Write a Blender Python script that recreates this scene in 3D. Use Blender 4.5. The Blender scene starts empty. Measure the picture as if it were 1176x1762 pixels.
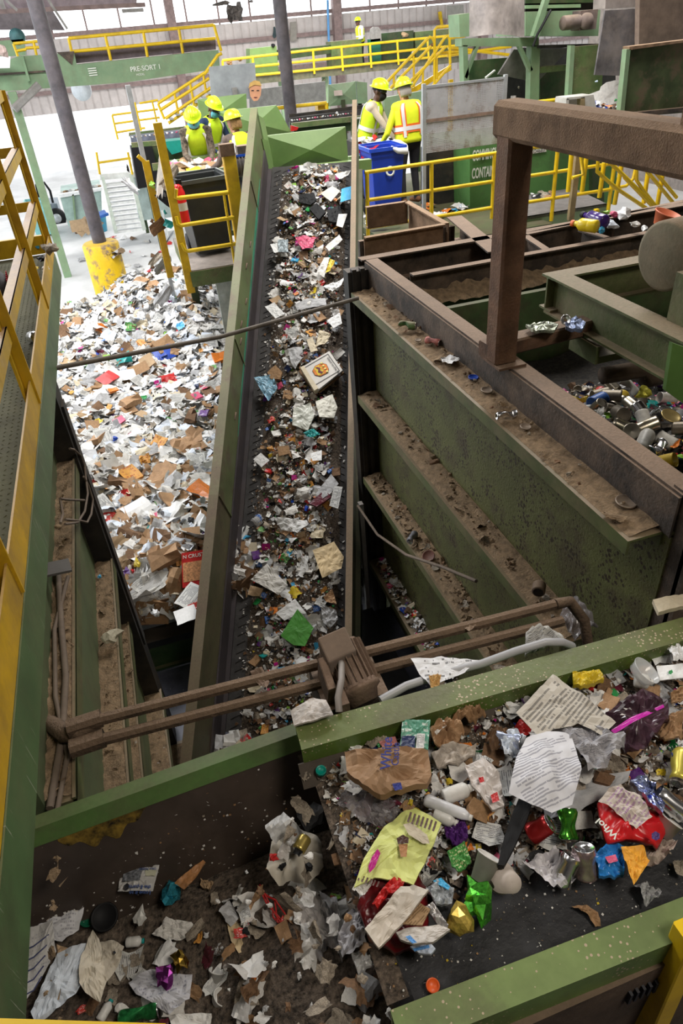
import bpy, bmesh, math, random
import numpy as np
from mathutils import Vector, Matrix
random.seed(7); RS = np.random.RandomState(11)
SC = bpy.context.scene
COL = SC.collection
# ---------------------------------------------------------------- camera
# world axes: X = east along the cross conveyors, Y = north away from the camera, Z up, metres, floor at 0
FPX = 1175.0; IW, IH = 1176, 1762
PITCH = math.radians(35.742); ROLL = math.radians(5.166); YAW = math.radians(15)
EYE = np.array([0, 0, 5.0])
_F = np.array([0, math.cos(PITCH), -math.sin(PITCH)]); _U = np.array([0, math.sin(PITCH), math.cos(PITCH)]); _R = np.array([1., 0, 0])
_Rt = math.cos(ROLL)*_R - math.sin(ROLL)*_U; _Ut = math.sin(ROLL)*_R + math.cos(ROLL)*_U
_M = np.array([[math.cos(YAW), math.sin(YAW), 0], [-math.sin(YAW), math.cos(YAW), 0], [0, 0, 1]])
CR, CU, CF = _M @ _Rt, _M @ _Ut, _M @ _F
cam = bpy.data.cameras.new('camera'); camo = bpy.data.objects.new('camera', cam); COL.objects.link(camo)
cam.sensor_fit = 'VERTICAL'; cam.sensor_height = 36.0; cam.lens = 36.0*FPX/IH; cam.clip_start = .05; cam.clip_end = 300
camo.matrix_world = Matrix(((CR[0], CU[0], -CF[0], EYE[0]), (CR[1], CU[1], -CF[1], EYE[1]), (CR[2], CU[2], -CF[2], EYE[2]), (0, 0, 0, 1)))
SC.camera = camo
SC.view_settings.view_transform = 'Standard'; SC.view_settings.look = 'None'
SC.view_settings.gamma = 1; SC.view_settings.exposure = 0.25
try: SC.view_settings.use_curve_mapping = False
except Exception: pass
SC.cycles.use_denoising = True
SC.cycles.max_bounces = 5; SC.cycles.diffuse_bounces = 3; SC.cycles.transparent_max_bounces = 6
SC.cycles.sample_clamp_indirect = 6; SC.cycles.caustics_reflective = False; SC.cycles.caustics_refractive = False
# ---------------------------------------------------------------- light
W = bpy.data.worlds.new('sky'); SC.world = W; W.use_nodes = True
bg = W.node_tree.nodes['Background']; bg.inputs[0].default_value = (0.93, .97, 1.0, 1); bg.inputs[1].default_value = 3.0
def area_light(name, loc, size, power, color=(1, .95, .88), rot=(0, 0, 0)):
    l = bpy.data.lights.new(name, 'AREA'); l.shape = 'RECTANGLE'; l.size, l.size_y = size; l.energy = power; l.color = color
    o = bpy.data.objects.new(name, l); COL.objects.link(o); o.location = loc; o.rotation_euler = rot
    return o
area_light('overhead_fill_near', (2.2, -1.2, 8.4), (1.5, 1.5), 160, (1, .91, .78))  # these overhead area lights are unseen additions standing in for skylights and high-bay lamps
area_light('overhead_fill_left', (-2.5, 2.5, 8.6), (1.6, 1.6), 55, (1, .94, .88))
area_light('overhead_fill_middle', (4.5, 8.5, 8.8), (3, 3), 520, (1, .97, .92))
area_light('overhead_fill_right', (9.5, 12.0, 8.8), (3, 3), 420, (1, .97, .92))
area_light('overhead_fill_pile', (-1.5, 12.0, 8.8), (4, 4), 900, (1, 1, 1))
area_light('overhead_fill_far', (8, 29, 8.8), (8, 5), 1900, (1, .98, .95))
# ---------------------------------------------------------------- measuring helpers
def ray(x, y): return (x-588)/FPX*CR - (y-881)/FPX*CU + CF
def Q(x, y, z=None, n=None, e=None, d=None):
    v = ray(x, y)
    if z is not None: t = (z-EYE[2])/v[2]
    elif n is not None: t = n/v[1]
    elif e is not None: t = e/v[0]
    else: t = d
    return EYE + v*t
def nrm(v): v = np.array(v, float); return v/(np.linalg.norm(v)+1e-12)
# ---------------------------------------------------------------- materials
MATS = {}
def _n(nt, t, **k):
    nd = nt.nodes.new(t)
    for a, b in k.items():
        if isinstance(b, (int, float, tuple)) and a in nd.inputs: nd.inputs[a].default_value = b
        else: setattr(nd, a, b)
    return nd
def mth(nt, op, a, b=None, c=None):
    nd = nt.nodes.new('ShaderNodeMath'); nd.operation = op
    for i, v in enumerate((a, b, c)):
        if v is None: continue
        if isinstance(v, (int, float)): nd.inputs[i].default_value = v
        else: nt.links.new(v, nd.inputs[i])
    return nd.outputs[0]
def mixc(nt, f, a, b):
    nd = nt.nodes.new('ShaderNodeMix'); nd.data_type = 'RGBA'
    for s, v in ((nd.inputs[0], f), (nd.inputs[6], a), (nd.inputs[7], b)):
        if isinstance(v, (int, float)): s.default_value = v
        elif isinstance(v, tuple): s.default_value = (*v, 1) if len(v) == 3 else v
        else: nt.links.new(v, s)
    return nd.outputs[2]
def ramp(nt, src, lo, hi):
    nd = nt.nodes.new('ShaderNodeMapRange'); nd.inputs[1].default_value = lo; nd.inputs[2].default_value = hi
    nt.links.new(src, nd.inputs[0]); return nd.outputs[0]
def noise(nt, scale, detail=3, rough=.6, vec=None):
    nd = nt.nodes.new('ShaderNodeTexNoise'); nd.inputs['Scale'].default_value = scale; nd.inputs['Detail'].default_value = detail
    nd.inputs['Roughness'].default_value = rough
    if vec is not None: nt.links.new(vec, nd.inputs['Vector'])
    return nd.outputs[0]
DUST = (.235, .165, .105)
def mat(name, col, rough=.6, metal=0, var=.12, vs=6, bump=0, bs=40, dust=0, dustcol=DUST, specks=0, speckcol=(.5, .42, .33), spsc=90,
        alpha=1, trans=0, emit=0, lines=None, stain=0, staincol=(.05, .035, .025), ior=1.45, backcol=None, coat=0, scratch=0, ridx=0):
    if name in MATS: return MATS[name]
    m = bpy.data.materials.new(name); m.use_nodes = True; nt = m.node_tree
    b = nt.nodes['Principled BSDF']
    b.inputs['Roughness'].default_value = rough; b.inputs['Metallic'].default_value = metal
    b.inputs['Alpha'].default_value = alpha; b.inputs['IOR'].default_value = ior
    if trans: b.inputs['Transmission Weight'].default_value = trans
    if coat: b.inputs['Coat Weight'].default_value = coat
    tc = nt.nodes.new('ShaderNodeTexCoord'); obj = tc.outputs['Object']
    gp = nt.nodes.new('ShaderNodeNewGeometry')
    c = tuple(col)
    if var:
        dark = tuple(max(0, x*(1-var*1.6)) for x in col); lite = tuple(min(1, x*(1+var)) for x in col)
        c = mixc(nt, ramp(nt, noise(nt, vs, 4, .65, obj), .3, .7), dark, lite)
    if lines:      # printed text lines on the UV of a sheet
        rows, ink, dens = lines
        uv = nt.nodes.new('ShaderNodeSeparateXYZ'); nt.links.new(tc.outputs['UV'], uv.inputs[0])
        u, v = uv.outputs[0], uv.outputs[1]
        vr = mth(nt, 'MULTIPLY', v, float(rows)); fl = mth(nt, 'FLOOR', vr); fr = mth(nt, 'FRACT', vr)
        cv = nt.nodes.new('ShaderNodeCombineXYZ'); nt.links.new(mth(nt, 'MULTIPLY', u, rows*1.6), cv.inputs[0]); nt.links.new(mth(nt, 'MULTIPLY', fl, 7.31), cv.inputs[1])
        w = mth(nt, 'GREATER_THAN', noise(nt, 1.0, 2, .8, cv.outputs[0]), 1-dens)
        cv2 = nt.nodes.new('ShaderNodeCombineXYZ'); nt.links.new(mth(nt, 'MULTIPLY', u, 1.5), cv2.inputs[0]); nt.links.new(mth(nt, 'MULTIPLY', fl, .33), cv2.inputs[1])
        blk = mth(nt, 'GREATER_THAN', noise(nt, 1.3, 1, .5, cv2.outputs[0]), .42)
        ln = mth(nt, 'MULTIPLY', mth(nt, 'MULTIPLY', mth(nt, 'LESS_THAN', fr, .5), w), blk)
        mu = mth(nt, 'MULTIPLY', mth(nt, 'GREATER_THAN', u, .1), mth(nt, 'LESS_THAN', u, .9))
        mv = mth(nt, 'MULTIPLY', mth(nt, 'GREATER_THAN', v, .08), mth(nt, 'LESS_THAN', v, .92))
        c = mixc(nt, mth(nt, 'MULTIPLY', mth(nt, 'MULTIPLY', ln, mth(nt, 'MULTIPLY', mu, mv)), .75), c, ink)
    if stain:
        c = mixc(nt, mth(nt, 'MULTIPLY', ramp(nt, noise(nt, 3.1, 6, .7, obj), .5, .62), stain), c, staincol)
    if scratch:
        vm = nt.nodes.new('ShaderNodeMapping'); vm.inputs['Scale'].default_value = (3, 60, 3); nt.links.new(obj, vm.inputs[0])
        c = mixc(nt, mth(nt, 'MULTIPLY', ramp(nt, noise(nt, 2, 3, .6, vm.outputs[0]), .66, .7), scratch), c, (.5, .5, .42))
    if dust:
        sp = nt.nodes.new('ShaderNodeSeparateXYZ'); nt.links.new(gp.outputs['Normal'], sp.inputs[0])
        up = ramp(nt, sp.outputs[2], .2, .85)
        nz = ramp(nt, noise(nt, 4, 5, .7, obj), .25, .6)
        side = mth(nt, 'MULTIPLY', ramp(nt, noise(nt, 2.3, 5, .75, obj), .42, .68), .55*dust)
        f = mth(nt, 'MAXIMUM', mth(nt, 'MULTIPLY', mth(nt, 'MULTIPLY', up, dust), mth(nt, 'ADD', mth(nt, 'MULTIPLY', nz, .35), .65)), side)
        dc = mixc(nt, noise(nt, 60, 2, .6, obj), tuple(x*.72 for x in dustcol), tuple(x*1.35 for x in dustcol))
        c = mixc(nt, f, c, dc)
    if specks:
        vo = nt.nodes.new('ShaderNodeTexVoronoi'); vo.inputs['Scale'].default_value = spsc; nt.links.new(obj, vo.inputs['Vector'])
        spk = mth(nt, 'LESS_THAN', vo.outputs['Distance'], mth(nt, 'MULTIPLY', ramp(nt, noise(nt, 5, 3, .6, obj), .32, .62), specks))
        c = mixc(nt, spk, c, speckcol)
    if backcol: c = mixc(nt, gp.outputs['Backfacing'], c, backcol)
    if isinstance(c, tuple): b.inputs['Base Color'].default_value = (*c, 1)
    else: nt.links.new(c, b.inputs['Base Color'])
    if emit: b.inputs['Emission Color'].default_value = (*col, 1); b.inputs['Emission Strength'].default_value = emit
    if bump:
        bn = nt.nodes.new('ShaderNodeBump'); bn.inputs['Strength'].default_value = min(1, bump); bn.inputs['Distance'].default_value = .01
        nt.links.new(noise(nt, bs, 4, .6, obj), bn.inputs['Height']); nt.links.new(bn.outputs[0], b.inputs['Normal'])
    MATS[name] = m; return m
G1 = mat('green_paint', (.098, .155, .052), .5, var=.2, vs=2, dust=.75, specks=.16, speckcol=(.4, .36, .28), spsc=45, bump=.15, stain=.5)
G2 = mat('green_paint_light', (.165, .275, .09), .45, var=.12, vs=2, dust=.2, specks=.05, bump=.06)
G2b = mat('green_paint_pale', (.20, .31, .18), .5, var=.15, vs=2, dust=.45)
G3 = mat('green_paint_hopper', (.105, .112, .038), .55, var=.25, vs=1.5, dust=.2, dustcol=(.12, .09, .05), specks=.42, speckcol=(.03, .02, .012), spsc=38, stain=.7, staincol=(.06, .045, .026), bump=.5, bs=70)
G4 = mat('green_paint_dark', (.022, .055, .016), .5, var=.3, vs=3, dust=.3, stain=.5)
G5 = mat('green_rail_paint', (.11, .19, .03), .4, var=.2, vs=5, dust=.62, dustcol=(.15, .14, .07), specks=.27, speckcol=(.48, .38, .27), spsc=70, stain=.5, bump=.1)
G6 = mat('green_channel_scuffed', (.055, .19, .03), .4, var=.3, vs=3, dust=.62, dustcol=(.135, .115, .07), stain=.4)
YP = mat('yellow_paint', (.62, .38, .012), .45, var=.12, vs=5, dust=.3, dustcol=(.3, .2, .1), stain=.35, staincol=(.2, .1, .02))
YB = mat('yellow_rail_paint', (.75, .5, .01), .4, var=.08, vs=4, stain=.3, staincol=(.3, .16, .03))
DB = mat('dust_caked_steel', (.22, .135, .080), .95, var=.25, vs=9, bump=1, bs=120, dust=.9, dustcol=(.38, .255, .165))
DS = mat('dark_dusty_steel', (.052, .042, .036), .8, var=.4, vs=7, bump=.5, bs=60, dust=.95, dustcol=(.24, .165, .115), stain=.5)
BS = mat('black_steel', (.012, .011, .010), .6, var=.4, vs=5, dust=.25)
RU = mat('rust_brown_steel', (.115, .058, .034), .75, var=.35, vs=6, dust=.85, dustcol=(.22, .15, .1), bump=.5, bs=90)
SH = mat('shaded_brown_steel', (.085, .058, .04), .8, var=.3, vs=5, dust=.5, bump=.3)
DT = mat('loose_dust', (.26, .18, .108), 1, var=.3, vs=25, bump=1, bs=90)
GV = mat('galvanised_steel', (.46, .48, .5), .45, metal=.4, var=.12, vs=8, dust=.15)
ST = mat('grey_steel', (.3, .29, .28), .5, metal=.3, var=.2, dust=.3)
BELT = mat('black_belt_rubber', (.022, .022, .025), .55, var=.3, vs=9, bump=.3, bs=50, specks=.1, speckcol=(.25, .2, .15), spsc=120)
BELT2 = mat('grey_belt_rubber', (.04, .037, .036), .75, var=.3, vs=9, bump=.4, bs=40, specks=.08, speckcol=(.3, .27, .22), spsc=60)
CONC = mat('dusty_concrete', (.62, .62, .62), .85, var=.12, vs=.8, bump=.1)
PITF = mat('dark_pit_floor', (.085, .09, .125), .5, var=.4, vs=3, specks=.12, speckcol=(.5, .5, .5), spsc=12)
WHT = mat('white_letter_paint', (.72, .74, .68), .6, var=.05)
BLK = mat('black_ink', (.02, .02, .025), .6, var=0)
# ---------------------------------------------------------------- objects
def tag(o, label=None, cat=None, group=None, kind=None):
    if label: o['label'] = label
    if cat: o['category'] = cat
    if group: o['group'] = group
    if kind: o['kind'] = kind
    return o
def thing(name, label, cat, loc=(0, 0, 0), rz=0, group=None):
    o = bpy.data.objects.new(name, None); COL.objects.link(o); o.location = Vector([float(a) for a in loc]); o.rotation_euler = (0, 0, rz)
    o.empty_display_size = .1
    return tag(o, label, cat, group)
class MB:
    def __init__(s): s.v = []; s.f = []; s.m = []; s.uv = {}; s.sm = []
    def add(s, vs, fs, mi=0, smooth=False, uvs=None):
        b = len(s.v); s.v += [tuple(map(float, p)) for p in vs]
        for k, f in enumerate(fs):
            if uvs is not None: s.uv[len(s.f)] = [uvs[i] for i in f]
            s.f.append([b+i for i in f]); s.m.append(mi); s.sm.append(smooth)
        return s
    def box(s, lo, hi, mi=0):
        x0, y0, z0 = lo; x1, y1, z1 = hi
        return s.add([(x0, y0, z0), (x1, y0, z0), (x1, y1, z0), (x0, y1, z0), (x0, y0, z1), (x1, y0, z1), (x1, y1, z1), (x0, y1, z1)],
                     [(0, 3, 2, 1), (4, 5, 6, 7), (0, 1, 5, 4), (1, 2, 6, 5), (2, 3, 7, 6), (3, 0, 4, 7)], mi)
    def bar(s, a, b, w, h, up=(0, 0, 1), mi=0, bev=0):
        a, b = np.array(a, float), np.array(b, float); d = nrm(b-a); u = np.array(up, float)
        if abs(d@nrm(u)) > .98: u = np.array([0, 1., 0])
        r = nrm(np.cross(d, u)); u = nrm(np.cross(r, d)); w /= 2; h /= 2
        c = bev if bev else 0
        if c: sec = [(-w+c, -h), (w-c, -h), (w, -h+c), (w, h-c), (w-c, h), (-w+c, h), (-w, h-c), (-w, -h+c)]
        else: sec = [(-w, -h), (w, -h), (w, h), (-w, h)]
        n = len(sec)
        vs = [a+r*x+u*y for x, y in sec]+[b+r*x+u*y for x, y in sec]
        fs = [(i, (i+1) % n, n+(i+1) % n, n+i) for i in range(n)]+[tuple(range(n))[::-1], tuple(range(n, 2*n))]
        return s.add(vs, fs, mi)
    def tube(s, pts, r, seg=10, mi=0, caps=True):
        P = [np.array(p, float) for p in pts]; n = len(P); rr = r if isinstance(r, (list, tuple)) else [r]*n
        vs = []; t0 = nrm(P[1]-P[0]); u = nrm(np.cross(t0, (0, 0, 1) if abs(t0[2]) < .95 else (1, 0, 0)))
        for i in range(n):
            t = nrm(P[min(i+1, n-1)]-P[max(i-1, 0)]); u = nrm(u-t*(u@t)); w = np.cross(t, u)
            for k in range(seg):
                a = 2*math.pi*k/seg; vs.append(P[i]+rr[i]*(math.cos(a)*u+math.sin(a)*w))
        fs = [(i*seg+k, i*seg+(k+1) % seg, (i+1)*seg+(k+1) % seg, (i+1)*seg+k) for i in range(n-1) for k in range(seg)]
        s.add(vs, fs, mi, True)
        if caps: s.add(vs[:seg], [tuple(range(seg))[::-1]], mi); s.add(vs[-seg:], [tuple(range(seg))], mi)
        return s
    def lathe(s, prof, base=(0, 0, 0), axis=(0, 0, 1), seg=20, mi=0, smooth=True):   # prof: (radius, along)
        ax = nrm(axis); u = nrm(np.cross(ax, (0, 0, 1) if abs(ax[2]) < .95 else (1, 0, 0))); w = np.cross(ax, u); b = np.array(base, float)
        vs = [b+ax*h+r*(math.cos(2*math.pi*k/seg)*u+math.sin(2*math.pi*k/seg)*w) for r, h in prof for k in range(seg)]
        fs = [(i*seg+k, i*seg+(k+1) % seg, (i+1)*seg+(k+1) % seg, (i+1)*seg+k) for i in range(len(prof)-1) for k in range(seg)]
        return s.add(vs, fs, mi, smooth)
    def prism(s, pts, vec, mi=0):       # planar polygon pts swept by vec
        P = [np.array(p, float) for p in pts]; v = np.array(vec, float); n = len(P)
        nn = np.zeros(3)
        for i in range(n): nn += np.cross(P[i], P[(i+1) % n])
        if nn@v > 0: P = P[::-1]
        return s.add(P+[p+v for p in P], [tuple(range(n)), tuple(range(n, 2*n))[::-1]]+[(i, n+i, n+(i+1) % n, (i+1) % n) for i in range(n)], mi)
    def build(s, name, mats, parent=None, local=False, bevel=0):
        me = bpy.data.meshes.new(name)
        vs = s.v
        if parent is not None and not local:
            L = parent['_w'] if '_w' in parent else parent.matrix_basis.translation
            p = parent; T = Vector((0, 0, 0))
            while p is not None: T = T+p.location; p = p.parent
            vs = [(x-T[0], y-T[1], z-T[2]) for x, y, z in vs]
        me.from_pydata(vs, [], s.f)
        ms = mats if isinstance(mats, (list, tuple)) else [mats]
        for m in ms: me.materials.append(m)
        me.polygons.foreach_set('material_index', s.m); me.polygons.foreach_set('use_smooth', s.sm)
        if s.uv:
            uvl = me.uv_layers.new(name='UVMap').data
            for fi, u in s.uv.items():
                for k, li in enumerate(me.polygons[fi].loop_indices): uvl[li].uv = u[k]
        me.update()
        o = bpy.data.objects.new(name, me); COL.objects.link(o)
        if parent is not None: o.parent = parent
        if bevel:
            md = o.modifiers.new('bevel', 'BEVEL'); md.width = bevel; md.segments = 2; md.limit_method = 'ANGLE'
        return o
def struct(o): o['kind'] = 'structure'; return o
def lettering(parent, txt, org, ux, uy, size, m, name='lettering', ext=.001, world=True, align='LEFT', bold=0):
    cu = bpy.data.curves.new('t', 'FONT'); cu.body = txt; cu.size = 1; cu.extrude = 0; cu.align_x = align; cu.offset = bold
    to = bpy.data.objects.new('t', cu); COL.objects.link(to)
    dg = bpy.context.evaluated_depsgraph_get(); me = bpy.data.meshes.new_from_object(to.evaluated_get(dg))
    bpy.data.objects.remove(to); ux, uy = np.array(ux, float), np.array(uy, float); nn = nrm(np.cross(ux, uy))
    V = [np.array(org)+(v.co.x*ux+v.co.y*uy)*size+nn*ext for v in me.vertices]; F = [tuple(p.vertices) for p in me.polygons]
    b = MB(); b.add(V, F); b.add([v-nn*ext*.8 for v in V], [f[::-1] for f in F]); return b.build(name, m, parent, local=not world)
# ================================================================ the hall
b = MB(); b.box((-60, 5.15, -.3), (60, 75, 0)); struct(b.build('floor', CONC))
b = MB(); b.box((-30, -8, -.6), (30, 5.02, -.12)); struct(b.build('floor_pit', PITF))
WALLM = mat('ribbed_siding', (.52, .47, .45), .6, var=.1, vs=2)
def ribbed(b, x0, x1, y, z0, z1, pitch=.3, mi=0):
    x = x0
    while x < x1:
        b.box((x, y, z0), (min(x+pitch*.8, x1), y+.05, z1), mi); b.box((x+pitch*.8, y+.03, z0), (min(x+pitch, x1), y+.07, z1), mi); x += pitch
NB = 40.0
b = MB()
zw0, zw1 = 2.33, 5.2
ribbed(b, -5.7, 35, NB, zw0, zw1, .4); ribbed(b, 4.5, 35, NB, 0, zw0, .4)
struct(b.build('wall_back', WALLM))
PUR = mat('purlin_steel', (.24, .17, .16), .7, var=.2)
b = MB()
for z in (3.1, 4.4, 5.25): b.box((-5.7, NB-.16, z), (35, NB-.01, z+.17))
for x in (-5.8, 4.4, 12.5, 20.6, 28.7): b.box((x, NB-.4, 0), (x+.4, NB-.01, 8))
x = -5.4
while x < 34: b.box((x, NB-.06, 5.2), (x+.08, NB, 8)); x += 1.53
struct(b.build('trim_1', PUR))
b = MB(); b.box((-60, 34, 5.55), (-6, 40, 5.8)); struct(b.build('ceiling_canopy', mat('roof_sheet', (.2, .17, .18), .7, var=.2)))
b = MB(); b.box((-9, -8, 9.6), (35, 40.4, 9.8)); struct(b.build('ceiling', mat('roof_underside', (.3, .29, .28), .8)))
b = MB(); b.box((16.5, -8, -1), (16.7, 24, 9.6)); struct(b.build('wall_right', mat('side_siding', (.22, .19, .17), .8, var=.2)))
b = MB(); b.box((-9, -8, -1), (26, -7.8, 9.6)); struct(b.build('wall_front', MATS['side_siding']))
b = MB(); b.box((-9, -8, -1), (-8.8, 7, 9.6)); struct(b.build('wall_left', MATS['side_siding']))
# roof edge truss of the lean-to, upper left
t = thing('roof_truss', 'grey steel roof truss with sheet metal eave at upper left corner of hall', 'roof truss', (-5, 22, 5))
b = MB(); p0, p1 = Q(-40, 22, n=22), Q(250, 8, n=22); b.bar(p0, p1, .09, .09); b.build('chord', PUR, t)
b = MB(); b.prism([Q(-40, 22, n=23), Q(88, 14, n=23), Q(112, 52, n=23), Q(-40, 51, n=23)], (0, .25, 0)); b.build('eave_sheet', MATS['roof_sheet'], t)
b = MB(); b.prism([Q(-40, -14, n=23.3), Q(240, -24, n=23.3), Q(235, 6, n=23.3), Q(-40, 20, n=23.3)], (0, .2, 0)); b.build('purlin_sheet', mat('mauve_roof_sheet', (.33, .26, .28), .7, var=.2), t)
for a_, c_ in (((10, 0), (30, 18)), ((80, -5), (116, 50)), ((0, -4), (8, 20))):
    b = MB(); b.bar(Q(*a_, n=22), Q(*c_, n=22), .1, .06); b.build('diagonal', ST, t)
# steel columns
COLM = mat('dark_column_paint', (.085, .075, .085), .6, var=.3, vs=4, dust=.2)
t = thing('steel_column', 'leaning-looking round dark steel column rising from yellow concrete-filled base', 'column', Q(178, 440, n=17.05))
p = Q(178, 440, n=17.05)
b = MB(); b.lathe([(.15, -.1), (.15, 6)], (p[0], p[1], p[2]-.1), seg=18); b.build('shaft', COLM, t)
bx, by = Q(195, 480, n=17.05)[:2]
YBM = mat('chipped_yellow_bollard', (.75, .48, .0), .6, var=.1, stain=1, staincol=(.2, .14, .09), vs=4, bump=.3, dust=.4)
b = MB(); b.lathe([(.40, -.02), (.40, 1.28), (.36, 1.32), (.0, 1.33)], (p[0], p[1], .0), seg=28); b.build('bollard', YBM, t)
p = Q(500, 190, n=17.5)
b = MB(); b.lathe([(.14, 0), (.14, 7)], (p[0], p[1], 0), seg=18)
tag(b.build('steel_column', COLM), 'dusty dark steel column behind the sorting line, middle of the hall', 'column')
# ================================================================ hopper / bunker on the right
t = thing('can_bunker', 'dusty green steel bunker with ribbed ledges and brown top rails holding the cans', 'bunker', (1.8, 3.4, 0))
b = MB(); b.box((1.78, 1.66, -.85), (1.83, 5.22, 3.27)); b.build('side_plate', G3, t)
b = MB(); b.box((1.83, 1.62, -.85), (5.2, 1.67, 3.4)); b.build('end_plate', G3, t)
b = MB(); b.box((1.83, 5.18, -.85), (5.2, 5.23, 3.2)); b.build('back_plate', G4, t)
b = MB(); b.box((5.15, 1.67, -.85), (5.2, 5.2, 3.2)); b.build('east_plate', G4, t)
b = MB(); b.box((1.83, 4.42, 1.2), (4.9, 4.47, 3.25)); b.box((3.3, 4.41, 1.2), (3.33, 4.42, 3.25)); b.build('divider_plate', mat('green_paint_inner', (.055, .1, .035), .5, var=.25, vs=3, dust=.35, stain=.5), t)
for k, (z, n1) in enumerate(((3.25, 1.70), (2.36, 2.0), (1.52, 2.2), (.5, 2.6), (-.4, 3.2))):
    b = MB(); b.box((1.61, n1, z-.012), (1.79, 5.12, z)); b.box((1.61, n1, z-.07), (1.622, 5.12, z-.012)); b.box((1.77, n1, z-.07), (1.79, 5.12, z-.012))
    o = b.build('ledge', mat('green_ledge_paint', (.095, .115, .042), .55, var=.2, vs=3, dust=.85, stain=.5), t)
    if k < 3:
        d = MB(); rs = np.random.RandomState(k)
        nn = 60; vs = []; fs = []
        for i in range(nn+1):
            y = n1+.02+(5.08-n1)*i/nn
            for j in range(6):
                x = 1.63+.15*j/5; h = (.004+.03*rs.rand()*(j/5)+(.012 if k else 0)) if 0 < j < 5 else .001+.02*(j == 5)
                vs.append((x, y, z+h))
        for i in range(nn):
            for j in range(5): a = i*6+j; fs.append((a, a+1, a+7, a+6))
        d.add(vs, fs, 0, True); d.build('dust_layer', DT, o)
# top rails (I sections)
def ibeam(b, a, c, w, h, up=(0, 0, 1), tf=.012, mi=0):
    a, c = np.array(a, float), np.array(c, float); d = nrm(c-a); u = np.array(up, float); r = nrm(np.cross(d, u))
    b.bar(a+u*(h/2-tf/2), c+u*(h/2-tf/2), w, tf, mi=mi); b.bar(a-u*(h/2-tf/2), c-u*(h/2-tf/2), w, tf, mi=mi); b.bar(a, c, tf, h-2*tf, mi=mi)
def cbeam(b, a, c, w, h, mi=0, t=.012):   # box web facing out with flange on top
    a, c = np.array(a, float), np.array(c, float); d = nrm(c-a); r = nrm(np.cross(d, (0, 0, 1.)))
    b.bar(a+np.array([0, 0, -t/2]), c+np.array([0, 0, -t/2]), w, t, mi=mi); b.bar(a-r*(w/2-t/2)-np.array([0, 0, h/2+t/2]), c-r*(w/2-t/2)-np.array([0, 0, h/2+t/2]), t, h-t, mi=mi)
    b.bar(a-np.array([0, 0, h]), c-np.array([0, 0, h]), w, t, mi=mi)
b = MB(); cbeam(b, (1.83, 5.22, 3.45), (1.83, 1.66, 3.45), -.10, .2); b.build('top_rail', DS, t)
b = MB(); cbeam(b, (1.75, 5.28, 3.45), (5.2, 5.28, 3.45), .1, .2); b.build('top_rail', DS, t)
b = MB(); cbeam(b, (1.95, 4.70, 3.45), (5.2, 4.70, 3.45), .07, .19); b.box((1.95, 4.58, 3.25), (5.2, 4.70, 3.262)); b.build('cross_rail', DS, t)
b = MB()
vs = []; fs = []; rs = np.random.RandomState(5)
for i in range(81):
    x = 1.95+3.2*i/80
    for j, yy in enumerate((4.69, 4.65, 4.6, 4.56-.03*rs.rand())): vs.append((x, yy, 3.265+(.06, .04, .02, -.02)[j]*(0.6+.8*rs.rand())))
for i in range(80):
    for j in range(3): a = i*4+j; fs.append((a, a+4, a+5, a+1))
b.add(vs, fs, 0, True); b.build('dust_layer', DT, t)
b = MB(); b.box((1.79, 1.58, -.85), (2.06, 1.72, 3.46)); b.box((1.79, 1.56, 2.0), (1.82, 1.60, 3.44))
for z in (3.35, 3.22, 3.08): b.lathe([(.0, .03), (.018, .025), (.022, 0)], (1.86, 1.58, z), (0, -1, 0), 8); b.lathe([(.0, .03), (.018, .025), (.022, 0)], (1.97, 1.58, z+.02), (0, -1, 0), 8)
b.build('corner_post', DS, t)
b = MB()
for x in (1.63, 1.70, 1.78): b.box((x, 5.12, -.85), (x+.035, 5.17, 3.42))
b.box((1.60, 5.14, -.85), (1.86, 5.26, 3.40)); b.build('far_post', BS, t)
b = MB(); b.box((1.84, 1.8, 2.2), (4.8, 4.4, 2.24)); b.build('inner_floor', DT, t)
# portal frame standing on the rail
t = thing('portal_frame', 'rust brown dust-caked square tube portal frame standing on the bunker rail', 'frame', (1.78, 3.03, 3.46))
b = MB(); b.bar((1.765, 3.035, 3.47), (1.765, 3.035, 4.60), .125, .125, up=(0, 1, 0), bev=.012); b.build('post', mat('rust_post', (.16, .08, .045), .8, var=.3, vs=7, dust=.5, bump=.6, bs=90, stain=.3), t)
b = MB(); b.bar((1.765, 3.12, 4.585), (1.765, .9, 4.585), .135, .15, bev=.02); b.build('beam', DB, t)
b = MB(); b.bar((1.765, 1.93, 4.66), (1.765, 1.93, 5.6), .1, .1, up=(0, 1, 0), bev=.01); b.build('upright', DB, t)
b = MB(); b.bar((1.70, 3.10, 3.505), (2.46, 3.16, 3.505), .11, .085, bev=.01); b.build('foot_beam', RU, t)
b = MB(); b.box((1.70, 2.93, 3.452), (1.86, 3.13, 3.465)); b.build('base_plate', RU, t)
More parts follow.
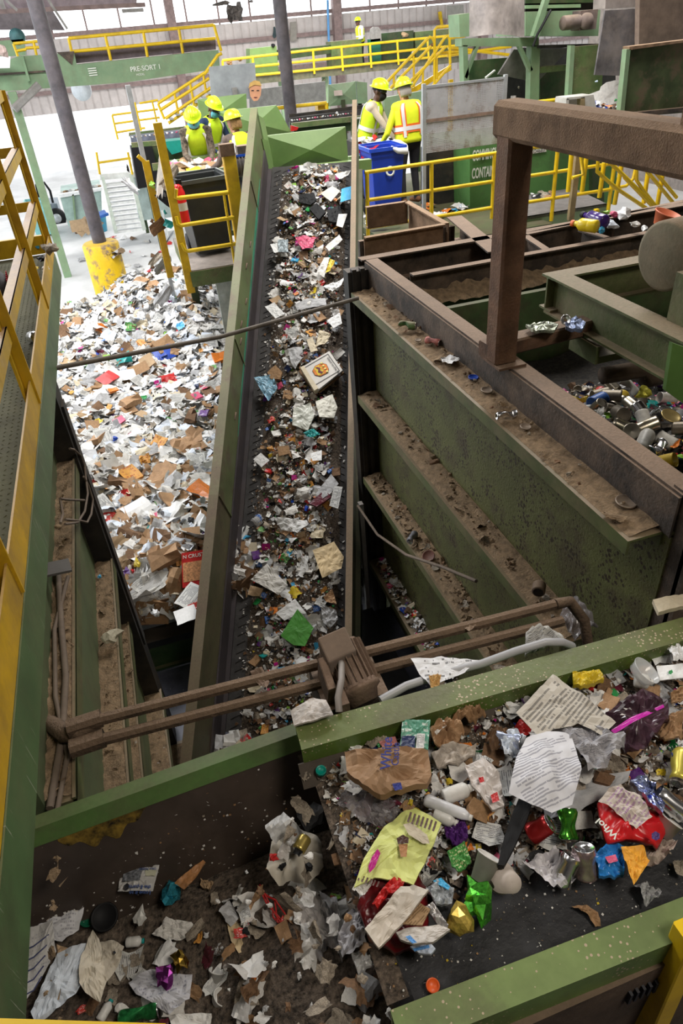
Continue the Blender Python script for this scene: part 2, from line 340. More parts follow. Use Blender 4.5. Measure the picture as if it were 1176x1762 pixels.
# I beam frame with the roller on the right
t = thing('roller_frame', 'dusty olive I-beam corner frame carrying a round roller above the bunker', 'frame', (2.4, 3.4, 3.6))
OL = mat('olive_dusty_steel', (.10, .125, .045), .7, var=.25, vs=3, dust=.85, dustcol=(.24, .18, .12), bump=.4, stain=.4)
b = MB(); ibeam(b, (2.37, 3.50, 3.59), (2.37, 1.2, 3.59), .13, .22); b.build('long_beam', OL, t)
b = MB(); ibeam(b, (2.31, 3.50, 3.595), (4.6, 3.50, 3.595), .12, .2); b.build('cross_beam', OL, t)
b = MB(); ibeam(b, (2.9, 2.8, 3.55), (4.6, 2.8, 3.55), .12, .18); b.build('cross_beam', OL, t)
b = MB(); b.box((2.42, 2.45, 3.69), (2.55, 2.62, 3.93)); b.build('bracket', OL, t)
b = MB(); b.box((2.30, 2.95, 3.36), (2.50, 3.2, 3.40)); b.box((2.30, 2.95, 3.40), (2.32, 3.2, 3.46)); b.lathe([(.016, 0), (.016, .02), (0, .022)], (2.36, 3.05, 3.40)); b.build('bolt_bracket', OL, t)
b = MB(); b.lathe([(0, 0), (.05, 0), (.05, .25), (.11, .26), (.11, .34), (.05, .35), (.05, .8)], (2.42, 3.02, 3.24), (1, -.1, 0), 20); b.build('shaft', SH, t)
b = MB(); b.box((2.45, 2.05, 3.0), (2.9, 2.08, 3.55)); b.build('guard_plate', G1, t)
c = Q(1142, 442, e=2.50)
b = MB(); b.lathe([(0, 0), (.150, 0), (.168, .008), (.168, .9), (0, .9)], c, (1, .12, 0), 40); b.build('roller', mat('olive_roller', (.13, .12, .075), .8, var=.2, dust=.85, bump=.3), t)
b = MB(); b.prism([Q(1158, 590, n=2.15), Q(1240, 620, n=2.15), Q(1240, 740, n=2.15), Q(1146, 672, n=2.15)], (0, .02, 0))
tag(b.build('steel_sheet', mat('bright_green_panel', (.1, .2, .05), .5, var=.1)), 'small bright green steel sheet at right edge above the cans', 'sheet')
# framework behind the bunker
t = thing('bunker_framework', 'dust-covered brown steel channel framework behind the portal frame', 'framework', (3, 5.8, 0))
a = Q(617, 405, z=3.45)
b = MB(); cbeam(b, Q(628, 408, z=3.45), Q(765, 385, z=3.45), .06, .34); cbeam(b, Q(700, 346, z=3.45), Q(768, 384, z=3.45), .06, .34); cbeam(b, Q(700, 346, z=3.45), Q(630, 356, z=3.45), .06, .2); b.build('box_rim', DB, t)
b = MB(); cbeam(b, Q(782, 372, z=3.45), Q(855, 432, z=3.45), .14, .2); b.build('side_rail', DS, t)
b = MB(); cbeam(b, Q(905, 402, z=3.45), Q(1260, 328, z=3.45), .06, .22); b.build('top_rail', DS, t)
b = MB(); cbeam(b, Q(905, 405, z=3.45), Q(940, 428, z=3.45), .06, .2); b.build('cross_rail', DS, t); b = MB(); cbeam(b, Q(1000, 395, z=3.45), Q(1045, 408, z=3.45), .06, .2); b.build('cross_rail', DS, t)
p0, p1 = Q(905, 440, z=3.2), Q(1176, 380, z=3.2)
b = MB(); b.box((2.3, 5.35, 3.15), (5.6, 5.9, 3.2)); b.build('dusty_shelf', DT, t)
b = MB(); b.box((1.85, 5.5, -.85), (1.95, 5.6, 3.3)); b.box((1.98, 5.95, 1.5), (2.9, 6.0, 3.4)); b.build('skirt_plate', DS, t)
# ================================================================ bunker wall on the left, below the walkway
t = thing('left_bunker_wall', 'green bunker wall with dust-filled ledges stepping down beside the walkway', 'bunker wall', (-.75, 3, 0))
b = MB(); b.box((-.80, 1.62, -.85), (-.72, 4.3, 3.42)); b.build('side_plate', mat('green_wall_paint', (.095, .125, .06), .6, var=.2, vs=2, dust=.25, specks=.1, stain=.35), t)
for z, e1, n0 in ((2.86, -.617, 1.62), (2.03, -.60, 1.62), (1.42, -.64, 1.62), (.6, -.58, 1.6), (-.1, -.5, 2.2)):
    b = MB(); b.box((-.72, n0, z-.012), (e1, 4.12, z)); b.box((e1-.012, n0, z-.10), (e1, 4.12, z+.012)); o = b.build('ledge', MATS['green_ledge_paint'], t)
    rs = np.random.RandomState(int(z*10)+3); nn = 90; vs = []; fs = []
    for i in range(nn+1):
        y = n0+.02+(4.06-n0)*i/nn
        for j in range(6): vs.append((-.72+(e1-.014+.72)*j/5, y, z+.004+.028*rs.rand()*(.3+.7*(1-j/5))))
    for i in range(nn):
        for j in range(5): a = i*6+j; fs.append((a, a+1, a+7, a+6))
    MB().add(vs, fs, 0, True).build('dust_layer', DT, o)
b = MB(); b.box((-.74, 4.10, -.85), (-.60, 4.34, 3.3))
for z in (3.0, 2.3, 1.6): b.box((-.61, 4.16, z-.5), (-.585, 4.28, z+.2))
b.build('end_column', BS, t)
BAR = [(-.70, 1.95), ]
# cables hanging over the left ledges
b = MB()
CAB = mat('dusty_cable', (.16, .12, .09), .8, var=.2)
for L in ([(120, 772), (128, 774), (139, 784), (145, 800), (151, 850), (146, 880), (134, 899), (112, 902)], [(144, 820), (152, 835), (160, 860), (157, 885), (150, 899), (138, 896), (112, 894)], [(104, 858), (120, 860), (145, 861)], [(104, 862), (108, 885), (104, 900)]):
    b.tube([Q(x, y, e=-.585) for x, y in L], .007, 6)
tag(b.build('electrical_cable', CAB), 'loop of dusty black cables hanging over the left bunker ledge', 'cable')
b = MB(); b.tube([(-.69, 2.95, 2.9), (-.67, 2.5, 2.89), (-.65, 2.2, 2.885), (-.66, 1.9, 2.885), (-.70, 1.6, 2.88)], .014, 8)
tag(b.build('electrical_cable', CAB), 'thick dust-coated cable lying along the upper left ledge', 'cable')
b = MB(); b.tube([(-.64, 2.85, 2.9), (-.70, 2.5, 2.89), (-.69, 2.1, 2.885), (-.64, 1.8, 2.885), (-.68, 1.55, 2.88)], .010, 8)
tag(b.build('electrical_cable', CAB), 'thin dust-coated cable lying beside the thick one on the upper left ledge', 'cable')
b = MB(); b.bar((-.725, 2.78, 3.02), (-.60, 2.80, 3.0), .10, .012)
tag(b.build('steel_plate', mat('dull_grey_plate', (.13, .12, .115), .7)), 'small grey square plate on the left bunker wall beside the cables', 'plate')
b = MB(); b.tube([(-.66, 1.62, 2.75), (-.60, 1.66, 2.60), (-.58, 1.62, 2.45), (-.64, 1.56, 2.35)], .016, 8)
tag(b.build('hose', CAB), 'short dusty hose bending down below the conduit end at left', 'hose')
# ================================================================ walkway at left
t = thing('walkway', 'raised walkway with diamond plate floor and yellow-topped green edge at left', 'walkway', (-1.5, 3, 3.6))
DP = mat('diamond_plate', (.072, .078, .038), .9, var=.25, vs=3, dust=.35, dustcol=(.13, .11, .075), bump=0)
nt = DP.node_tree; _tc = nt.nodes.new('ShaderNodeTexCoord')
wv = nt.nodes.new('ShaderNodeTexBrick'); wv.inputs['Scale'].default_value = 28; wv.inputs['Mortar Size'].default_value = .035; wv.inputs['Brick Width'].default_value = .9
_mp = nt.nodes.new('ShaderNodeMapping'); _mp.inputs['Rotation'].default_value = (0, 0, .785); nt.links.new(_tc.outputs['Object'], _mp.inputs[0]); nt.links.new(_mp.outputs[0], wv.inputs[0])
_bn = nt.nodes.new('ShaderNodeBump'); _bn.inputs['Strength'].default_value = .8; _bn.inputs['Distance'].default_value = .004
nt.links.new(wv.outputs['Fac'], _bn.inputs['Height']); nt.links.new(_bn.outputs[0], nt.nodes['Principled BSDF'].inputs['Normal'])
b = MB(); b.box((-3.2, -.3, 3.57), (-.62, 6.35, 3.60)); b.build('floor_plate', DP, t)
# raised diamonds, near part only where they read
b = MB()
for i in range(34):
    for j in range(130):
        x, y = -1.55+i*.028, 1.2+j*.04
        if y > 6.2: continue
        s = 1 if (i+j) % 2 else -1
        a = .9*s; c_, s_ = math.cos(a)*.011, math.sin(a)*.011; w_ = .0035
        b.add([(x-c_, y-s_, 3.6), (x+s_*.3, y-c_*.3, 3.6015), (x+c_, y+s_, 3.6), (x-s_*.3, y+c_*.3, 3.6015), (x, y, 3.6035)], [(0, 1, 4), (1, 2, 4), (2, 3, 4), (3, 0, 4)])
o = b.build('tread_pattern', DP, t); tag(o, 'raised diamond tread pattern', kind='stuff')
b = MB(); b.box((-.578, .2, 3.58), (-.57, 6.42, 3.725)); b.box((-.60, .2, 3.57), (-.57, 6.42, 3.582)); b.build('toe_board', mat('yellow_toe_paint', (.60, .36, .012), .5, var=.15, vs=4, dust=.8, dustcol=(.3, .19, .09), stain=.3, staincol=(.16, .1, .03)), t)
b = MB(); b.box((-.615, .2, 3.40), (-.565, 6.42, 3.58)); b.box((-.66, .2, 3.395), (-.565, 6.42, 3.40)); b.build('edge_channel', mat('green_channel_paint', (.085, .15, .06), .5, var=.25, vs=2, dust=.3, scratch=.5, stain=.3), t)
b = MB(); b.box((-3.2, 6.38, 3.60), (-.60, 6.42, 3.74)); b.build('end_toe_board', YP, t)
t = thing('handrail', 'dusty yellow angle-iron handrail along the left walkway', 'handrail', (-.58, 4, 3.6))
HR = mat('dusty_yellow_rail', (.60, .38, .02), .5, var=.15, dust=1.0, dustcol=(.33, .22, .15), stain=.2)
for z in (4.76, 4.38, 3.99):
    b = MB(); b.bar((-.612, 1.0, z-.004), (-.612, 6.42, z-.004), .055, .008); b.bar((-.588, 1.0, z-.035), (-.588, 6.42, z-.035), .008, .07); b.build('rail', HR, t)
for z in (4.38, 3.99):
    b = MB(); b.bar((-.6, 6.41, z-.03), (-2.6, 6.41, z-.03), .012, .07); b.build('end_rail', YP, t)
for y in (6.38, 4.80, 3.30, 1.85):
    b = MB(); b.bar((-.61, y, 3.6), (-.61, y, 4.755), .012, .075, up=(0, 1, 0)); b.bar((-.585, y+.03, 3.6), (-.585, y+.03, 4.755), .05, .01, up=(0, 1, 0)); b.build('post', YP, t)
for x in (-1.55, -2.5):
    b = MB(); b.bar((x, 6.41, 3.6), (x, 6.41, 4.37), .07, .012, up=(0, 1, 0)); b.build('post', YP, t)
b = MB(); b.prism([Q(-60, 1750, z=3.72), Q(285, 1761, z=3.72), Q(285, 1790, z=3.72), Q(-60, 1790, z=3.72)], (0, 0, -.08)); tag(b.build('toe_board', YB), 'bright yellow toe board at the very bottom edge under the viewer', 'toe board')
# dark boot on the walkway at the left edge
t = thing('work_boot', 'black work boot with red stitching on the walkway at left edge', 'boot', Q(2, 500, z=3.9))
c = Q(-8, 505, z=3.88); u = nrm(Q(-6, 560, z=3.88)-Q(-10, 450, z=3.88)); w = nrm(np.cross(u, (0, 0, 1.)))
b = MB(); vs = []; N_ = 18
for i, (s_, wd, ht) in enumerate(((-.17, .01, .02), (-.16, .075, .06), (-.1, .09, .10), (0, .085, .14), (.08, .09, .12), (.15, .07, .08), (.17, .01, .03))):
    for k in range(N_):
        a = 2*math.pi*k/N_; vs.append(c+u*s_*.8+w*wd*math.cos(a)+np.array([0, 0, ht*.5+ht*.5*math.sin(a)]))
b.add(vs, [(i*N_+k, i*N_+(k+1) % N_, (i+1)*N_+(k+1) % N_, (i+1)*N_+k) for i in range(6) for k in range(N_)], 0, True)
b.build('upper', mat('black_leather', (.025, .022, .025), .6, var=.3, bump=.4), t)
b = MB()
for k in range(5): q = c+w*-.088+u*(-.09+.045*k); b.bar(q+np.array([0, 0, .05]), q+u*.02+np.array([0, 0, .09]), .006, .006)
b.build('stitching', mat('red_thread', (.5, .03, .05), .7), t)
b = MB(); pts = [c+u*s_*.8+w*wd+np.array([0, 0, -.01]) for s_, wd in ((-.17, 0), (-.15, .08), (0, .09), (.13, .085), (.17, 0), (.13, -.085), (0, -.09), (-.15, -.08))]
b.prism(pts, (0, 0, -.03)); b.build('sole', mat('brown_sole', (.09, .055, .04), .8), t)
# ================================================================ incline conveyor
D = np.array([.31827653, .81158932, .48992124]); RR = np.array([.93097078, -.3650937, 0]); NN = np.array([-.17886716, -.45610236, .8717667]); TT = np.array([2.62063401, 9.71331315, 3.40056789])
def I(a, l, h=0): return TT+RR*a+D*l+NN*h
def ibox(b, a0, a1, l0, l1, h0, h1, mi=0):
    P = [I(a, l, h) for h in (h0, h1) for a, l in ((a0, l0), (a1, l0), (a1, l1), (a0, l1))]
    b.add(P, [(0, 3, 2, 1), (4, 5, 6, 7), (0, 1, 5, 4), (1, 2, 6, 5), (2, 3, 7, 6), (3, 0, 4, 7)], mi)
def Qi(x, y, h=0):
    r_ = ray(x, y); t_ = ((TT+NN*h-EYE)@NN)/(r_@NN); return EYE+r_*t_
t = thing('incline_conveyor', 'long steep green-sided belt conveyor carrying mixed waste up to the sorters', 'conveyor', I(0, -4, -.3))
GSW = mat('green_skirt_paint', (.125, .175, .065), .5, var=.2, vs=1.3, dust=.5, dustcol=(.21, .15, .1), specks=.12, speckcol=(.06, .04, .03), spsc=14, stain=.7, staincol=(.10, .075, .045))
b = MB(); ibox(b, -.54, .54, -8.2, .1, -.03, 0)
b.build('belt', BELT2, t)
b = MB()
l = -8.1
while l < 0:      # moulded chevron cleats on the belt
    for s in (-1, 1):
        for k in range(2):
            a0, a1 = s*(.50-.11*k), s*(.42-.11*k)
            P = [I(a0, l+.0, 0), I(a1, l+.04, 0), I(a1, l+.052, 0), I(a0, l+.012, 0), I(a0, l+.006, .008), I(a1, l+.046, .008)]
            b.add(P, [(0, 1, 5, 4), (3, 4, 5, 2), (0, 4, 3), (1, 2, 5)] if s < 0 else [(0, 4, 5, 1), (3, 2, 5, 4), (0, 3, 4), (1, 5, 2)])
    l += .085
o = b.build('chevron_cleats', BELT2, t); tag(o, kind='stuff')
b = MB(); GSD = mat('green_skirt_grimy_shaded', (.085, .085, .038), .6, var=.3, vs=1.3, dust=.6, dustcol=(.16, .11, .07), stain=.9, staincol=(.06, .042, .026), specks=.12, speckcol=(.04, .03, .02), spsc=14)  # lower panels darker: stain plus the shade down there put into the colour
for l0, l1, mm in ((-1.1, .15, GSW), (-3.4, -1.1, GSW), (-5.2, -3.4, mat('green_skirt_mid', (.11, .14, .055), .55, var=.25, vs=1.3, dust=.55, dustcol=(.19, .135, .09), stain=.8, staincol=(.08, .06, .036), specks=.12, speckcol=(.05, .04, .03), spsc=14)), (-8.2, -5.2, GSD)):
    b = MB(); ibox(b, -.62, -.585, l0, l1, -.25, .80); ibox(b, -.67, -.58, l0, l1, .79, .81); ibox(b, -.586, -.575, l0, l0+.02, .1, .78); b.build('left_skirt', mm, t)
b = MB(); P = [I(-.583, l_, h_) for l_, h_ in ((-4.3, .33), (-1.2, .34), (-.6, .40), (-1.3, .42), (-2.6, .38), (-4.0, .37))]; b.prism(P, RR*.004); b.build('teal_paint_strip', mat('teal_green_paint', (.04, .24, .14), .5, var=.2), t)
for k, (l_, h_) in enumerate(((-1.9, .55), (-2.3, .62), (-2.7, .5), (-3.1, .60), (-3.3, .56), (-4.2, .5))): b = MB(); b.tube([I(-.583, l_, h_), I(-.573, l_+.05, h_+.02), I(-.58, l_+.09, h_-.01)], .010, 6); b.build('mud_lump', DS, t)
b = MB(); P = [I(-.585, .05, .80), I(-.585, .45, .45), I(-.585, .45, -.2), I(-.585, .05, -.2)]; b.prism(P, RR*-.03); P = [I(-.585, .0, .5), I(-.545, .16, .35), I(-.545, .16, -.1), I(-.585, 0, -.1)]; b.prism(P, RR*.01); b.build('end_gusset', G2, t)
b = MB(); P = [I(-.583, l_, h_) for l_, h_ in ((-8.2, .06), (0, .10), (0, .34), (-8.2, .30))]; b.prism(P, RR*.015)
ibox(b, -.59, -.53, -8.2, .0, .045, .06); b.build('skirt_rubber', mat('purple_black_rubber', (.045, .036, .04), .6, var=.3, vs=2, stain=.4), t)
b = MB(); ibox(b, .58, .61, -8.2, .6, -.25, .50); ibox(b, .575, .635, -8.2, .6, .49, .51)
b.build('right_skirt', mat('green_skirt_paint_dusty', (.10, .13, .07), .6, var=.2, vs=2, dust=1, stain=.5), t)
b = MB(); ibox(b, .54, .58, -8.2, 0, .03, .16); P = [I(.575, l_, h_) for l_, h_ in ((-8.2, .16), (-.3, .16), (-.3, .40), (-8.2, .40))]; b.prism(P, RR*-.01)
b.build('wear_strip', mat('worn_steel', (.16, .14, .14), .35, metal=.6, var=.3, vs=4), t)
b = MB(); ibox(b, -.66, -.60, -8.2, .2, -.42, -.2); ibox(b, .6, .66, -8.2, .2, -.42, -.2); b.build('frame_rail', G4, t)
b = MB(); b.lathe([(0, 0), (.13, 0), (.13, 1.1), (0, 1.1)], I(-.55, -.05, -.15), RR, 20); b.build('head_pulley', BS, t)
for a in (-.62, .62):
    b = MB(); p = I(a, -.8, -.4); b.box((p[0]-.06, p[1]-.06, 0), (p[0]+.06, p[1]+.06, p[2])); b.build('leg', G4, t)
# hood with crossed creases at the top of the conveyor
def creased(name, px, n, depth, m, label, amp=.12, uneven=(.5, .5), cat='panel'):
    P = [Q(x, y, n=n) for x, y in px]; c = P[0]*(1-uneven[0])*(1-uneven[1])+P[1]*uneven[0]*(1-uneven[1])+P[2]*uneven[0]*uneven[1]+P[3]*(1-uneven[0])*uneven[1]
    c = c+np.array([0, -amp, 0]); b = MB(); bk = [p+np.array([0, depth, 0]) for p in P]
    b.add(P+[c]+bk, [(1, 0, 4), (2, 1, 4), (3, 2, 4), (0, 3, 4), (5, 6, 7, 8), (0, 1, 6, 5), (1, 2, 7, 6), (2, 3, 8, 7), (3, 0, 5, 8)])
    return tag(b.build(name, m), label, cat)
creased('cross_broken_panel', [(456, 234), (595, 218), (600, 280), (471, 292)], 10.35, .05, G2, 'green steel panel with crossed creases closing the top of the steep conveyor')
b = MB(); b.prism([Q(472, 291, n=10.1), Q(640, 274, n=10.1), Q(640, 292, n=10.1), Q(472, 302, n=10.1)], (0, .12, 0)); tag(b.build('cross_channel', G2), 'green cross channel with worn red edge just above the conveyor head', 'channel')
# ================================================================ thin rod and conduits
b = MB(); b.tube([Q(92, 634, e=-.585), (.5, 4.78, 3.22), Q(617, 513, z=3.27)], .016, 8)
tag(b.build('conduit', mat('grey_brown_conduit', (.17, .145, .12), .7, var=.25, vs=10)), 'thin grey conduit strung across the steep conveyor to the bunker corner', 'conduit')
t = thing('conduit_pair', 'pair of dirt-caked conduits running across the gap behind the belt rail', 'conduit', (.3, 1.85, 2.95))
CM = mat('dirt_caked_conduit', (.10, .065, .042), .85, var=.35, vs=12, dust=.9, dustcol=(.20, .135, .09), bump=.8, bs=80)
for yy, zz in ((0, 0), (-.065, -.035)):
    a, c = Q(165, 1240, z=2.97), Q(955, 1040, z=2.97)
    b = MB(); b.bar(a+np.array([0, yy, zz]), c+np.array([0, yy, zz]), .042, .042, bev=.012); b.build('tube', CM, t)
    b = MB(); b.bar(a+np.array([-.10, yy, zz]), a+np.array([.02, yy+.005, zz]), .065, .06, bev=.015); b.build('coupling', CM, t)
b = MB(); b.tube([Q(168, 1243, z=2.95), Q(140, 1260, z=2.95), Q(112, 1262, z=2.93), Q(88, 1245, z=2.85)], .035, 8); b.build('end_fitting', CM, t)
b = MB(); a = Q(955, 1040, z=2.97); b.tube([a, a+np.array([.08, .01, -.02]), a+np.array([.14, -.03, -.12]), a+np.array([.16, -.08, -.3])], .024, 8); b.build('elbow', CM, t)
# ================================================================ near cross conveyor (B) and chute (C)
ZB = 2.93
t = thing('near_conveyor', 'near cross conveyor with speckled green side rails and black belt, lower right', 'conveyor', (1.6, 1.0, ZB))
b = MB(); b.box((.25, .62, ZB-.02), (3.6, 1.42, ZB)); b.lathe([(0, 0), (.055, 0), (.055, .80), (0, .80)], (.255, .62, ZB-.055), (0, 1, 0), 20); b.build('belt', BELT, t)
def rail(y0, y1, z, x0, x1, face):     # folded channel rail
    b = MB(); b.box((x0, y0, z-.012), (x1, y1, z)); yy = y0 if face < 0 else y1-.012
    b.box((x0, y0, z-.30 if face > 0 else z-.11), (x1, y0+.012, z-.012)); b.box((x0, y1-.012, z-.11), (x1, y1, z-.012)); return b
b = MB(); L_, R_ = Q(510, 1247, z=3.06), Q(1176, 1064, z=3.06); L2, R2 = Q(512, 1289, z=3.06), Q(1176, 1094, z=3.06)
def chan(A, B_, w, h, m, name='side_rail', ext=1.5, par=None, lipw=0):
    d = nrm(B_-A); A = A.copy(); B_ = B_+d*ext; r = nrm(np.cross(d, (0, 0, 1.)))   # r points to the viewer's side
    b = MB(); z = np.array([0, 0, 1.])
    b.prism([A, A+r*w, A+r*w-z*h, A+r*(w-.012)-z*h, A+r*(w-.012)-z*.012, A+r*.012-z*.012, A+r*.012-z*h, A-z*h], B_-A); return b.build(name, m, par)
A0, B0 = Q(508, 1249, z=3.06), Q(1176, 1062, z=3.06); chan(A0, B0, .10, .075, G5, par=t)
A1, B1 = Q(672, 1738, z=3.05), Q(1176, 1543, z=3.05); chan(A1, B1, .085, .12, mat('green_rail_paint_light', (.15, .25, .065), .45, var=.25, vs=4, dust=.35, dustcol=(.18, .16, .09), specks=.24, speckcol=(.42, .33, .23), spsc=60, stain=.4), par=t)
b = MB(); d = nrm(B0-A0); r = nrm(np.cross(d, (0, 0, 1.))); zz = np.array([0, 0, 1.])
P = A0+r*.095-zz*.075+d*-.02; b.prism([P, P+r*.06-zz*.055, P+r*.066-zz*.052, P+r*.006+zz*.003], d*3.2); b.build('skirt_strip', BS, t)
b = MB(); P = A1-r*.03-zz*.10; b.prism([P, P+r*.03+zz*.05, P+r*.035+zz*.045, P+r*.005-zz*.005], d*3); b.build('skirt_strip', BS, t)
for k in range(9):
    q = A0+r*.10-zz*.085+d*(.06+.33*k); b = MB(); b.lathe([(0, .004), (.005, .003), (.006, 0)], q, r, 10); b.build('screw', GV, t)
b = MB(); b.prism([Q(512, 1300, z=2.99), Q(600, 1272, z=2.99), Q(612, 1395, z=2.93), Q(575, 1420, z=2.80), Q(535, 1330, z=2.90)], (0, 0, -.006)); b.build('end_skirt', BS, t)
# underframe, seen below the lower rail
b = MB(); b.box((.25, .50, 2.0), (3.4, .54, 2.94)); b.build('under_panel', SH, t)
for k in range(7): b = MB(); x = .80+.02*k; b.box((x, .488, 2.80), (x+.008, .50, 2.86)); b.build('vent_slot', BLK, t)
b = MB(); b.bar(Q(1190, 1600, n=.50), Q(1105, 1800, n=.47), .06, .06, bev=.004)
tag(b.build('brace', YB), 'yellow square steel brace at bottom right corner', 'brace')
# motor
t = thing('drive_motor', 'dirt-caked finned electric motor with square terminal box beside the belt rail', 'motor', (.42, 1.7, 3.0))
MM = mat('dirty_motor', (.13, .085, .06), .85, var=.3, vs=12, bump=.6, dust=.7, dustcol=(.23, .155, .11))
c = Q(592, 1135, z=3.03); e_ = Q(630, 1215, z=2.93); ax = nrm(e_-c); c0 = c-ax*.06
b = MB(); L = np.linalg.norm(e_-c)+.05; b.lathe([(0, 0), (.075, 0), (.08, .01), (.08, L*.72), (.088, L*.73), (.088, L*.80), (.07, L*.85), (.055, L), (0, L)], c0, ax, 28); b.build('housing', MM, t)
u = nrm(np.cross(ax, (0, 0, 1.))); w = np.cross(u, ax)
for k in range(22):
    a = 2*math.pi*k/22; dd = u*math.cos(a)+w*math.sin(a); b = MB(); b.bar(c0+ax*.01+dd*.082, c0+ax*L*.68+dd*.082, .004, .022, up=dd); b.build('fin', MM, t)
b = MB(); q = Q(580, 1108, z=3.14); b.prism([q+u*sx*.058+ax*sy*.05 for sx, sy in ((-1, -1), (1, -1), (1, 1), (-1, 1))], (0, 0, -.07)); b.build('terminal_box', mat('dusty_box_grey', (.2, .15, .125), .8, var=.2, dust=.4), t, bevel=.006)
b = MB(); q = Q(556, 1165, z=2.97); b.bar(q+np.array([0, 0, .06]), q+np.array([.0, -.12, .02]), .03, .16, bev=.004); b.bar(q+np.array([.03, -.06, -.02]), q+np.array([.03, -.2, -.02]), .03, .16); b.build('mounting_foot', MM, t)
b = MB(); b.tube([Q(580, 1132, z=3.08), Q(588, 1142, z=3.09), Q(588, 1170, z=3.10), Q(582, 1200, z=3.1), Q(584, 1225, z=3.07)], .0125, 10); b.build('flexible_conduit', mat('grey_flex_conduit', (.27, .24, .22), .5, var=.1), t)
b = MB(); b.tube([Q(655, 1205, z=2.99), Q(700, 1180, z=3.0), Q(760, 1160, z=3.0), Q(830, 1142, z=3.03), Q(890, 1120, z=3.06), Q(940, 1105, z=3.08), Q(968, 1105, z=3.07), Q(985, 1112, z=3.0)], .0155, 12)
tag(b.build('plastic_conduit', mat('grey_plastic_pipe', (.40, .40, .42), .4, var=.06)), 'grey plastic conduit curving along the back of the green belt rail', 'conduit')
b = MB(); b.box((.30, 1.60, 2.55), (.55, 1.85, 2.93)); tag(b.build('motor_stand', DS), 'dark steel stand under the dirty motor', 'stand')
# chute C
t = thing('catch_conveyor', 'lower catch belt with scuffed green and brown sloping back plate, lower left', 'conveyor', (-.4, 1.0, 2.4))
A2, B2 = Q(48, 1408, z=2.92), Q(520, 1240, z=2.92)
d = nrm(B2-A2); r = nrm(np.cross(d, (0, 0, 1.))); b = MB(); A2 = A2-d*.25
b.prism([A2, A2+r*.05, A2+r*.085-zz*.045, A2+r*.075-zz*.05, A2+r*.045-zz*.012, A2-zz*.012], B2-A2); b.build('top_channel', G6, t)
PL = mat('worn_brown_plate', (.06, .045, .036), .4, var=.35, vs=2.5, dust=.0, stain=.5, staincol=(.035, .024, .018), specks=.05, spsc=50)
nt = PL.node_tree
b = MB(); T1 = A2+r*.08-zz*.045; vs = []; fs = []; NU, NV = 40, 12
for i in range(NU+1):
    for j in range(NV+1):
        v = j/NV; q = T1+(B2-A2)*(i/NU)*1.06+r*(.13*v)+zz*(-.40*v); vs.append(q)
fs = [(i*(NV+1)+j, i*(NV+1)+j+1, (i+1)*(NV+1)+j+1, (i+1)*(NV+1)+j) for i in range(NU) for j in range(NV)]
b.add(vs, fs, 0, True); b.build('back_plate', PL, t)
YS = mat('worn_yellow_scuff', (.17, .11, .015), .6, var=.7, vs=30)
b = MB(); vs = []
for i in range(25):
    for j in range(4):
        f = i/24; v = .01+.055*j*math.sin(math.pi*min(1, f*1.0+.02))**.7*(1+.25*math.sin(f*23)); q = T1+(B2-A2)*(.27+.24*f)+r*(.13*v+.003)+zz*(-.40*v+.002); vs.append(q)
b.add(vs, [(i*4+j, i*4+j+1, (i+1)*4+j+1, (i+1)*4+j) for i in range(24) for j in range(3)], 0, True); b.build('yellow_scuff', YS, t)
b = MB(); b.box((-1.6, -.1, 2.40), (.55, 1.42, 2.44)); b.build('belt', BELT, t)
# ================================================================ pile bulkhead, pit belt
t = thing('pit_bulkhead', 'dark green steel lip holding back the paper heap above the pit', 'bulkhead', (-.2, 5.1, 0))
b = MB(); b.box((-1.3, 5.02, .22), (.55, 5.22, .30)); b.build('top_plate', mat('glossy_black_plate', (.012, .014, .014), .35, dust=.15), t)
b = MB(); b.box((-1.3, 5.02, -.05), (.55, 5.06, .22)); b.box((-1.3, 4.98, -.06), (.55, 5.02, -.03)); b.build('face_plate', G4, t)
b = MB(); b.box((-1.3, 5.08, -.3), (1.5, 5.16, -.05)); b.build('pit_wall', BS, t)
# ================================================================ rubbish: materials
PW = [mat('paper_white', (.68, .66, .63), .8, var=.1, vs=14), mat('paper_bright', (.78, .78, .78), .75, var=.06, vs=9), mat('paper_grey', (.42, .42, .43), .8, var=.15, vs=12),
      mat('paper_cream', (.60, .52, .38), .8, var=.1, vs=10), mat('paper_bluish', (.60, .65, .73), .8, var=.1, vs=8),
      mat('paper_printed', (.60, .60, .58), .75, var=.06, lines=(14, (.1, .1, .12), .6)), mat('paper_newsprint', (.46, .45, .42), .85, var=.1, lines=(22, (.1, .1, .11), .68)),
      mat('paper_dirty', (.33, .28, .22), .85, var=.35, vs=18, stain=.5)]
CB = [mat('cardboard', (.30, .175, .085), .8, var=.15, vs=9), mat('cardboard_dark', (.16, .088, .045), .85, var=.25, vs=9), mat('kraft_paper', (.37, .22, .115), .75, var=.15, vs=10), mat('cardboard_pale', (.42, .29, .17), .8, var=.12)]
_cols = dict(red=(.50, .02, .02), orange=(.65, .18, .02), yellow=(.65, .48, .03), lime=(.25, .50, .05), green=(.02, .25, .06), teal=(.01, .28, .27), sky=(.05, .35, .62), blue=(.01, .06, .42), purple=(.11, .03, .2), pink=(.65, .10, .2), magenta=(.45, .01, .2), maroon=(.12, .015, .03), navy=(.01, .02, .08))
CL = {k: mat('wrapper_'+k, v, .35, var=.2, vs=20) for k, v in _cols.items()}
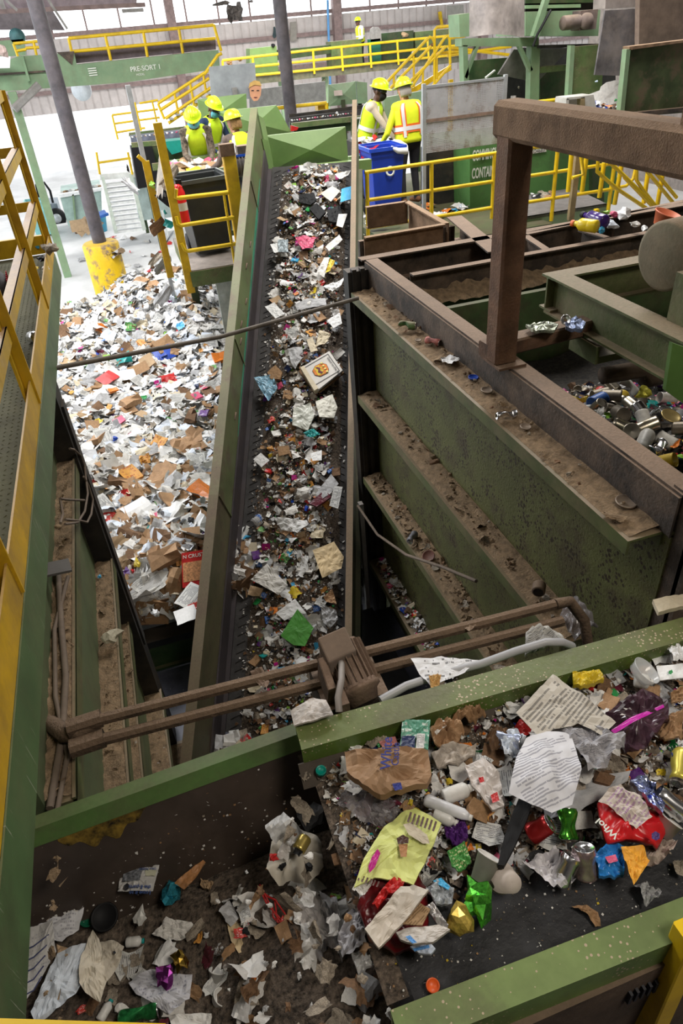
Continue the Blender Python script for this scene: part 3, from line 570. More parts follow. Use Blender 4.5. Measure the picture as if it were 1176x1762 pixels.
PR = [mat('carton_print_red', (.55, .04, .03), .5, var=.1, lines=(6, (.8, .75, .7), .5)), mat('carton_print_blue', (.05, .16, .5), .5, var=.1, lines=(6, (.8, .8, .8), .5)),
      mat('carton_print_white', (.62, .6, .56), .5, var=.1, lines=(5, (.5, .05, .05), .5)), mat('carton_print_green', (.08, .3, .07), .5, var=.1, lines=(7, (.7, .7, .4), .5)), mat('carton_print_orange', (.62, .30, .06), .5, var=.15, lines=(6, (.3, .04, .02), .5))]
FILM = mat('clear_film', (.75, .75, .78), .12, var=0, alpha=.38); FILMW = mat('milky_film', (.62, .62, .62), .3, var=.1, alpha=.75); FILMD = mat('smoky_film', (.24, .22, .23), .18, var=.2, alpha=.6)
ALU = mat('aluminium', (.72, .72, .74), .22, metal=1, var=.06); TIN = mat('tin', (.5, .45, .36), .3, metal=1, var=.15); FOILG = mat('gold_foil', (.75, .5, .1), .2, metal=1, var=.15)
FOILP = mat('purple_foil', (.4, .08, .42), .18, metal=.9, var=.3, vs=40); FOILB = mat('blue_foil', (.08, .55, .75), .18, metal=.8, var=.35, vs=30); FOILGR = mat('green_foil', (.12, .55, .06), .18, metal=.8, var=.4, vs=35)
BPL = mat('black_plastic', (.008, .008, .009), .6, var=0); BPL.node_tree.nodes['Principled BSDF'].inputs['Specular IOR Level'].default_value = .25; WPL = mat('white_plastic', (.66, .65, .62), .35, var=.08); CRUMB = mat('brown_fines', (.055, .040, .028), .95, var=.6, vs=40, bump=1, bs=120)
CRUMBL = mat('mixed_fines', (.12, .092, .07), .9, var=.7, vs=55, bump=1, bs=90)
GLS = mat('clear_plastic', (.8, .82, .84), .08, var=0, alpha=.42)
# ---------------------------------------------------------------- base meshes (local, z up, metres)
def mesh_of(name, V, F, mi=None, mats=(None,), uv=None, smooth=True):
    me = bpy.data.meshes.new(name); me.from_pydata([tuple(map(float, v)) for v in V], [], [tuple(f) for f in F])
    for m in mats: me.materials.append(m)
    if mi: me.polygons.foreach_set('material_index', mi)
    me.polygons.foreach_set('use_smooth', [smooth]*len(F))
    if uv is not None:
        l = me.uv_layers.new(name='UVMap').data
        for p in me.polygons:
            for li, vi in zip(p.loop_indices, p.vertices): l[li].uv = uv[vi]
    me.update(); return me
def folds(X, Y, rs, amp, nf=5, sharp=True):
    Z = np.zeros_like(X)
    for k in range(nf):
        a = rs.rand()*math.pi*2; o = (rs.rand()-.5)*.8; d = X*math.cos(a)+Y*math.sin(a)-o
        Z += (np.abs(d) if sharp else np.sin(d*rs.uniform(3, 7)))*rs.uniform(-1, 1)
    Z -= Z.mean(); return Z/(np.abs(Z).max()+1e-9)*amp
def sheet_arr(rs, n=6, amp=.18, torn=.06, asp=1, curl=.0):
    g = np.linspace(-.5, .5, n); X, Y = np.meshgrid(g, g, indexing='ij'); X = X.copy(); Y = Y.copy()
    Z = folds(X, Y, rs, amp, rs.randint(3, 7)) + (rs.rand(n, n)-.5)*amp*.25
    e = (np.abs(X) > .49) | (np.abs(Y) > .49)
    X += (rs.rand(n, n)-.5)*torn*np.where(e, 1.6, .5); Y += (rs.rand(n, n)-.5)*torn*np.where(e, 1.6, .5)
    if curl: Z += curl*(X**2)*2
    V = np.stack([X, Y*asp, Z], -1).reshape(-1, 3)
    F = [(i*n+j, (i+1)*n+j, (i+1)*n+j+1, i*n+j+1) for i in range(n-1) for j in range(n-1)]
    UV = np.stack([(X+.5), (Y+.5)], -1).reshape(-1, 2)
    return V, F, UV
def ball_arr(rs, n=1, squash=.6, rough=.28):
    bm = bmesh.new(); bmesh.ops.create_icosphere(bm, subdivisions=n+1, radius=.5)
    V = np.array([v.co[:] for v in bm.verts]); F = [tuple(v.index for v in f.verts) for f in bm.faces]; bm.free()
    for k in range(7):
        a = nrm(rs.randn(3)); d = V@a; V = V*(1-rough*.5*np.abs(np.sin(d*rs.uniform(4, 10)+rs.rand()*6)))[:, None]
    V *= (1+rough*(rs.rand(len(V))-.5))[:, None]; V[:, 2] *= squash
    return V, F, V[:, :2]+.5
def carton_arr(rs, asp=.7, h=.25):     # crushed folding box
    V = []; F = []; n = 4
    a = np.array([[x, y*asp, z*h] for z in (0, 1) for x, y in ((-.5, -.5), (0, -.5), (.5, -.5), (.5, 0), (.5, .5), (0, .5), (-.5, .5), (-.5, 0))])
    a[:, :] += (rs.rand(16, 3)-.5)*.12; a[8:, 2] *= rs.uniform(.3, 1.1, 8); c0 = np.array([[0, 0, 0]]); c1 = np.array([[0, 0, h*rs.uniform(.1, .9)]])
    V = np.vstack([a, c0, c1])
    F = [(i, (i+1) % 8, 8+(i+1) % 8, 8+i) for i in range(8)]+[(16, (i+1) % 8, i) for i in range(8)]+[(17, 8+i, 8+(i+1) % 8) for i in range(8)]
    return V, F, V[:, :2]+.5
def strip_arr(rs, asp=.15):
    V, F, UV = sheet_arr(rs, 5, .2, .02, asp); return V, F, UV
rsb = np.random.RandomState(3)
SHEETS = [sheet_arr(rsb, rsb.randint(5, 8), rsb.uniform(.10, .30), rsb.uniform(.02, .16), rsb.uniform(.5, 1.1), rsb.choice([0, .15, -.2])) for _ in range(16)]
FLATS = [sheet_arr(rsb, 5, rsb.uniform(.02, .06), .02, rsb.uniform(.6, .9), rsb.choice([0, .08])) for _ in range(6)]
BALLS = [ball_arr(rsb, 2 if False else 1, rsb.uniform(.4, .8), .5) for _ in range(8)]
CARTS = [carton_arr(rsb, rsb.uniform(.5, .9), rsb.uniform(.1, .35)) for _ in range(6)]
STRIPS = [strip_arr(rsb, rsb.uniform(.08, .3)) for _ in range(5)]
def shared(lst, name, smooth): return [mesh_of(name, V, F, uv=UV, smooth=smooth) for V, F, UV in lst]
M_SHEET = shared(SHEETS, 'scrap_sheet', False); M_FLAT = shared(FLATS, 'flat_sheet', False); M_BALL = shared(BALLS, 'crumpled', False); M_CART = shared(CARTS, 'crushed_carton', False); M_STRIP = shared(STRIPS, 'strip', False)
for m in M_SHEET+M_FLAT+M_BALL+M_CART+M_STRIP: m.materials.clear() if False else None
def basis(n, ang=0):
    n = nrm(n); a = np.array([math.cos(ang), math.sin(ang), 0.]); x = nrm(a-n*(a@n)); y = np.cross(n, x); return x, y, n
def put(me, m, pos, n=(0, 0, 1), ang=0, s=1, name='scrap', label=None, cat=None, group=None, mats=None):
    o = bpy.data.objects.new(name, me); COL.objects.link(o)
    if m is not None:
        o.material_slots[0].link = 'OBJECT'; o.material_slots[0].material = m
    x, y, z = basis(n, ang); sx, sy, sz = (s, s, s) if isinstance(s, (int, float)) else s
    o.matrix_world = Matrix(((x[0]*sx, y[0]*sy, z[0]*sz, pos[0]), (x[1]*sx, y[1]*sy, z[1]*sz, pos[1]), (x[2]*sx, y[2]*sy, z[2]*sz, pos[2]), (0, 0, 0, 1)))
    return tag(o, label, cat, group)
def pick(rs, items):     # [(weight, value)]
    w = np.array([a for a, _ in items], float); return items[rs.choice(len(items), p=w/w.sum())][1]
def stuff_mesh(name, mats, entries, label=None, parent=None):   # entries: (V,F,UV), pos, n, ang, s, mi
    Vs = []; Fs = []; Ms = []; UVs = []; base = 0
    for (V, F, UV), pos, n, ang, s, mi in entries:
        x, y, z = basis(n, ang); s3 = np.array((s, s, s) if isinstance(s, (int, float)) else s)
        P = (V*s3)@np.array([x, y, z])+np.array(pos); Vs.append(P)
        Fs += [tuple(i+base for i in f) for f in F]; Ms += [mi]*len(F); UVs.append(UV); base += len(V)
    V = np.vstack(Vs); UV = np.vstack(UVs)
    me = bpy.data.meshes.new(name); me.from_pydata(V.tolist(), [], Fs)
    for m in mats: me.materials.append(m)
    me.polygons.foreach_set('material_index', Ms)
    l = me.uv_layers.new(name='UVMap'); idx = np.zeros(len(me.loops), dtype=np.int32); me.loops.foreach_get('vertex_index', idx); l.data.foreach_set('uv', UV[idx].astype(np.float32).ravel())
    me.update(); o = bpy.data.objects.new(name, me); COL.objects.link(o)
    if parent is not None: o.parent = parent
    o['kind'] = 'stuff'
    if label: o['label'] = label
    return o
FLAKE = [(np.array([[-.5, -.5, 0], [.5, -.4, .05], [.4, .5, 0], [-.45, .4, .1.real]]), [(0, 1, 2, 3)], np.zeros((4, 2))), (np.array([[-.5, -.1, 0], [.5, -.05, .06], [.5, .05, .0], [-.45, .1, .05]]), [(0, 1, 2, 3)], np.zeros((4, 2))), (np.array([[-.4, -.3, 0], [.5, 0, .1], [-.1, .5, 0], [0, 0, .35]]), [(0, 1, 3), (1, 2, 3), (2, 0, 3)], np.zeros((4, 2)))]
# value noise for heaps
_T = np.random.RandomState(9).rand(64, 64)
def vn(x, y):
    xi, yi = int(math.floor(x)), int(math.floor(y)); fx, fy = x-xi, y-yi; fx = fx*fx*(3-2*fx); fy = fy*fy*(3-2*fy)
    g = lambda a, b: _T[a % 64, b % 64]
    return (g(xi, yi)*(1-fx)+g(xi+1, yi)*fx)*(1-fy)+(g(xi, yi+1)*(1-fx)+g(xi+1, yi+1)*fx)*fy
def heap_mesh(name, fn, u0, u1, v0, v1, nu, nv, m, label=None, kind=None, parent=None):
    vs = [fn(u0+(u1-u0)*i/nu, v0+(v1-v0)*j/nv) for i in range(nu+1) for j in range(nv+1)]
    fs = [(i*(nv+1)+j, (i+1)*(nv+1)+j, (i+1)*(nv+1)+j+1, i*(nv+1)+j+1) for i in range(nu) for j in range(nv)]
    b = MB(); b.add(vs, fs, 0, True); o = b.build(name, m)
    o['kind'] = 'stuff'; o['label'] = label; return o
# ================================================================ floor pile
def pile_h(x, y):
    if y < 5.12: return -.5
    t = min(1, max(0, (y-5.1)/1.2)); h = .32+.33*t+.25*vn(x*.9+3, y*.9)+.12*vn(x*2.5, y*2.5+5)
    h += .55*math.exp(-((x-.55)**2/1.4+(y-12.9)**2/4.0))        # cone under the falling stream
    h += .28*math.exp(-((x+1.9)**2/3+(y-14.0)**2/5))
    h -= 1.25*max(0, min(1, (y-13.8-.5*vn(x*1.3, 1)-.5*math.sin(x*1.7))/2.4))
    if x > .2+(y-5)*.20: h = max(h, h-.0)
    return h
heap_mesh('paper_heap_core', lambda u, v: (u, v, pile_h(u, v)-.06), -5, 3.4, 5.14, 17.5, 70, 110, mat('heap_core', (.36, .35, .34), .9, var=.8, vs=12), 'packed waste paper under the loose scraps of the floor heap')
rs = np.random.RandomState(21)
def pnorm(x, y): e = .1; return nrm((-(pile_h(x+e, y)-pile_h(x-e, y))/(2*e), -(pile_h(x, y+e)-pile_h(x, y-e))/(2*e), 1))
WH = [(5, PW[0]), (7, PW[1]), (2, PW[2]), (1.0, PW[3]), (3, PW[4]), (3, PW[5]), (2.5, PW[6]), (.5, PW[7])]
CC = [(1, CL[k]) for k in CL]+[(2, p) for p in PR]
PALL = list(dict.fromkeys([v for _, v in WH]+CB+[v for _, v in CC]))
ent = []
for k in range(9500):
    y = 5.16+11.4*rs.rand()**1.35; x = rs.uniform(-1.9-(y-5)*.12, .85+(y-5)*.17)
    if y > 15.2+vn(x*2, 3)*1.2 and rs.rand() < .75: continue
    near = max(0, (9-y)/4)
    kind = rs.rand()
    if kind < .86-.24*near: m = pick(rs, WH); src = SHEETS[rs.randint(16)] if rs.rand() < .8 else FLATS[rs.randint(6)]
    elif kind < .935: m = pick(rs, [(4, CB[0]), (2+2*near, CB[1]), (3, CB[2]), (2, CB[3])]); src = pick(rs, [(3, SHEETS[rs.randint(16)]), (2, CARTS[rs.randint(6)]), (2, FLATS[rs.randint(6)])])
    else: m = pick(rs, CC); src = pick(rs, [(3, SHEETS[rs.randint(16)]), (2, CARTS[rs.randint(6)]), (1, BALLS[rs.randint(8)]), (1, STRIPS[rs.randint(5)])])
    n = nrm(pnorm(x, y)+np.array([rs.randn()*.42, rs.randn()*.42-.18, 0])); s = rs.uniform(.06, .17)*(1 if rs.rand() < .8 else 1.5)
    if m in [c[1] for c in CC]: s *= .6
    elif near > .3: s *= 1.25
    ent.append((src, (x, y, pile_h(x, y)+rs.uniform(-.03, .07)), n, rs.rand()*6.28, s, PALL.index(m)))
stuff_mesh('loose_paper', PALL, ent, 'countless loose sheets and scraps making up the floor heap')
kinds = [('paper_scrap', 'paper', 'crumpled white or grey sheet of paper on top of the floor heap', 'white sheets on the floor heap', [(1, v) for v in (PW[0], PW[1], PW[2], PW[4])], M_SHEET, 105, (.16, .27)),
         ('printed_sheet', 'paper', 'printed page lying on top of the floor heap', 'printed pages on the floor heap', [(1, PW[5]), (1, PW[6])], M_FLAT+M_SHEET[:4], 55, (.18, .28)),
         ('cardboard_piece', 'cardboard', 'torn brown cardboard piece on top of the floor heap', 'cardboard pieces on the floor heap', [(1, c) for c in CB], M_FLAT+M_CART+M_SHEET[:5], 42, (.15, .28)),
         ('coloured_wrapper', 'wrapper', 'small coloured wrapper or carton on top of the floor heap', 'coloured wrappers on the floor heap', CC, M_SHEET+M_CART, 60, (.08, .17))]
for nm, cat, lb, gp, ms, mes, cnt, (s0, s1) in kinds:
    for k in range(cnt):
        y = 5.3+8.6*rs.rand()**1.5; x = rs.uniform(-.95-(y-5)*.12, .55+(y-5)*.15); 
        n = nrm(pnorm(x, y)+np.array([rs.randn()*.28, rs.randn()*.28-.2, 0]))
        put(mes[rs.randint(len(mes))], pick(rs, ms), (x, y, pile_h(x, y)+rs.uniform(.05, .10)), n, rs.rand()*6.28, rs.uniform(s0, s1), nm, lb, cat, gp)
def ppile(x, y):      # point of the heap seen at a place
    p = Q(x, y, z=.8)
    for _ in range(12): p = Q(x, y, z=pile_h(p[0], p[1])+.05)
    return p
def pile_item(x, y, s, me, m, name, label, cat, ang=0, tilt=(0, -.25)):
    p = ppile(x, y); n = nrm(pnorm(p[0], p[1])+np.array([tilt[0], tilt[1], 0]))
    return put(me, m, p+np.array([0, -.03, .06]), n, ang, s, name, label, cat)
for x, y, s, me, m, nm, lb, cat, a in (
    (286, 612, .36, M_FLAT[0], CL['blue'], 'plastic_sheet', 'crumpled bright blue plastic sheet in the middle of the floor heap', 'plastic sheet', .4),
    (212, 622, .26, M_SHEET[2], CL['teal'], 'plastic_wrap', 'teal plastic wrap on the left half of the floor heap below the thin conduit', 'wrapper', .2),
    (286, 578, .2, M_BALL[1], CL['lime'], 'crumpled_bag', 'lime green crumpled bag on the floor heap just above the conduit', 'bag', 0),
    (285, 600, .33, M_CART[1], CB[0], 'cardboard_box', 'brown cardboard box flap beside the blue plastic in the floor heap', 'cardboard', .5),
    (240, 640, .30, M_FLAT[1], CB[0], 'cardboard_piece', 'brown cardboard square just below the teal wrap', 'cardboard', .2),
    (187, 655, .28, M_FLAT[2], CL['red'], 'folder', 'faded red folder cover on the left part of the heap', 'folder', .7),
    (290, 655, .26, M_SHEET[4], CL['red'], 'wrapper', 'crumpled red wrapper right of centre on the heap', 'wrapper', .1),
    (380, 622, .24, M_CART[3], CL['orange'], 'carton', 'black and orange carton beside the green conveyor wall', 'carton', .1),
    (217, 650, .30, M_FLAT[3], PW[1], 'paper_sheet', 'clean white card square beside the cardboard square in the heap', 'paper', .1),
    (280, 830, .50, M_SHEET[0], CB[2], 'kraft_paper_bag', 'large crumpled brown kraft paper in the middle of the heap', 'kraft paper', 1.2),
    (325, 770, .34, M_SHEET[3], CB[2], 'kraft_paper_bag', 'brown paper bag beside the orange envelope', 'kraft paper', .4),
    (350, 850, .30, M_FLAT[4], CL['orange'], 'envelope', 'orange envelope leaning against the green conveyor wall', 'envelope', 2.2),
    (225, 822, .24, M_CART[2], PR[4], 'carton', 'orange and white snack carton left of the kraft paper', 'carton', .6),
    (200, 760, .2, M_BALL[2], CL['blue'], 'wrapper', 'blue wrapper left of centre in the heap', 'wrapper', 1),
    (275, 770, .2, M_CART[0], PR[4], 'carton', 'orange carton on the upper middle of the heap', 'carton', 1),
    (240, 975, .22, M_BALL[4], CL['yellow'], 'wrapper', 'crumpled yellow wrapper near the lower left of the heap', 'wrapper', .3),
    (285, 965, .30, M_CART[4], CB[2], 'kraft_paper_bag', 'crushed brown paper grocery bag low on the heap', 'kraft paper', .2),
    (330, 925, .22, M_FLAT[5], CB[0], 'cardboard_piece', 'brown cardboard flap above the red pizza crust box', 'cardboard', 1.5),
    (300, 1010, .32, M_SHEET[7], CB[0], 'cardboard_piece', 'long torn cardboard strip at the bottom of the heap', 'cardboard', 1.0),
    (330, 1030, .26, M_FLAT[0], PW[5], 'printed_sheet', 'white printed sheet standing at lower right of the heap', 'paper', .8),
    (245, 1015, .5, M_SHEET[9], PW[6], 'newspaper', 'spread fan of folded newspaper low on the heap', 'newspaper', .3),
    (330, 900, .25, M_BALL[5], BPL, 'black_net', 'black crumpled netting on the right of the heap', 'netting', .3),
    (270, 1060, .22, M_BALL[0], FILMW, 'plastic_bag', 'cloudy plastic bag at the front edge of the heap', 'bag', .3),
    (322, 1062, .19, M_FLAT[2], PW[1], 'paper_sheet', 'creased white sheet hanging over the black lip of the heap', 'paper', .1),
    (345, 1052, .16, M_CART[5], PR[0], 'carton', 'small red carton at the front right corner of the heap', 'carton', .1),
    (238, 880, .3, M_FLAT[4], PW[1], 'paper_sheet', 'square white sheet left of the kraft paper', 'paper', .5),
    (270, 905, .26, M_BALL[6], FILM, 'plastic_bottle', 'clear crushed plastic bottle near the middle of the heap', 'bottle', .5)):
    pile_item(x, y, s, me, m, nm, lb, cat, a)
p = ppile(338, 985)+np.array([0, -.08, .10]); t = thing('crust_box', 'flattened red frozen crust box at the right edge of the heap', 'carton', p)
u = nrm(Q(356, 985, z=p[2])-Q(326, 990, z=p[2])); v = nrm(Q(341, 950, z=p[2]+.15)-Q(343, 1010, z=p[2]-.05)); nn = nrm(np.cross(u, v)); o0 = p+nn*.05
b = MB(); b.prism([o0-u*.12-v*.17, o0+u*.12-v*.17, o0+u*.12+v*.17, o0-u*.12+v*.17], -nn*.03); b.build('carton', CL['red'], t)
b = MB(); b.prism([o0-u*.11-v*.12+nn*.002, o0+u*.11-v*.12+nn*.002, o0+u*.11+v*.07+nn*.002, o0-u*.11+v*.07+nn*.002], -nn*.001); b.build('crust_picture', mat('toasted_orange', (.6, .28, .12), .6, var=.4, vs=50), t)
lettering(t, 'N CRUST', o0-u*.11+v*.11, u, v, .05, WHT, ext=.003)
# ================================================================ steep belt waste
def ih(a, l):
    w = max(0, 1-abs(a-.03)/.44); w = w**.5
    return .015+w*(.045+.065*vn(a*5+2, l*3.2)+.03*vn(a*14, l*12))
def ipt(a, l, h=0): return I(a, l, ih(a, l)+h)
heap_mesh('mixed_fines', lambda u, v: tuple(I(u, v, ih(u, v)-.03)), -.42, .46, -8.1, -.1, 34, 260, CRUMBL, 'compacted mixed fines lying on the steep belt')
ent = []; MIX = [(5, PW[0]), (2, PW[1]), (3, PW[2]), (3, PW[7]), (1.2, PW[3]), (1, PW[5]), (1, PW[6]), (2.0, CB[0]), (2.6, CB[1]), (1, CB[2]), (2.2, BPL), (1.2, WPL), (2, CRUMBL)]+[(.22, CL[k]) for k in CL]+[(.3, p) for p in PR]
IALL = list(dict.fromkeys([v for _, v in MIX]))
for k in range(9000):
    l = -8.05+8*rs.rand(); a = np.clip(rs.randn()*.21+.03, -.46, .50) if rs.rand() < .8 else rs.uniform(-.45, .46)
    if a > .40 and rs.rand() < .6: continue
    m = pick(rs, MIX); big = rs.rand() < .22
    if big: src = pick(rs, [(3, SHEETS[rs.randint(16)]), (1.5, BALLS[rs.randint(8)]), (1, CARTS[rs.randint(6)]), (1, FLATS[rs.randint(6)])]); s = rs.uniform(.035, .085)
    else: src = pick(rs, [(2, FLAKE[0]), (2, FLAKE[1]), (2, FLAKE[2]), (1.5, BALLS[rs.randint(8)]), (1, STRIPS[rs.randint(5)])]); s = rs.uniform(.012, .04)
    edge = abs(a-.02) > .38
    if edge: s = min(s, .03); m = pick(rs, [(3, PW[0]), (1, PW[7]), (1, CB[1])])
    n = nrm(NN+RR*rs.randn()*.5+D*rs.randn()*.5)
    ent.append((src, ipt(a, l, rs.uniform(-.015, .025)) if not edge else I(a, l, .008), n, rs.rand()*6.28, s, IALL.index(m)))
stuff_mesh('small_scraps', IALL, ent, 'small shredded scraps and bits covering the steep belt')
kinds = [('paper_scrap', 'paper', 'crumpled pale paper scrap on the steep belt', 'paper scraps on the steep belt', [(3, PW[0]), (2, PW[1]), (2, PW[2]), (1, PW[3]), (1, PW[5])], M_SHEET, 95, (.08, .17)),
         ('cardboard_piece', 'cardboard', 'small brown cardboard scrap on the steep belt', 'cardboard scraps on the steep belt', [(1, c) for c in CB], M_FLAT+M_CART+M_SHEET[:4], 45, (.07, .14)),
         ('coloured_wrapper', 'wrapper', 'small coloured wrapper on the steep belt', 'coloured wrappers on the steep belt', CC, M_SHEET+M_CART+M_BALL, 60, (.04, .10)),
         ('plastic_piece', 'plastic', 'pale crushed plastic piece on the steep belt', 'plastic pieces on the steep belt', [(2, WPL), (1, FILMW), (1, FILM), (1, BPL)], M_BALL+M_CART, 40, (.06, .12))]
for nm, cat, lb, gp, ms, mes, cnt, (s0, s1) in kinds:
    for k in range(cnt):
        l = -7.4+7.3*rs.rand(); a = np.clip(rs.randn()*.22+.03, -.36, .42)
        n = nrm(NN+RR*rs.randn()*.3+D*rs.randn()*.3); put(mes[rs.randint(len(mes))], pick(rs, ms), ipt(a, l, .02), n, rs.rand()*6.28, rs.uniform(s0, s1), nm, lb, cat, gp)
# ---------------------------------------------------------------- outlined sheets with creases
def outline(name, pts, m, label, cat, parent=None, crumple=.006, thick=0, seed=None, rings=6, nb=40, uvdir=None, dome=0, m_side=None, smooth=False, group=None):
    P = np.array(pts, float); n0 = np.zeros(3)
    for i in range(len(P)): n0 += np.cross(P[i]-P[0], P[(i+1) % len(P)]-P[0])
    n0 = nrm(n0)
    if n0@(EYE-P[0]) < 0: n0 = -n0; P = P[::-1]
    sg = np.linalg.norm(np.roll(P, -1, 0)-P, axis=1); tot = sg.sum(); B = []
    for i in range(len(P)):
        k = max(1, int(round(nb*sg[i]/tot)))
        for j in range(k): B.append(P[i]+(P[(i+1) % len(P)]-P[i])*j/k)
    B = np.array(B); c = B.mean(0); nbp = len(B)
    r_ = np.random.RandomState(seed if seed is not None else (abs(hash(name+label)) % 9999 if False else sum(map(ord, label or name)) % 9999))
    r_s = r_.rand()*40
    u = nrm((uvdir if uvdir is not None else pts[1]-np.array(pts[0])) ); u = nrm(u-n0*(u@n0)); w = np.cross(n0, u)
    V = [c]+[c+(B[i]-c)*(k/rings) for k in range(1, rings+1) for i in range(nbp)]; V = np.array(V)
    X = (V-c)@u; Y = (V-c)@w; sc = max(np.abs(X).max(), np.abs(Y).max())*2
    Z = folds(X/sc, Y/sc, r_, crumple, 6)+np.array([vn(a*9+r_s, c_*9+r_s)-.5+.5*(vn(a*21+3, c_*21)-.5) for a, c_ in zip(X/sc, Y/sc)])*crumple*1.5
    if dome: Z += dome*(1-np.linalg.norm(V-c, axis=1)**2/(np.linalg.norm(B-c, axis=1).max()**2))
    V = V+n0*Z[:, None]
    UV = np.stack([(X-X.min())/(X.max()-X.min()+1e-9), (Y-Y.min())/(Y.max()-Y.min()+1e-9)], -1)
    F = [(0, 1+i, 1+(i+1) % nbp) for i in range(nbp)]+[(1+(k-1)*nbp+i, 1+k*nbp+i, 1+k*nbp+(i+1) % nbp, 1+(k-1)*nbp+(i+1) % nbp) for k in range(1, rings) for i in range(nbp)]
    mi = [0]*len(F)
    if thick:
        nV = len(V); V2 = V-n0*thick; F2 = [tuple(j+nV for j in f[::-1]) for f in F]; e0 = 1+(rings-1)*nbp
        S = [(e0+i, e0+i+nV, e0+(i+1) % nbp+nV, e0+(i+1) % nbp) for i in range(nbp)]; V = np.vstack([V, V2]); UV = np.vstack([UV, UV]); F = F+F2+S; mi = mi+[1]*(len(F2)+len(S))
    T = Vector((0, 0, 0)); q = parent
    while q is not None: T = T+q.location; q = q.parent
    me = mesh_of(name, V-np.array(T), F, mi=mi, mats=[m, m_side or m], uv=UV, smooth=smooth); o = bpy.data.objects.new(name, me); COL.objects.link(o)
    if parent is not None: o.parent = parent
    if label and parent is None: tag(o, label, cat, group)
    return o
def qi(pts, h): return [Qi(x, y, h) for x, y in pts]
def qz(pts, z): return [Q(x, y, z=z) for x, y in pts]
# pizza boxes on the steep belt
t = thing('pizza_box_stack', 'stack of flattened white pizza boxes with orange crown emblem on the steep belt', 'pizza box', Qi(555, 635, .1))
c4 = [(565, 604), (588, 637), (545, 671), (517, 632)]
for k in range(3):
    h = .22-.045*k; off = [(x+(2, 4, -3)[k], y+(0, 4, 6)[k]) for x, y in c4]
    b = MB(); P = qi(off, h); b.prism(P, -NN*.03); b.build('box', [mat('pizza_box_white', (.60, .57, .53), .6, var=.08, vs=6)] if k == 0 else CB[1-k % 2], t)
b = MB(); P = qi([(517, 632), (523, 629), (548, 668), (541, 672)], .235); b.prism(P, -NN*.07); b.build('lid_flap', PW[3], t)
P = [np.array(p)+NN*.003 for p in qi(c4, .22)]; o_ = (P[0]+P[1]+P[2]+P[3])/4; ux = nrm(P[1]-P[0]); uy = nrm(P[0]-P[3])   # text runs along the right edge
S_ = np.linalg.norm(P[1]-P[0]); S2 = np.linalg.norm(P[0]-P[3])
def L2w(a, c, h=0): return o_+ux*a*S_/2+uy*c*S2/2+NN*h
def flat_poly(pts, h, name, m):
    b = MB(); b.prism([L2w(a, c, h) for a, c in pts], -NN*.001); return b.build(name, m, t)
for k in range(4):
    q = [(-.88, -.88), (.88, -.88), (.88, .88), (-.88, .88)]; a, c = q[k], q[(k+1) % 4]; b = MB(); b.bar(L2w(a[0]*.98, a[1]*.98, .001), L2w(c[0]*.98, c[1]*.98, .001), .006, .001, up=NN); b.build('border_line', BLK, t)
sh = [(-.62, .25), (-.2, .48), (.4, .42), (.68, .2), (.62, -.35), (.2, -.62), (-.35, -.6), (-.68, -.25)]
flat_poly([(a*.78, c*.9) for a, c in sh], .002, 'emblem_edge', CB[1]); flat_poly([(a*.72, c*.84) for a, c in sh], .0035, 'emblem', CL['orange'])
flat_poly([(-.4, -.35), (.35, -.38), (.42, .05), (.28, -.08), (.14, .12), (0, -.05), (-.14, .12), (-.28, -.08), (-.42, .05)], .005, 'crown', CL['yellow'])
for a in (-.42, -.14, .14, .42): b = MB(); b.lathe([(.014, 0), (.014, .001), (0, .001)], L2w(a, .2, .0055), NN, 12); b.build('crown_ball', mat('pale_yellow', (.75, .65, .2), .6), t)
flat_poly([(-.38, -.3), (-.1, -.18), (.1, -.3), (.36, -.16), (.3, -.02), (.06, -.12), (-.12, -.02), (-.34, -.14)], .0065, 'crest', CL['maroon'])
lettering(t, 'Good to the Very Edge!', L2w(-.62, .66, .003), ux, uy, .040, BLK, ext=.001)
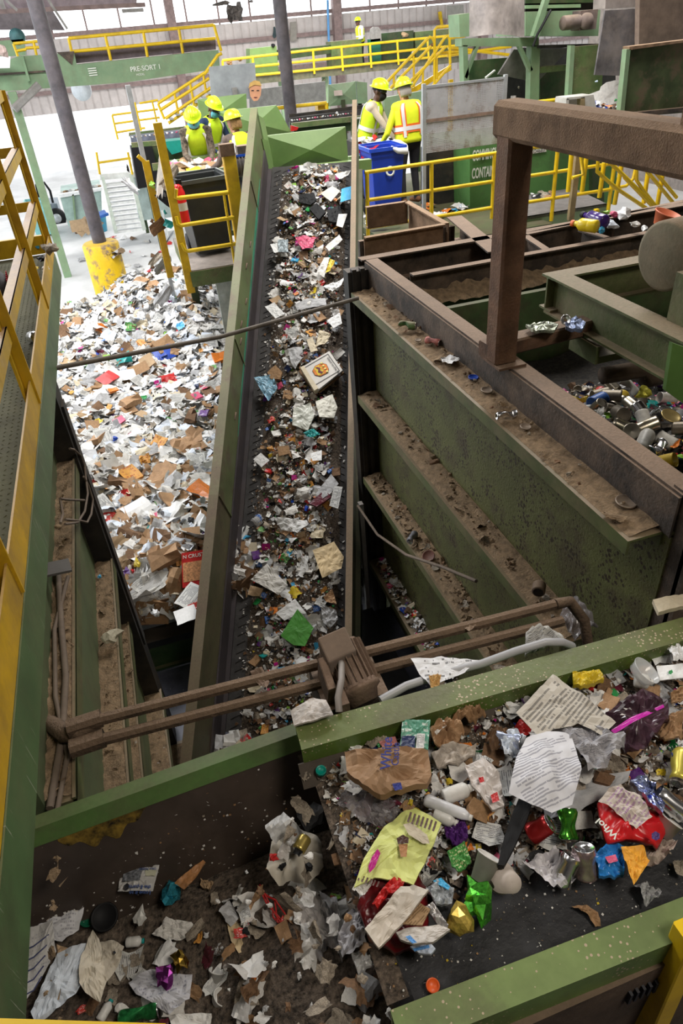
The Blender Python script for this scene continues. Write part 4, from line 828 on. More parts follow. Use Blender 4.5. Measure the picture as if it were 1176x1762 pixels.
# other outlined things on the steep belt
HI = [((533, 944), (577, 928), (593, 958), (584, 985), (554, 996), (546, 960)), ]
for nm, pts, h, m, lb, cat, th, cr, dm in (
    ('file_folder', [(538, 946), (575, 932), (592, 958), (588, 978), (555, 995), (548, 975)], .20, mat('manila', (.68, .52, .30), .7, var=.06, stain=.2), 'tan manila folder standing out near the right edge of the steep belt', 'folder', .004, .01, 0),
    ('paper_sheet', [(471, 890), (528, 895), (532, 902), (512, 916), (484, 910)], .17, PW[1], 'folded white sheet across the middle of the steep belt', 'paper', 0, .02, 0),
    ('paper_sheet', [(432, 998), (460, 970), (495, 1006), (480, 1024), (455, 1010)], .15, PW[0], 'large creased white paper at the lower left of the steep belt', 'paper', 0, .02, 0),
    ('envelope', [(576, 836), (590, 838), (582, 875), (567, 870)], .20, PW[5], 'white addressed envelope leaning on the right skirt of the steep belt', 'envelope', 0, .003, 0),
    ('box_flap', [(543, 850), (570, 815), (583, 832), (568, 850), (555, 858)], .17, PW[2], 'grey box flap beside the maroon carton on the steep belt', 'cardboard', .004, .006, 0),
    ('carton', [(532, 866), (560, 842), (570, 855), (545, 872)], .17, CL['maroon'], 'glossy maroon carton lying on the steep belt', 'carton', .03, .004, 0),
    ('green_carton', [(483, 1094), (505, 1058), (512, 1048), (540, 1080), (525, 1112), (505, 1110)], .17, mat('carton_green', (.06, .26, .03), .5, var=.08), 'flattened green food carton near the bottom of the steep belt', 'carton', .006, .006, 0),
    ('paper_sheet', [(475, 1055), (508, 1030), (527, 1055), (505, 1060), (490, 1068)], .15, PW[1], 'white triangular sheet above the green carton', 'paper', 0, .006, 0),
    ('tissue', [(552, 1040), (578, 1048), (582, 1065), (568, 1082), (556, 1070)], .15, PW[2], 'grey crumpled tissue right of the green carton', 'tissue', 0, .025, 0),
    ('brown_wrap', [(557, 1028), (572, 1013), (580, 1040), (562, 1036)], .15, CB[2], 'brown paper wrap beside the paper cup', 'kraft paper', 0, .012, 0),
    ('food_tray', [(543, 690), (572, 678), (581, 700), (575, 718), (550, 718)], .18, mat('cream_foam', (.62, .60, .52), .5, var=.06), 'cream foam food tray on the steep belt below the pizza boxes', 'tray', .02, .01, .0),
    ('food_tray', [(505, 702), (535, 694), (542, 715), (530, 740), (503, 730)], .17, mat('clear_tray', (.55, .56, .5), .3, var=.1), 'dull clear food tray left of the cream foam tray', 'tray', .02, .012, 0),
    ('teal_wrap', [(522, 744), (540, 737), (552, 748), (538, 752), (528, 750)], .18, CL['teal'], 'teal plastic wrap below the trays on the steep belt', 'wrapper', .004, .01, 0),
    ('paper_sheet', [(496, 600), (520, 595), (522, 612), (508, 634), (500, 622)], .16, PW[2], 'grey crumpled sheet left of the pizza boxes', 'paper', 0, .015, 0),
    ('envelope', [(543, 596), (550, 568), (570, 575), (562, 590)], .18, PW[3], 'cream envelope standing above the pizza boxes', 'envelope', 0, .01, 0),
    ('carton', [(528, 585), (538, 580), (547, 603), (535, 606)], .16, PW[3], 'pale cream card beside the cream envelope', 'cardboard', .004, .004, 0),
    ('paper_sheet', [(508, 525), (528, 513), (560, 512), (562, 524), (512, 534)], .16, PW[2], 'long grey sheet under the thin conduit', 'paper', 0, .01, 0),
    ('paper_sheet', [(563, 552), (585, 537), (589, 556), (574, 564)], .17, PW[1], 'white sheet at right edge just below the thin conduit', 'paper', 0, .006, 0),
    ('paper_sheet', [(456, 528), (472, 520), (490, 540), (474, 548)], .15, PW[1], 'folded white sheet left side just above the conduit', 'paper', 0, .008, 0),
    ('bread_packet', [(460, 640), (474, 628), (486, 640), (482, 652), (466, 652)], .15, CB[0], 'small brown box with pale label at the left of the steep belt', 'box', .03, .004, 0),
    ('snack_bag', [(437, 650), (470, 645), (478, 668), (462, 690), (450, 672)], .14, mat('sky_print', (.25, .45, .6), .35, var=.5, vs=40), 'torn pale blue snack bag at the left edge of the steep belt', 'bag', 0, .02, 0),
    ('paper_sheet', [(554, 492), (578, 485), (594, 478), (588, 492), (572, 500)], .18, PW[1], 'bent white sheet at right edge above the conduit', 'paper', 0, .015, 0),
    ('brochure', [(588, 325), (606, 320), (606, 342), (586, 348)], .24, mat('sky_brochure', (.05, .38, .68), .4, var=.1), 'blue and pink brochure standing at the right skirt near the top', 'brochure', .003, .003, 0),
    ('black_tray', [(515, 334), (541, 332), (545, 345), (535, 352), (514, 347)], .17, BPL, 'black oval food tray uppermost of the three black trays', 'tray', .02, .008, 0),
    ('black_tray', [(532, 358), (545, 348), (561, 365), (549, 378)], .17, BPL, 'black square food tray in the middle of the three black trays', 'tray', .03, .008, 0),
    ('black_tray', [(563, 362), (585, 352), (590, 368), (578, 382), (566, 380)], .17, BPL, 'black food container rightmost of the three black trays', 'tray', .03, .01, 0),
    ('snack_tray', [(552, 333), (572, 320), (586, 328), (570, 347)], .20, mat('pale_tray', (.5, .49, .44), .4, var=.1), 'pale rectangular tray beside the black trays', 'tray', .01, .004, 0),
    ('pink_carton', [(508, 408), (525, 405), (542, 410), (538, 425), (520, 428)], .17, CL['pink'], 'bright pink carton piece on the upper steep belt', 'carton', .004, .012, 0),
    ('foil_pouch', [(478, 412), (496, 412), (496, 433), (479, 433)], .15, mat('slate_pouch', (.30, .35, .38), .4, metal=.3, var=.3, vs=40), 'slate grey square pouch at the left of the upper steep belt', 'pouch', .008, .004, 0),
    ('card', [(465, 420), (479, 418), (479, 434), (472, 435)], .14, PW[1], 'white card just left of the slate grey pouch', 'card', 0, .003, 0),
    ('paper_sheet', [(560, 425), (584, 403), (590, 412), (567, 432)], .17, PW[0], 'long white strip of card near the right side below the pink carton', 'paper', 0, .006, 0),
    ('paper_sheet', [(545, 468), (558, 443), (568, 443), (558, 476)], .18, PW[0], 'tall white sheet standing on the upper middle of the belt', 'paper', 0, .01, 0),
    ('yellow_folder', [(560, 470), (568, 446), (577, 450), (568, 466)], .18, CL['yellow'], 'small dull yellow sheet beside the tall white one', 'paper', 0, .01, 0),
    ('paper_sheet', [(579, 388), (583, 368), (598, 368), (590, 392)], .18, PW[0], 'white card leaning on the right side below the black trays', 'card', .003, .004, 0),
    ('paper_sheet', [(590, 296), (604, 293), (600, 300), (585, 310), (576, 300)], .18, PW[0], 'grey white sheet at the very top right of the steep belt', 'paper', 0, .01, 0),
    ('cardboard_piece', [(477, 768), (497, 766), (500, 780), (480, 785)], .16, CB[0], 'small square cardboard piece on the middle of the steep belt', 'cardboard', .004, .002, 0),
    ('carton', [(436, 790), (449, 779), (464, 792), (450, 804)], .08, PW[1], 'white carton square with blue corner near the left belt edge', 'carton', .01, .003, 0),
    ('paper_sheet', [(534, 780), (554, 774), (554, 792), (538, 793)], .18, PW[1], 'small bright white square of card on the steep belt', 'card', 0, .003, 0)):
    outline(nm, qi(pts, h+.012), m, lb, cat, thick=th, crumple=cr, dome=dm)
# ================================================================ waste on the near conveyor and in the catch conveyor
rs = np.random.RandomState(77)
def bh(x, y):     # height of the bed of fines above the near belt
    c = max(0, min(1, (y-.84-.05*vn(x*4, 2))/.16))*max(0, min(1, (1.42-y)/.05)); c *= max(0, min(1, (x-.16)/.15))
    return c*(.012+.05*vn(x*5, y*5)+.02*vn(x*17, y*17))
heap_mesh('brown_fines', lambda u, v: (u, v, ZB+bh(u, v)-.002), .18, 3.0, .66, 1.42, 150, 60, CRUMBL, 'bed of wet brown fines on the near belt')
ZC = 2.44
def chh(x, y): # catch belt bed
    f = max(0, min(1, (1.46-y)/.08)); g = max(0, min(1, (x+.95)/.3)); e_ = .05*math.exp(-((x-.05)**2/.08+(y-.85)**2/.15))
    return (f*(.03+.05*vn(x*4+9, y*4)+.025*vn(x*15, y*15))+e_*4*f)
heap_mesh('brown_fines', lambda u, v: (u, v, ZC+chh(u, v)-.002), -1.6, .5, 0.0, 1.44, 110, 90, CRUMBL, 'bed of brown fines on the lower catch belt')
MIXN = [(6, PW[0]), (3, PW[1]), (3, PW[2]), (4, PW[7]), (1.2, PW[3]), (1.2, CB[0]), (3, CB[1]), (1.2, CB[2]), (1.2, BPL), (1.5, WPL), (4, CRUMBL), (.6, ALU), (.8, FILMW)]+[(.28, CL[k]) for k in CL]
NALL = list(dict.fromkeys([v for _, v in MIXN])); ent = []; ent2 = []
for k in range(9000):
    x = rs.uniform(.2, 2.3); y = .84+.55*rs.rand(); h = bh(x, y)
    big = rs.rand() < .10
    src = SHEETS[rs.randint(16)] if big else pick(rs, [(2, FLAKE[0]), (3, FLAKE[1]), (2, FLAKE[2]), (1, BALLS[rs.randint(8)])]); s = rs.uniform(.02, .05) if big else rs.uniform(.006, .02)
    ent.append((src, (x, y, ZB+h+rs.uniform(0, .012)), nrm((rs.randn()*.4, rs.randn()*.4, 1)), rs.rand()*6.28, s, NALL.index(pick(rs, MIXN))))
for k in range(420):
    x = rs.uniform(.2, 1.7); y = rs.uniform(.64, .86)
    ent.append((FLAKE[rs.randint(3)], (x, y, ZB+.003), (0, 0, 1), rs.rand()*6.28, rs.uniform(.002, .007), NALL.index(pick(rs, [(3, PW[0]), (1, CB[0]), (1, PW[7]), (.3, CL['yellow'])]))))
stuff_mesh('small_bits', NALL, ent, 'tiny bits of paper, glass and card over the near belt')
for k in range(10000):
    x = rs.uniform(-1.2, .4); y = .1+1.32*rs.rand(); h = chh(x, y)
    if y > 1.2 and rs.rand() < .5: continue
    big = rs.rand() < .12
    src = SHEETS[rs.randint(16)] if big else pick(rs, [(2, FLAKE[0]), (3, FLAKE[1]), (2, FLAKE[2]), (1, BALLS[rs.randint(8)])]); s = rs.uniform(.02, .05) if big else rs.uniform(.005, .018)
    ent2.append((src, (x, y, 2.32+h+rs.uniform(0, .015)), nrm((rs.randn()*.4, rs.randn()*.4, 1)), rs.rand()*6.28, s, NALL.index(pick(rs, MIXN))))
for k in range(260):      # specks on the sloping plate
    f = rs.uniform(.02, 1); v = rs.rand()**.5; q = T1+(B2-A2)*f+r*(.13*v+.004)+zz*(-.40*v+.002)
    ent2.append((FLAKE[rs.randint(2)], q, nrm((0, -.95, .3)), rs.rand()*6.28, rs.uniform(.003, .010), NALL.index(pick(rs, [(3, PW[0]), (1, PW[7]), (.5, CB[0])]))))
stuff_mesh('small_bits', NALL, ent2, 'tiny bits of paper, glass and card over the catch belt')
def fill(nm, cat, lb, gp, ms, mes, cnt, s0, s1, zone):
    for k in range(cnt):
        if zone == 'B': x = rs.uniform(.26, 1.9); y = rs.uniform(.90, 1.35); z = ZB+bh(x, y)
        else: x = rs.uniform(-1.0, .25); y = rs.uniform(.38, 1.22); z = ZC+chh(x, y)
        s = rs.uniform(s0, s1); put(mes[rs.randint(len(mes))], pick(rs, ms), (x, y, z+.012+s*.08), nrm((rs.randn()*.3, rs.randn()*.3-.05, 1)), rs.rand()*6.28, s, nm, lb, cat, gp)
for zone, where, f in (('B', 'on the near belt', 1), ('C', 'on the lower catch belt', .9)):
    fill('torn_paper', 'paper', 'small crumpled pale paper scrap '+where, 'paper scraps '+where, [(4, PW[0]), (1.5, PW[1]), (2, PW[2]), (2, PW[7]), (1, PW[5])], M_SHEET, int(115*f), .04, .095, zone)
    fill('cardboard_piece', 'cardboard', 'small soggy brown cardboard scrap '+where, 'cardboard scraps '+where, [(1, CB[0]), (2, CB[1]), (2, CB[2])], M_SHEET+M_CART, 38 if zone == 'B' else 26, .035, .08, zone)
    fill('plastic_piece', 'plastic', 'small white plastic piece '+where, 'plastic pieces '+where, [(3, WPL), (1, FILMW)], M_BALL, int(60*f), .025, .06, zone)
    fill('coloured_wrapper', 'wrapper', 'small coloured wrapper scrap '+where, 'coloured wrappers '+where, CC, M_SHEET+M_BALL, int(42*f), .025, .065, zone)
# ---------------------------------------------------------------- solid containers
def dirpx(x, y, ang, z, L=20):
    a = math.radians(ang); p, q = Q(x-L*math.cos(a), y+L*math.sin(a), z=z), Q(x+L*math.cos(a), y-L*math.sin(a), z=z); return nrm(q-p)
def crush(V, ax, rs_, amt, c, R):
    V = np.array(V, float); u = nrm(np.cross(ax, (0, 0, 1.))); w = np.cross(ax, u)
    for k in range(5):
        s = (V-c)@ax; a = rs_.rand()*6.28; dd = (V-c)@(u*math.cos(a)+w*math.sin(a)); s0 = rs_.uniform(.1, .9)*np.ptp(s)+s.min()
        f = np.exp(-((s-s0)/(R*.8))**2)*np.maximum(0, dd/R)*amt; V = V-(u*math.cos(a)+w*math.sin(a))*(f*R)[:, None]
    return V
def can(x, y, z, ang, m, label, L=.12, Rr=.033, tilt=0, cr=0, seed=1, end=None, opened=False, name='drink_can', cat='can', group=None, pos=None, ax=None):
    c = Q(x, y, z=z) if pos is None else np.array(pos, float); a = dirpx(x, y, ang, z) if ax is None else nrm(ax); a = nrm(a+np.array([0, 0, tilt])); rs_ = np.random.RandomState(seed)
    t = thing(name, label, cat, c, group=group); b = MB(); n = 10; st = c-a*L/2
    b.lathe([(Rr*.78, 0), (Rr*.96, L*.05)]+[(Rr, L*(.08+.80*i/n)) for i in range(n+1)]+[(Rr*.84, L*.985)], st, a, 24)
    if cr: b.v = [tuple(p) for p in crush(b.v, a, rs_, cr, c, Rr)]
    b.build('can_body', m, t); e = MB()
    e2 = MB()
    if opened: e.lathe([(Rr*.83, L*.985), (Rr*.80, L*.93), (Rr*.84, L*.3), (0, L*.12)], st, a, 24); e2.lathe([(0, L*.02), (Rr*.6, .0), (Rr*.78, 0)], st, a, 24)
    else:
        e.lathe([(Rr*.84, L*.985), (Rr*.84, L), (Rr*.78, L), (Rr*.74, L*.965), (0, L*.965)], st, a, 24); e2.lathe([(0, L*.06), (Rr*.55, L*.04), (Rr*.66, 0), (Rr*.78, 0)], st, a, 24)
        u = nrm(np.cross(a, (.2, .1, 1.))); e.bar(st+a*L*.975-u*Rr*.1, st+a*L*.975+u*Rr*.45, Rr*.4, Rr*.05, up=a)
    e.build('can_top', end or ALU, t); e2.build('can_base', end or ALU, t); return t
def bottle(x, y, z, ang, m, capm, label, L=.12, Rr=.03, sh=.7, cr=0, seed=1, name='plastic_bottle', cat='bottle', labm=None, group=None, tilt=0, pos=None, ax=None):
    c = Q(x, y, z=z) if pos is None else np.array(pos, float); a = dirpx(x, y, ang, z) if ax is None else nrm(ax); a = nrm(a+np.array([0, 0, tilt])); st = c-a*L/2; t = thing(name, label, cat, c, group=group); rs_ = np.random.RandomState(seed)
    b = MB(); b.lathe([(0, 0), (Rr*.85, 0), (Rr, L*.04), (Rr, L*.3), (Rr*.97, L*.32), (Rr, L*.34), (Rr, L*sh), (Rr*.75, L*(sh+.08)), (Rr*.42, L*(sh+.16)), (Rr*.42, L*.93)], st, a, 22)
    if cr: b.v = [tuple(p) for p in crush(b.v, a, rs_, cr, c, Rr)]
    b.build('bottle_body', m, t)
    if labm: k = MB(); k.lathe([(Rr*1.012, L*.2), (Rr*1.012, L*(sh-.12))], st, a, 22); k.v = [tuple(p) for p in crush(k.v, a, rs_, cr, c, Rr)] if cr else k.v; k.build('bottle_label', labm, t)
    if capm: k = MB(); k.lathe([(Rr*.5, L*.88), (Rr*.52, L*.9), (Rr*.5, L), (0, L)], st, a, 18); k.build('cap', capm, t)
    return t
def disc(x, y, z, R, m, name, label, cat, nvec=(0, 0, 1), h=.006):
    c = Q(x, y, z=z); b = MB(); b.lathe([(0, 0), (R, 0), (R, h), (R*.9, h*1.2), (R*.82, h*.6), (0, h*.6)], c, nvec, 26); return tag(b.build(name, m), label, cat)
def blob(x, y, z, s, m, name, label, cat, seed=0, ang=0, nvec=(0, -.1, 1)):
    return put(M_BALL[seed % 8], m, Q(x, y, z=z), nvec, ang, s*2.4, name, label, cat)
# ---- flat and folded things on the near belt: name, outline, height, material, label, category, thickness, crumple, dome
NB_ = [
    ('letter_page', [(905, 1275), (950, 1255), (985, 1262), (1000, 1330), (985, 1385), (950, 1400), (905, 1385), (875, 1370), (888, 1310)], 3.09, mat('letter_paper', (.66, .66, .70), .7, var=.03, lines=(26, (.25, .25, .3), .62)), 'large white printed letter curving up in the middle of the near belt', 'paper', 0, .014, .03),
    ('typed_page', [(888, 1229), (952, 1160), (1060, 1246), (1036, 1270), (995, 1247), (924, 1265)], 3.08, mat('typed_paper', (.50, .46, .40), .8, var=.05, lines=(18, (.12, .11, .1), .6)), 'beige creased typed page lying above the big white letter', 'paper', 0, .010, .01),
    ('tissue_wrap', [(955, 1246), (1010, 1240), (1035, 1262), (1073, 1262), (1075, 1288), (1052, 1302), (1042, 1326), (1010, 1336), (998, 1305)], 3.07, mat('grey_mesh_paper', (.40, .39, .41), .7, var=.15, vs=20, lines=(40, (.2, .2, .22), .6)), 'crumpled grey patterned wrapping paper right of the white letter', 'paper', 0, .03, .02),
    ('large_sheet', [(930, 1360), (1000, 1335), (1085, 1330), (1080, 1345), (1000, 1395), (940, 1408)], 3.0, PW[2], 'greyish sheet spread beneath the white letter and above the red bag', 'paper', 0, .01, 0),
    ('dark_bag', [(1042, 1228), (1105, 1192), (1148, 1208), (1150, 1240), (1108, 1286), (1078, 1287), (1060, 1256)], 3.03, mat('dark_maroon_bag', (.07, .035, .05), .2, var=.5, vs=12), 'shiny dark maroon plastic bag with magenta stripe', 'bag', .02, .03, .02),
    ('red_bag', [(1028, 1385), (1060, 1375), (1100, 1378), (1135, 1392), (1150, 1425), (1132, 1458), (1085, 1448), (1045, 1456), (1032, 1420)], 3.03, mat('red_plastic_bag', (.60, .015, .02), .3, var=.12, vs=9), 'bright red grocery bag with white lettering on the near belt', 'bag', .02, .02, .03),
    ('receipt_label', [(1030, 1378), (1048, 1357), (1068, 1352), (1100, 1375), (1122, 1410), (1095, 1428), (1062, 1400)], 3.075, mat('cream_label', (.55, .48, .42), .7, var=.08, lines=(12, (.3, .15, .3), .55)), 'cream printed label draped over the bright red bag', 'paper', 0, .012, .01),
    ('foil_wrapper', [(1085, 1345), (1112, 1335), (1128, 1352), (1145, 1385), (1140, 1402), (1122, 1392), (1104, 1372)], 3.05, mat('blue_silver_foil', (.35, .4, .62), .2, metal=.7, var=.6, vs=30, lines=(5, (.02, .05, .5), .5)), 'blue and silver crumpled can beside the open silver can', 'can', .02, .02, .01),
    ('tissue', [(1100, 1450), (1128, 1438), (1168, 1445), (1155, 1472), (1128, 1490), (1102, 1482)], 2.99, mat('dirty_tissue', (.42, .34, .29), .9, var=.2, vs=20), 'pinkish crumpled tissue below the bright red bag', 'tissue', 0, .03, .01),
    ('orange_card', [(1069, 1457), (1108, 1453), (1119, 1480), (1090, 1526), (1083, 1503)], 3.05, mat('orange_card', (.72, .34, .03), .6, var=.05), 'plain bright orange card beside the blue snack bag', 'card', .002, .008, 0),
    ('blue_snack_bag', [(1023, 1472), (1045, 1456), (1075, 1456), (1076, 1500), (1050, 1507), (1032, 1508)], 3.02, mat('blue_snack_print', (.03, .22, .60), .25, var=.4, vs=30), 'shiny blue snack bag with red print left of the orange card', 'bag', .015, .015, .01),
    ('tissue', [(896, 1490), (930, 1468), (960, 1460), (968, 1490), (990, 1520), (952, 1535), (928, 1512)], 3.0, mat('soft_white_tissue', (.60, .58, .60), .8, var=.1), 'white crumpled tissue left of the two silver cans', 'tissue', 0, .03, .01),
    ('black_bar', [(896, 1367), (918, 1374), (908, 1408), (884, 1460), (868, 1490), (857, 1488), (868, 1440), (884, 1395)], 3.06, BPL, 'long black plastic bar in front of the white letter', 'bar', .02, .002, 0),
    ('paper_bag', [(593, 1290), (640, 1294), (700, 1285), (737, 1288), (743, 1330), (735, 1348), (700, 1362), (655, 1372), (625, 1360), (598, 1335)], 3.09, mat('brown_paper_bag', (.33, .20, .11), .75, var=.12, vs=8), 'crumpled brown paper food bag with blue lettering at the left end of the near belt', 'bag', .03, .025, .02),
    ('clear_film', [(578, 1372), (600, 1342), (650, 1362), (690, 1392), (668, 1432), (618, 1412)], 3.0, FILMD, 'sheet of shiny clear plastic film below the brown food bag', 'plastic film', 0, .025, .02),
    ('coffee_packet', [(693, 1242), (741, 1240), (737, 1290), (688, 1287)], 3.05, mat('green_packet', (.12, .34, .24), .3, var=.15, lines=(5, (.6, .65, .6), .55)), 'green and navy food packet next to the brown food bag', 'packet', .012, .008, .005),
    ('ice_cone_bag', [(610, 1530), (628, 1480), (655, 1435), (690, 1398), (715, 1390), (760, 1412), (745, 1460), (712, 1528), (680, 1520), (645, 1515)], 3.05, mat('lime_cone_bag', (.62, .66, .22), .5, var=.06, vs=7), 'large pale lime bag with striped top and an ice cream cone picture', 'bag', .006, .012, .02),
    ('white_flap', [(606, 1530), (622, 1500), (640, 1505), (642, 1520), (625, 1545)], 3.05, PW[0], 'white flap at the lower left corner of the lime cone bag', 'paper', 0, .01, 0),
    ('dark_red_bag', [(615, 1560), (650, 1515), (700, 1500), (735, 1530), (738, 1590), (720, 1625), (680, 1640), (635, 1620)], 2.98, mat('dark_red_bag', (.16, .008, .012), .3, var=.4, vs=10), 'dark red plastic bag tumbling over the end of the near belt', 'bag', .03, .03, .06),
    ('foam_tray', [(628, 1600), (690, 1525), (712, 1523), (738, 1533), (700, 1580), (652, 1632)], 3.10, mat('stained_foam', (.60, .55, .48), .6, var=.1, vs=5, stain=.25, staincol=(.3, .2, .12)), 'long white foam strip lying on the dark red bag', 'foam', .012, .008, 0),
    ('corrugated_piece', [(697, 1572), (718, 1550), (741, 1564), (727, 1592), (692, 1590)], 3.09, mat('corrugated_card', (.33, .21, .11), .8, var=.1, lines=(9, (.15, .09, .04), 1)), 'brown corrugated card piece on the dark red bag', 'cardboard', .006, .003, 0),
    ('red_glove', [(660, 1530), (680, 1508), (697, 1515), (690, 1535), (668, 1542), (650, 1560), (640, 1550)], 3.075, CL['red'], 'crumpled bright red wrapper above the long white foam strip', 'wrapper', .008, .01, .01),
    ('milk_carton', [(682, 1602), (700, 1594), (755, 1592), (775, 1600), (745, 1622), (712, 1625), (690, 1615)], 3.09, mat('white_carton_blue', (.58, .54, .50), .5, var=.15, vs=8), 'flattened white drink carton with blue print below the corrugated card', 'carton', .012, .006, 0),
    ('carton', [(706, 1628), (738, 1618), (750, 1632), (742, 1642), (722, 1640)], 3.03, mat('white_blue_card', (.5, .56, .66), .5, var=.15), 'small white box end with blue band below the milk carton', 'carton', .01, .003, 0),
    ('crumpled_page', [(597, 1570), (640, 1545), (642, 1590), (620, 1640), (590, 1650), (580, 1610)], 2.92, mat('falling_page', (.45, .44, .46), .8, var=.1), 'crumpled white page falling beside the dark red bag', 'paper', 0, .03, .02),
    ('plastic_bag', [(606, 1650), (640, 1618), (662, 1640), (655, 1660), (630, 1668), (618, 1682)], 2.9, FILMW, 'small clear bag with red contents below the falling page', 'bag', .015, .02, .02),
    ('kraft_paper', [(740, 1262), (752, 1248), (785, 1240), (800, 1262), (785, 1280), (748, 1282)], 3.03, CB[2], 'crumpled brown kraft paper beside the green packet', 'kraft paper', .01, .03, .02),
    ('kraft_paper', [(780, 1222), (822, 1208), (838, 1222), (818, 1240), (790, 1238)], 3.04, CB[0], 'brown paper lump near the upper rail left of the typed page', 'kraft paper', .01, .03, .02),
    ('kraft_paper', [(835, 1262), (850, 1248), (882, 1256), (872, 1278), (848, 1292)], 3.03, CB[1], 'dark brown paper lump left of the typed page corner', 'kraft paper', .01, .03, .01),
    ('dirty_foil', [(742, 1300), (775, 1285), (820, 1283), (818, 1296), (790, 1312), (752, 1318)], 3.01, mat('muddy_white_wrap', (.50, .44, .38), .6, var=.3, vs=16), 'muddy white crumpled wrap below the brown kraft paper', 'wrapper', .01, .02, .01),
    ('fry_box', [(800, 1318), (830, 1308), (860, 1335), (868, 1388), (848, 1392), (812, 1350)], 3.05, mat('white_red_box', (.58, .53, .50), .5, var=.05, vs=10), 'white and red fast food box left of the white letter', 'carton', .012, .012, .01),
    ('white_cardboard', [(736, 1255), (760, 1235), (770, 1252), (752, 1262)], 3.04, PW[0], 'small white torn card above the kraft paper', 'card', .003, .01, 0),
    ('white_wrap', [(858, 1262), (880, 1252), (895, 1258), (905, 1275), (890, 1300), (868, 1300)], 3.04, PW[4], 'folded white paper left of the white letter', 'paper', 0, .02, .01),
    ('napkin', [(770, 1468), (800, 1450), (812, 1480), (792, 1500), (778, 1490)], 3.02, PR[3], 'green edged paper packet below the white bottles', 'packet', .006, .01, 0),
    ('label_card', [(822, 1410), (862, 1418), (872, 1450), (842, 1456), (812, 1440)], 3.0, PW[5], 'white label card with bar code left of the black bar', 'card', .002, .004, 0),
    ('cup_holder', [(985, 1160), (1030, 1155), (1040, 1170), (1000, 1180), (988, 1176)], 3.05, CL['yellow'], 'crushed yellow carton near the upper rail right of the typed page', 'carton', .02, .012, .01),
    ('white_card', [(1130, 1146), (1176, 1142), (1178, 1166), (1136, 1170)], 3.04, PW[1], 'white square card with a green dot at the right edge', 'card', .004, .002, 0),
    ('white_wrap', [(1148, 1108), (1165, 1102), (1176, 1118), (1176, 1135), (1158, 1142)], 3.05, PW[1], 'white crumpled wrap at the right edge above the white card', 'wrapper', 0, .015, .01),
    ('brown_napkin', [(1130, 1255), (1150, 1235), (1176, 1225), (1176, 1268), (1145, 1272)], 3.02, CB[2], 'brown napkin beside the dark maroon bag at the right edge', 'napkin', .01, .02, .01),
    ('brown_wrap', [(1155, 1190), (1176, 1182), (1176, 1205), (1158, 1206)], 3.03, CB[0], 'brown card at the right edge above the napkin', 'cardboard', .006, .01, 0),
    ('blue_wrap', [(1155, 1298), (1176, 1290), (1176, 1318), (1162, 1318)], 3.01, CL['blue'], 'blue wrapper at the right edge of the near belt', 'wrapper', .006, .015, 0),
    ('paper_scrap', [(1092, 1522), (1116, 1514), (1140, 1530), (1135, 1545), (1112, 1560)], 2.96, PW[2], 'grey crumpled paper alone on the bare black belt', 'paper', 0, .02, .01),
    ('brown_scrap', [(984, 1558), (1010, 1556), (1030, 1568), (1036, 1590), (1026, 1592), (1012, 1574)], 2.95, CB[2], 'torn brown paper scrap near the lower green rail', 'kraft paper', 0, .008, 0),
    ('paper_scrap', [(1158, 1483), (1178, 1478), (1180, 1510), (1164, 1505)], 2.96, PW[7], 'torn grey scrap at the right edge on the black belt', 'paper', 0, .006, 0),
    ('foil_strip', [(733, 1560), (745, 1552), (772, 1592), (768, 1600), (755, 1592)], 3.03, mat('dull_foil', (.45, .43, .42), .35, metal=.6, var=.3), 'grey foil strip between the red bag and the gold wrapper', 'foil', .004, .008, 0),
    ('blue_white_pack', [(733, 1530), (760, 1508), (782, 1530), (778, 1555), (750, 1558)], 3.02, mat('mottled_pack', (.42, .45, .48), .4, var=.5, vs=40), 'white pouch with blue corner left of the green foil', 'pouch', .012, .015, .01),
    ('snack_packet', [(765, 1420), (800, 1412), (806, 1440), (785, 1452), (768, 1442)], 3.01, CL['purple'], 'purple and teal wrapper below the white bottles', 'wrapper', .008, .02, .01),
    ('brown_card', [(606, 1415), (622, 1406), (650, 1440), (642, 1455), (630, 1450)], 2.96, CB[2], 'small brown card falling off the belt end left of the lime bag', 'cardboard', .006, .004, 0),
    ('brown_card', [(570, 1470), (625, 1455), (632, 1468), (600, 1485), (575, 1488)], 2.92, CB[1], 'dark brown card under the left side of the lime bag', 'cardboard', .006, .006, 0),
    ('pink_sheet', [(652, 1276), (680, 1265), (685, 1278), (660, 1288)], 3.02, mat('pink_card', (.5, .2, .19), .7), 'small pink card behind the brown food bag', 'card', .006, .004, 0),
    ('white_wrap', [(628, 1278), (660, 1260), (668, 1266), (640, 1286)], 3.01, PW[7], 'dirty white wrap behind the brown food bag', 'wrapper', .004, .01, 0),
    ('comic_sheet', [(707, 1130), (760, 1128), (824, 1138), (800, 1160), (740, 1180), (722, 1160)], 3.02, mat('comic_paper', (.68, .68, .70), .7, var=.03, lines=(7, (.05, .05, .05), .45)), 'white sheet of line drawings lying behind the green belt rail', 'paper', 0, .008, 0),
    ('magazine', [(500, 1222), (540, 1202), (562, 1206), (574, 1230), (545, 1240), (506, 1248)], 3.09, mat('magazine_page', (.50, .46, .43), .5, var=.3, vs=14), 'folded magazine tucked behind the end of the green belt rail', 'magazine', .008, .006, .01),
    ('amber_scrap', [(738, 1163), (760, 1160), (756, 1180), (742, 1182)], 3.04, mat('amber_paper', (.55, .33, .12), .6, var=.2), 'amber paper scrap caught beside the grey plastic conduit', 'paper', 0, .008, 0),
    ('newspaper', [(1124, 1032), (1180, 1022), (1182, 1045), (1134, 1054)], 3.05, PW[3], 'rolled cream newspaper at right edge above the upper rail', 'newspaper', .02, .004, .01),
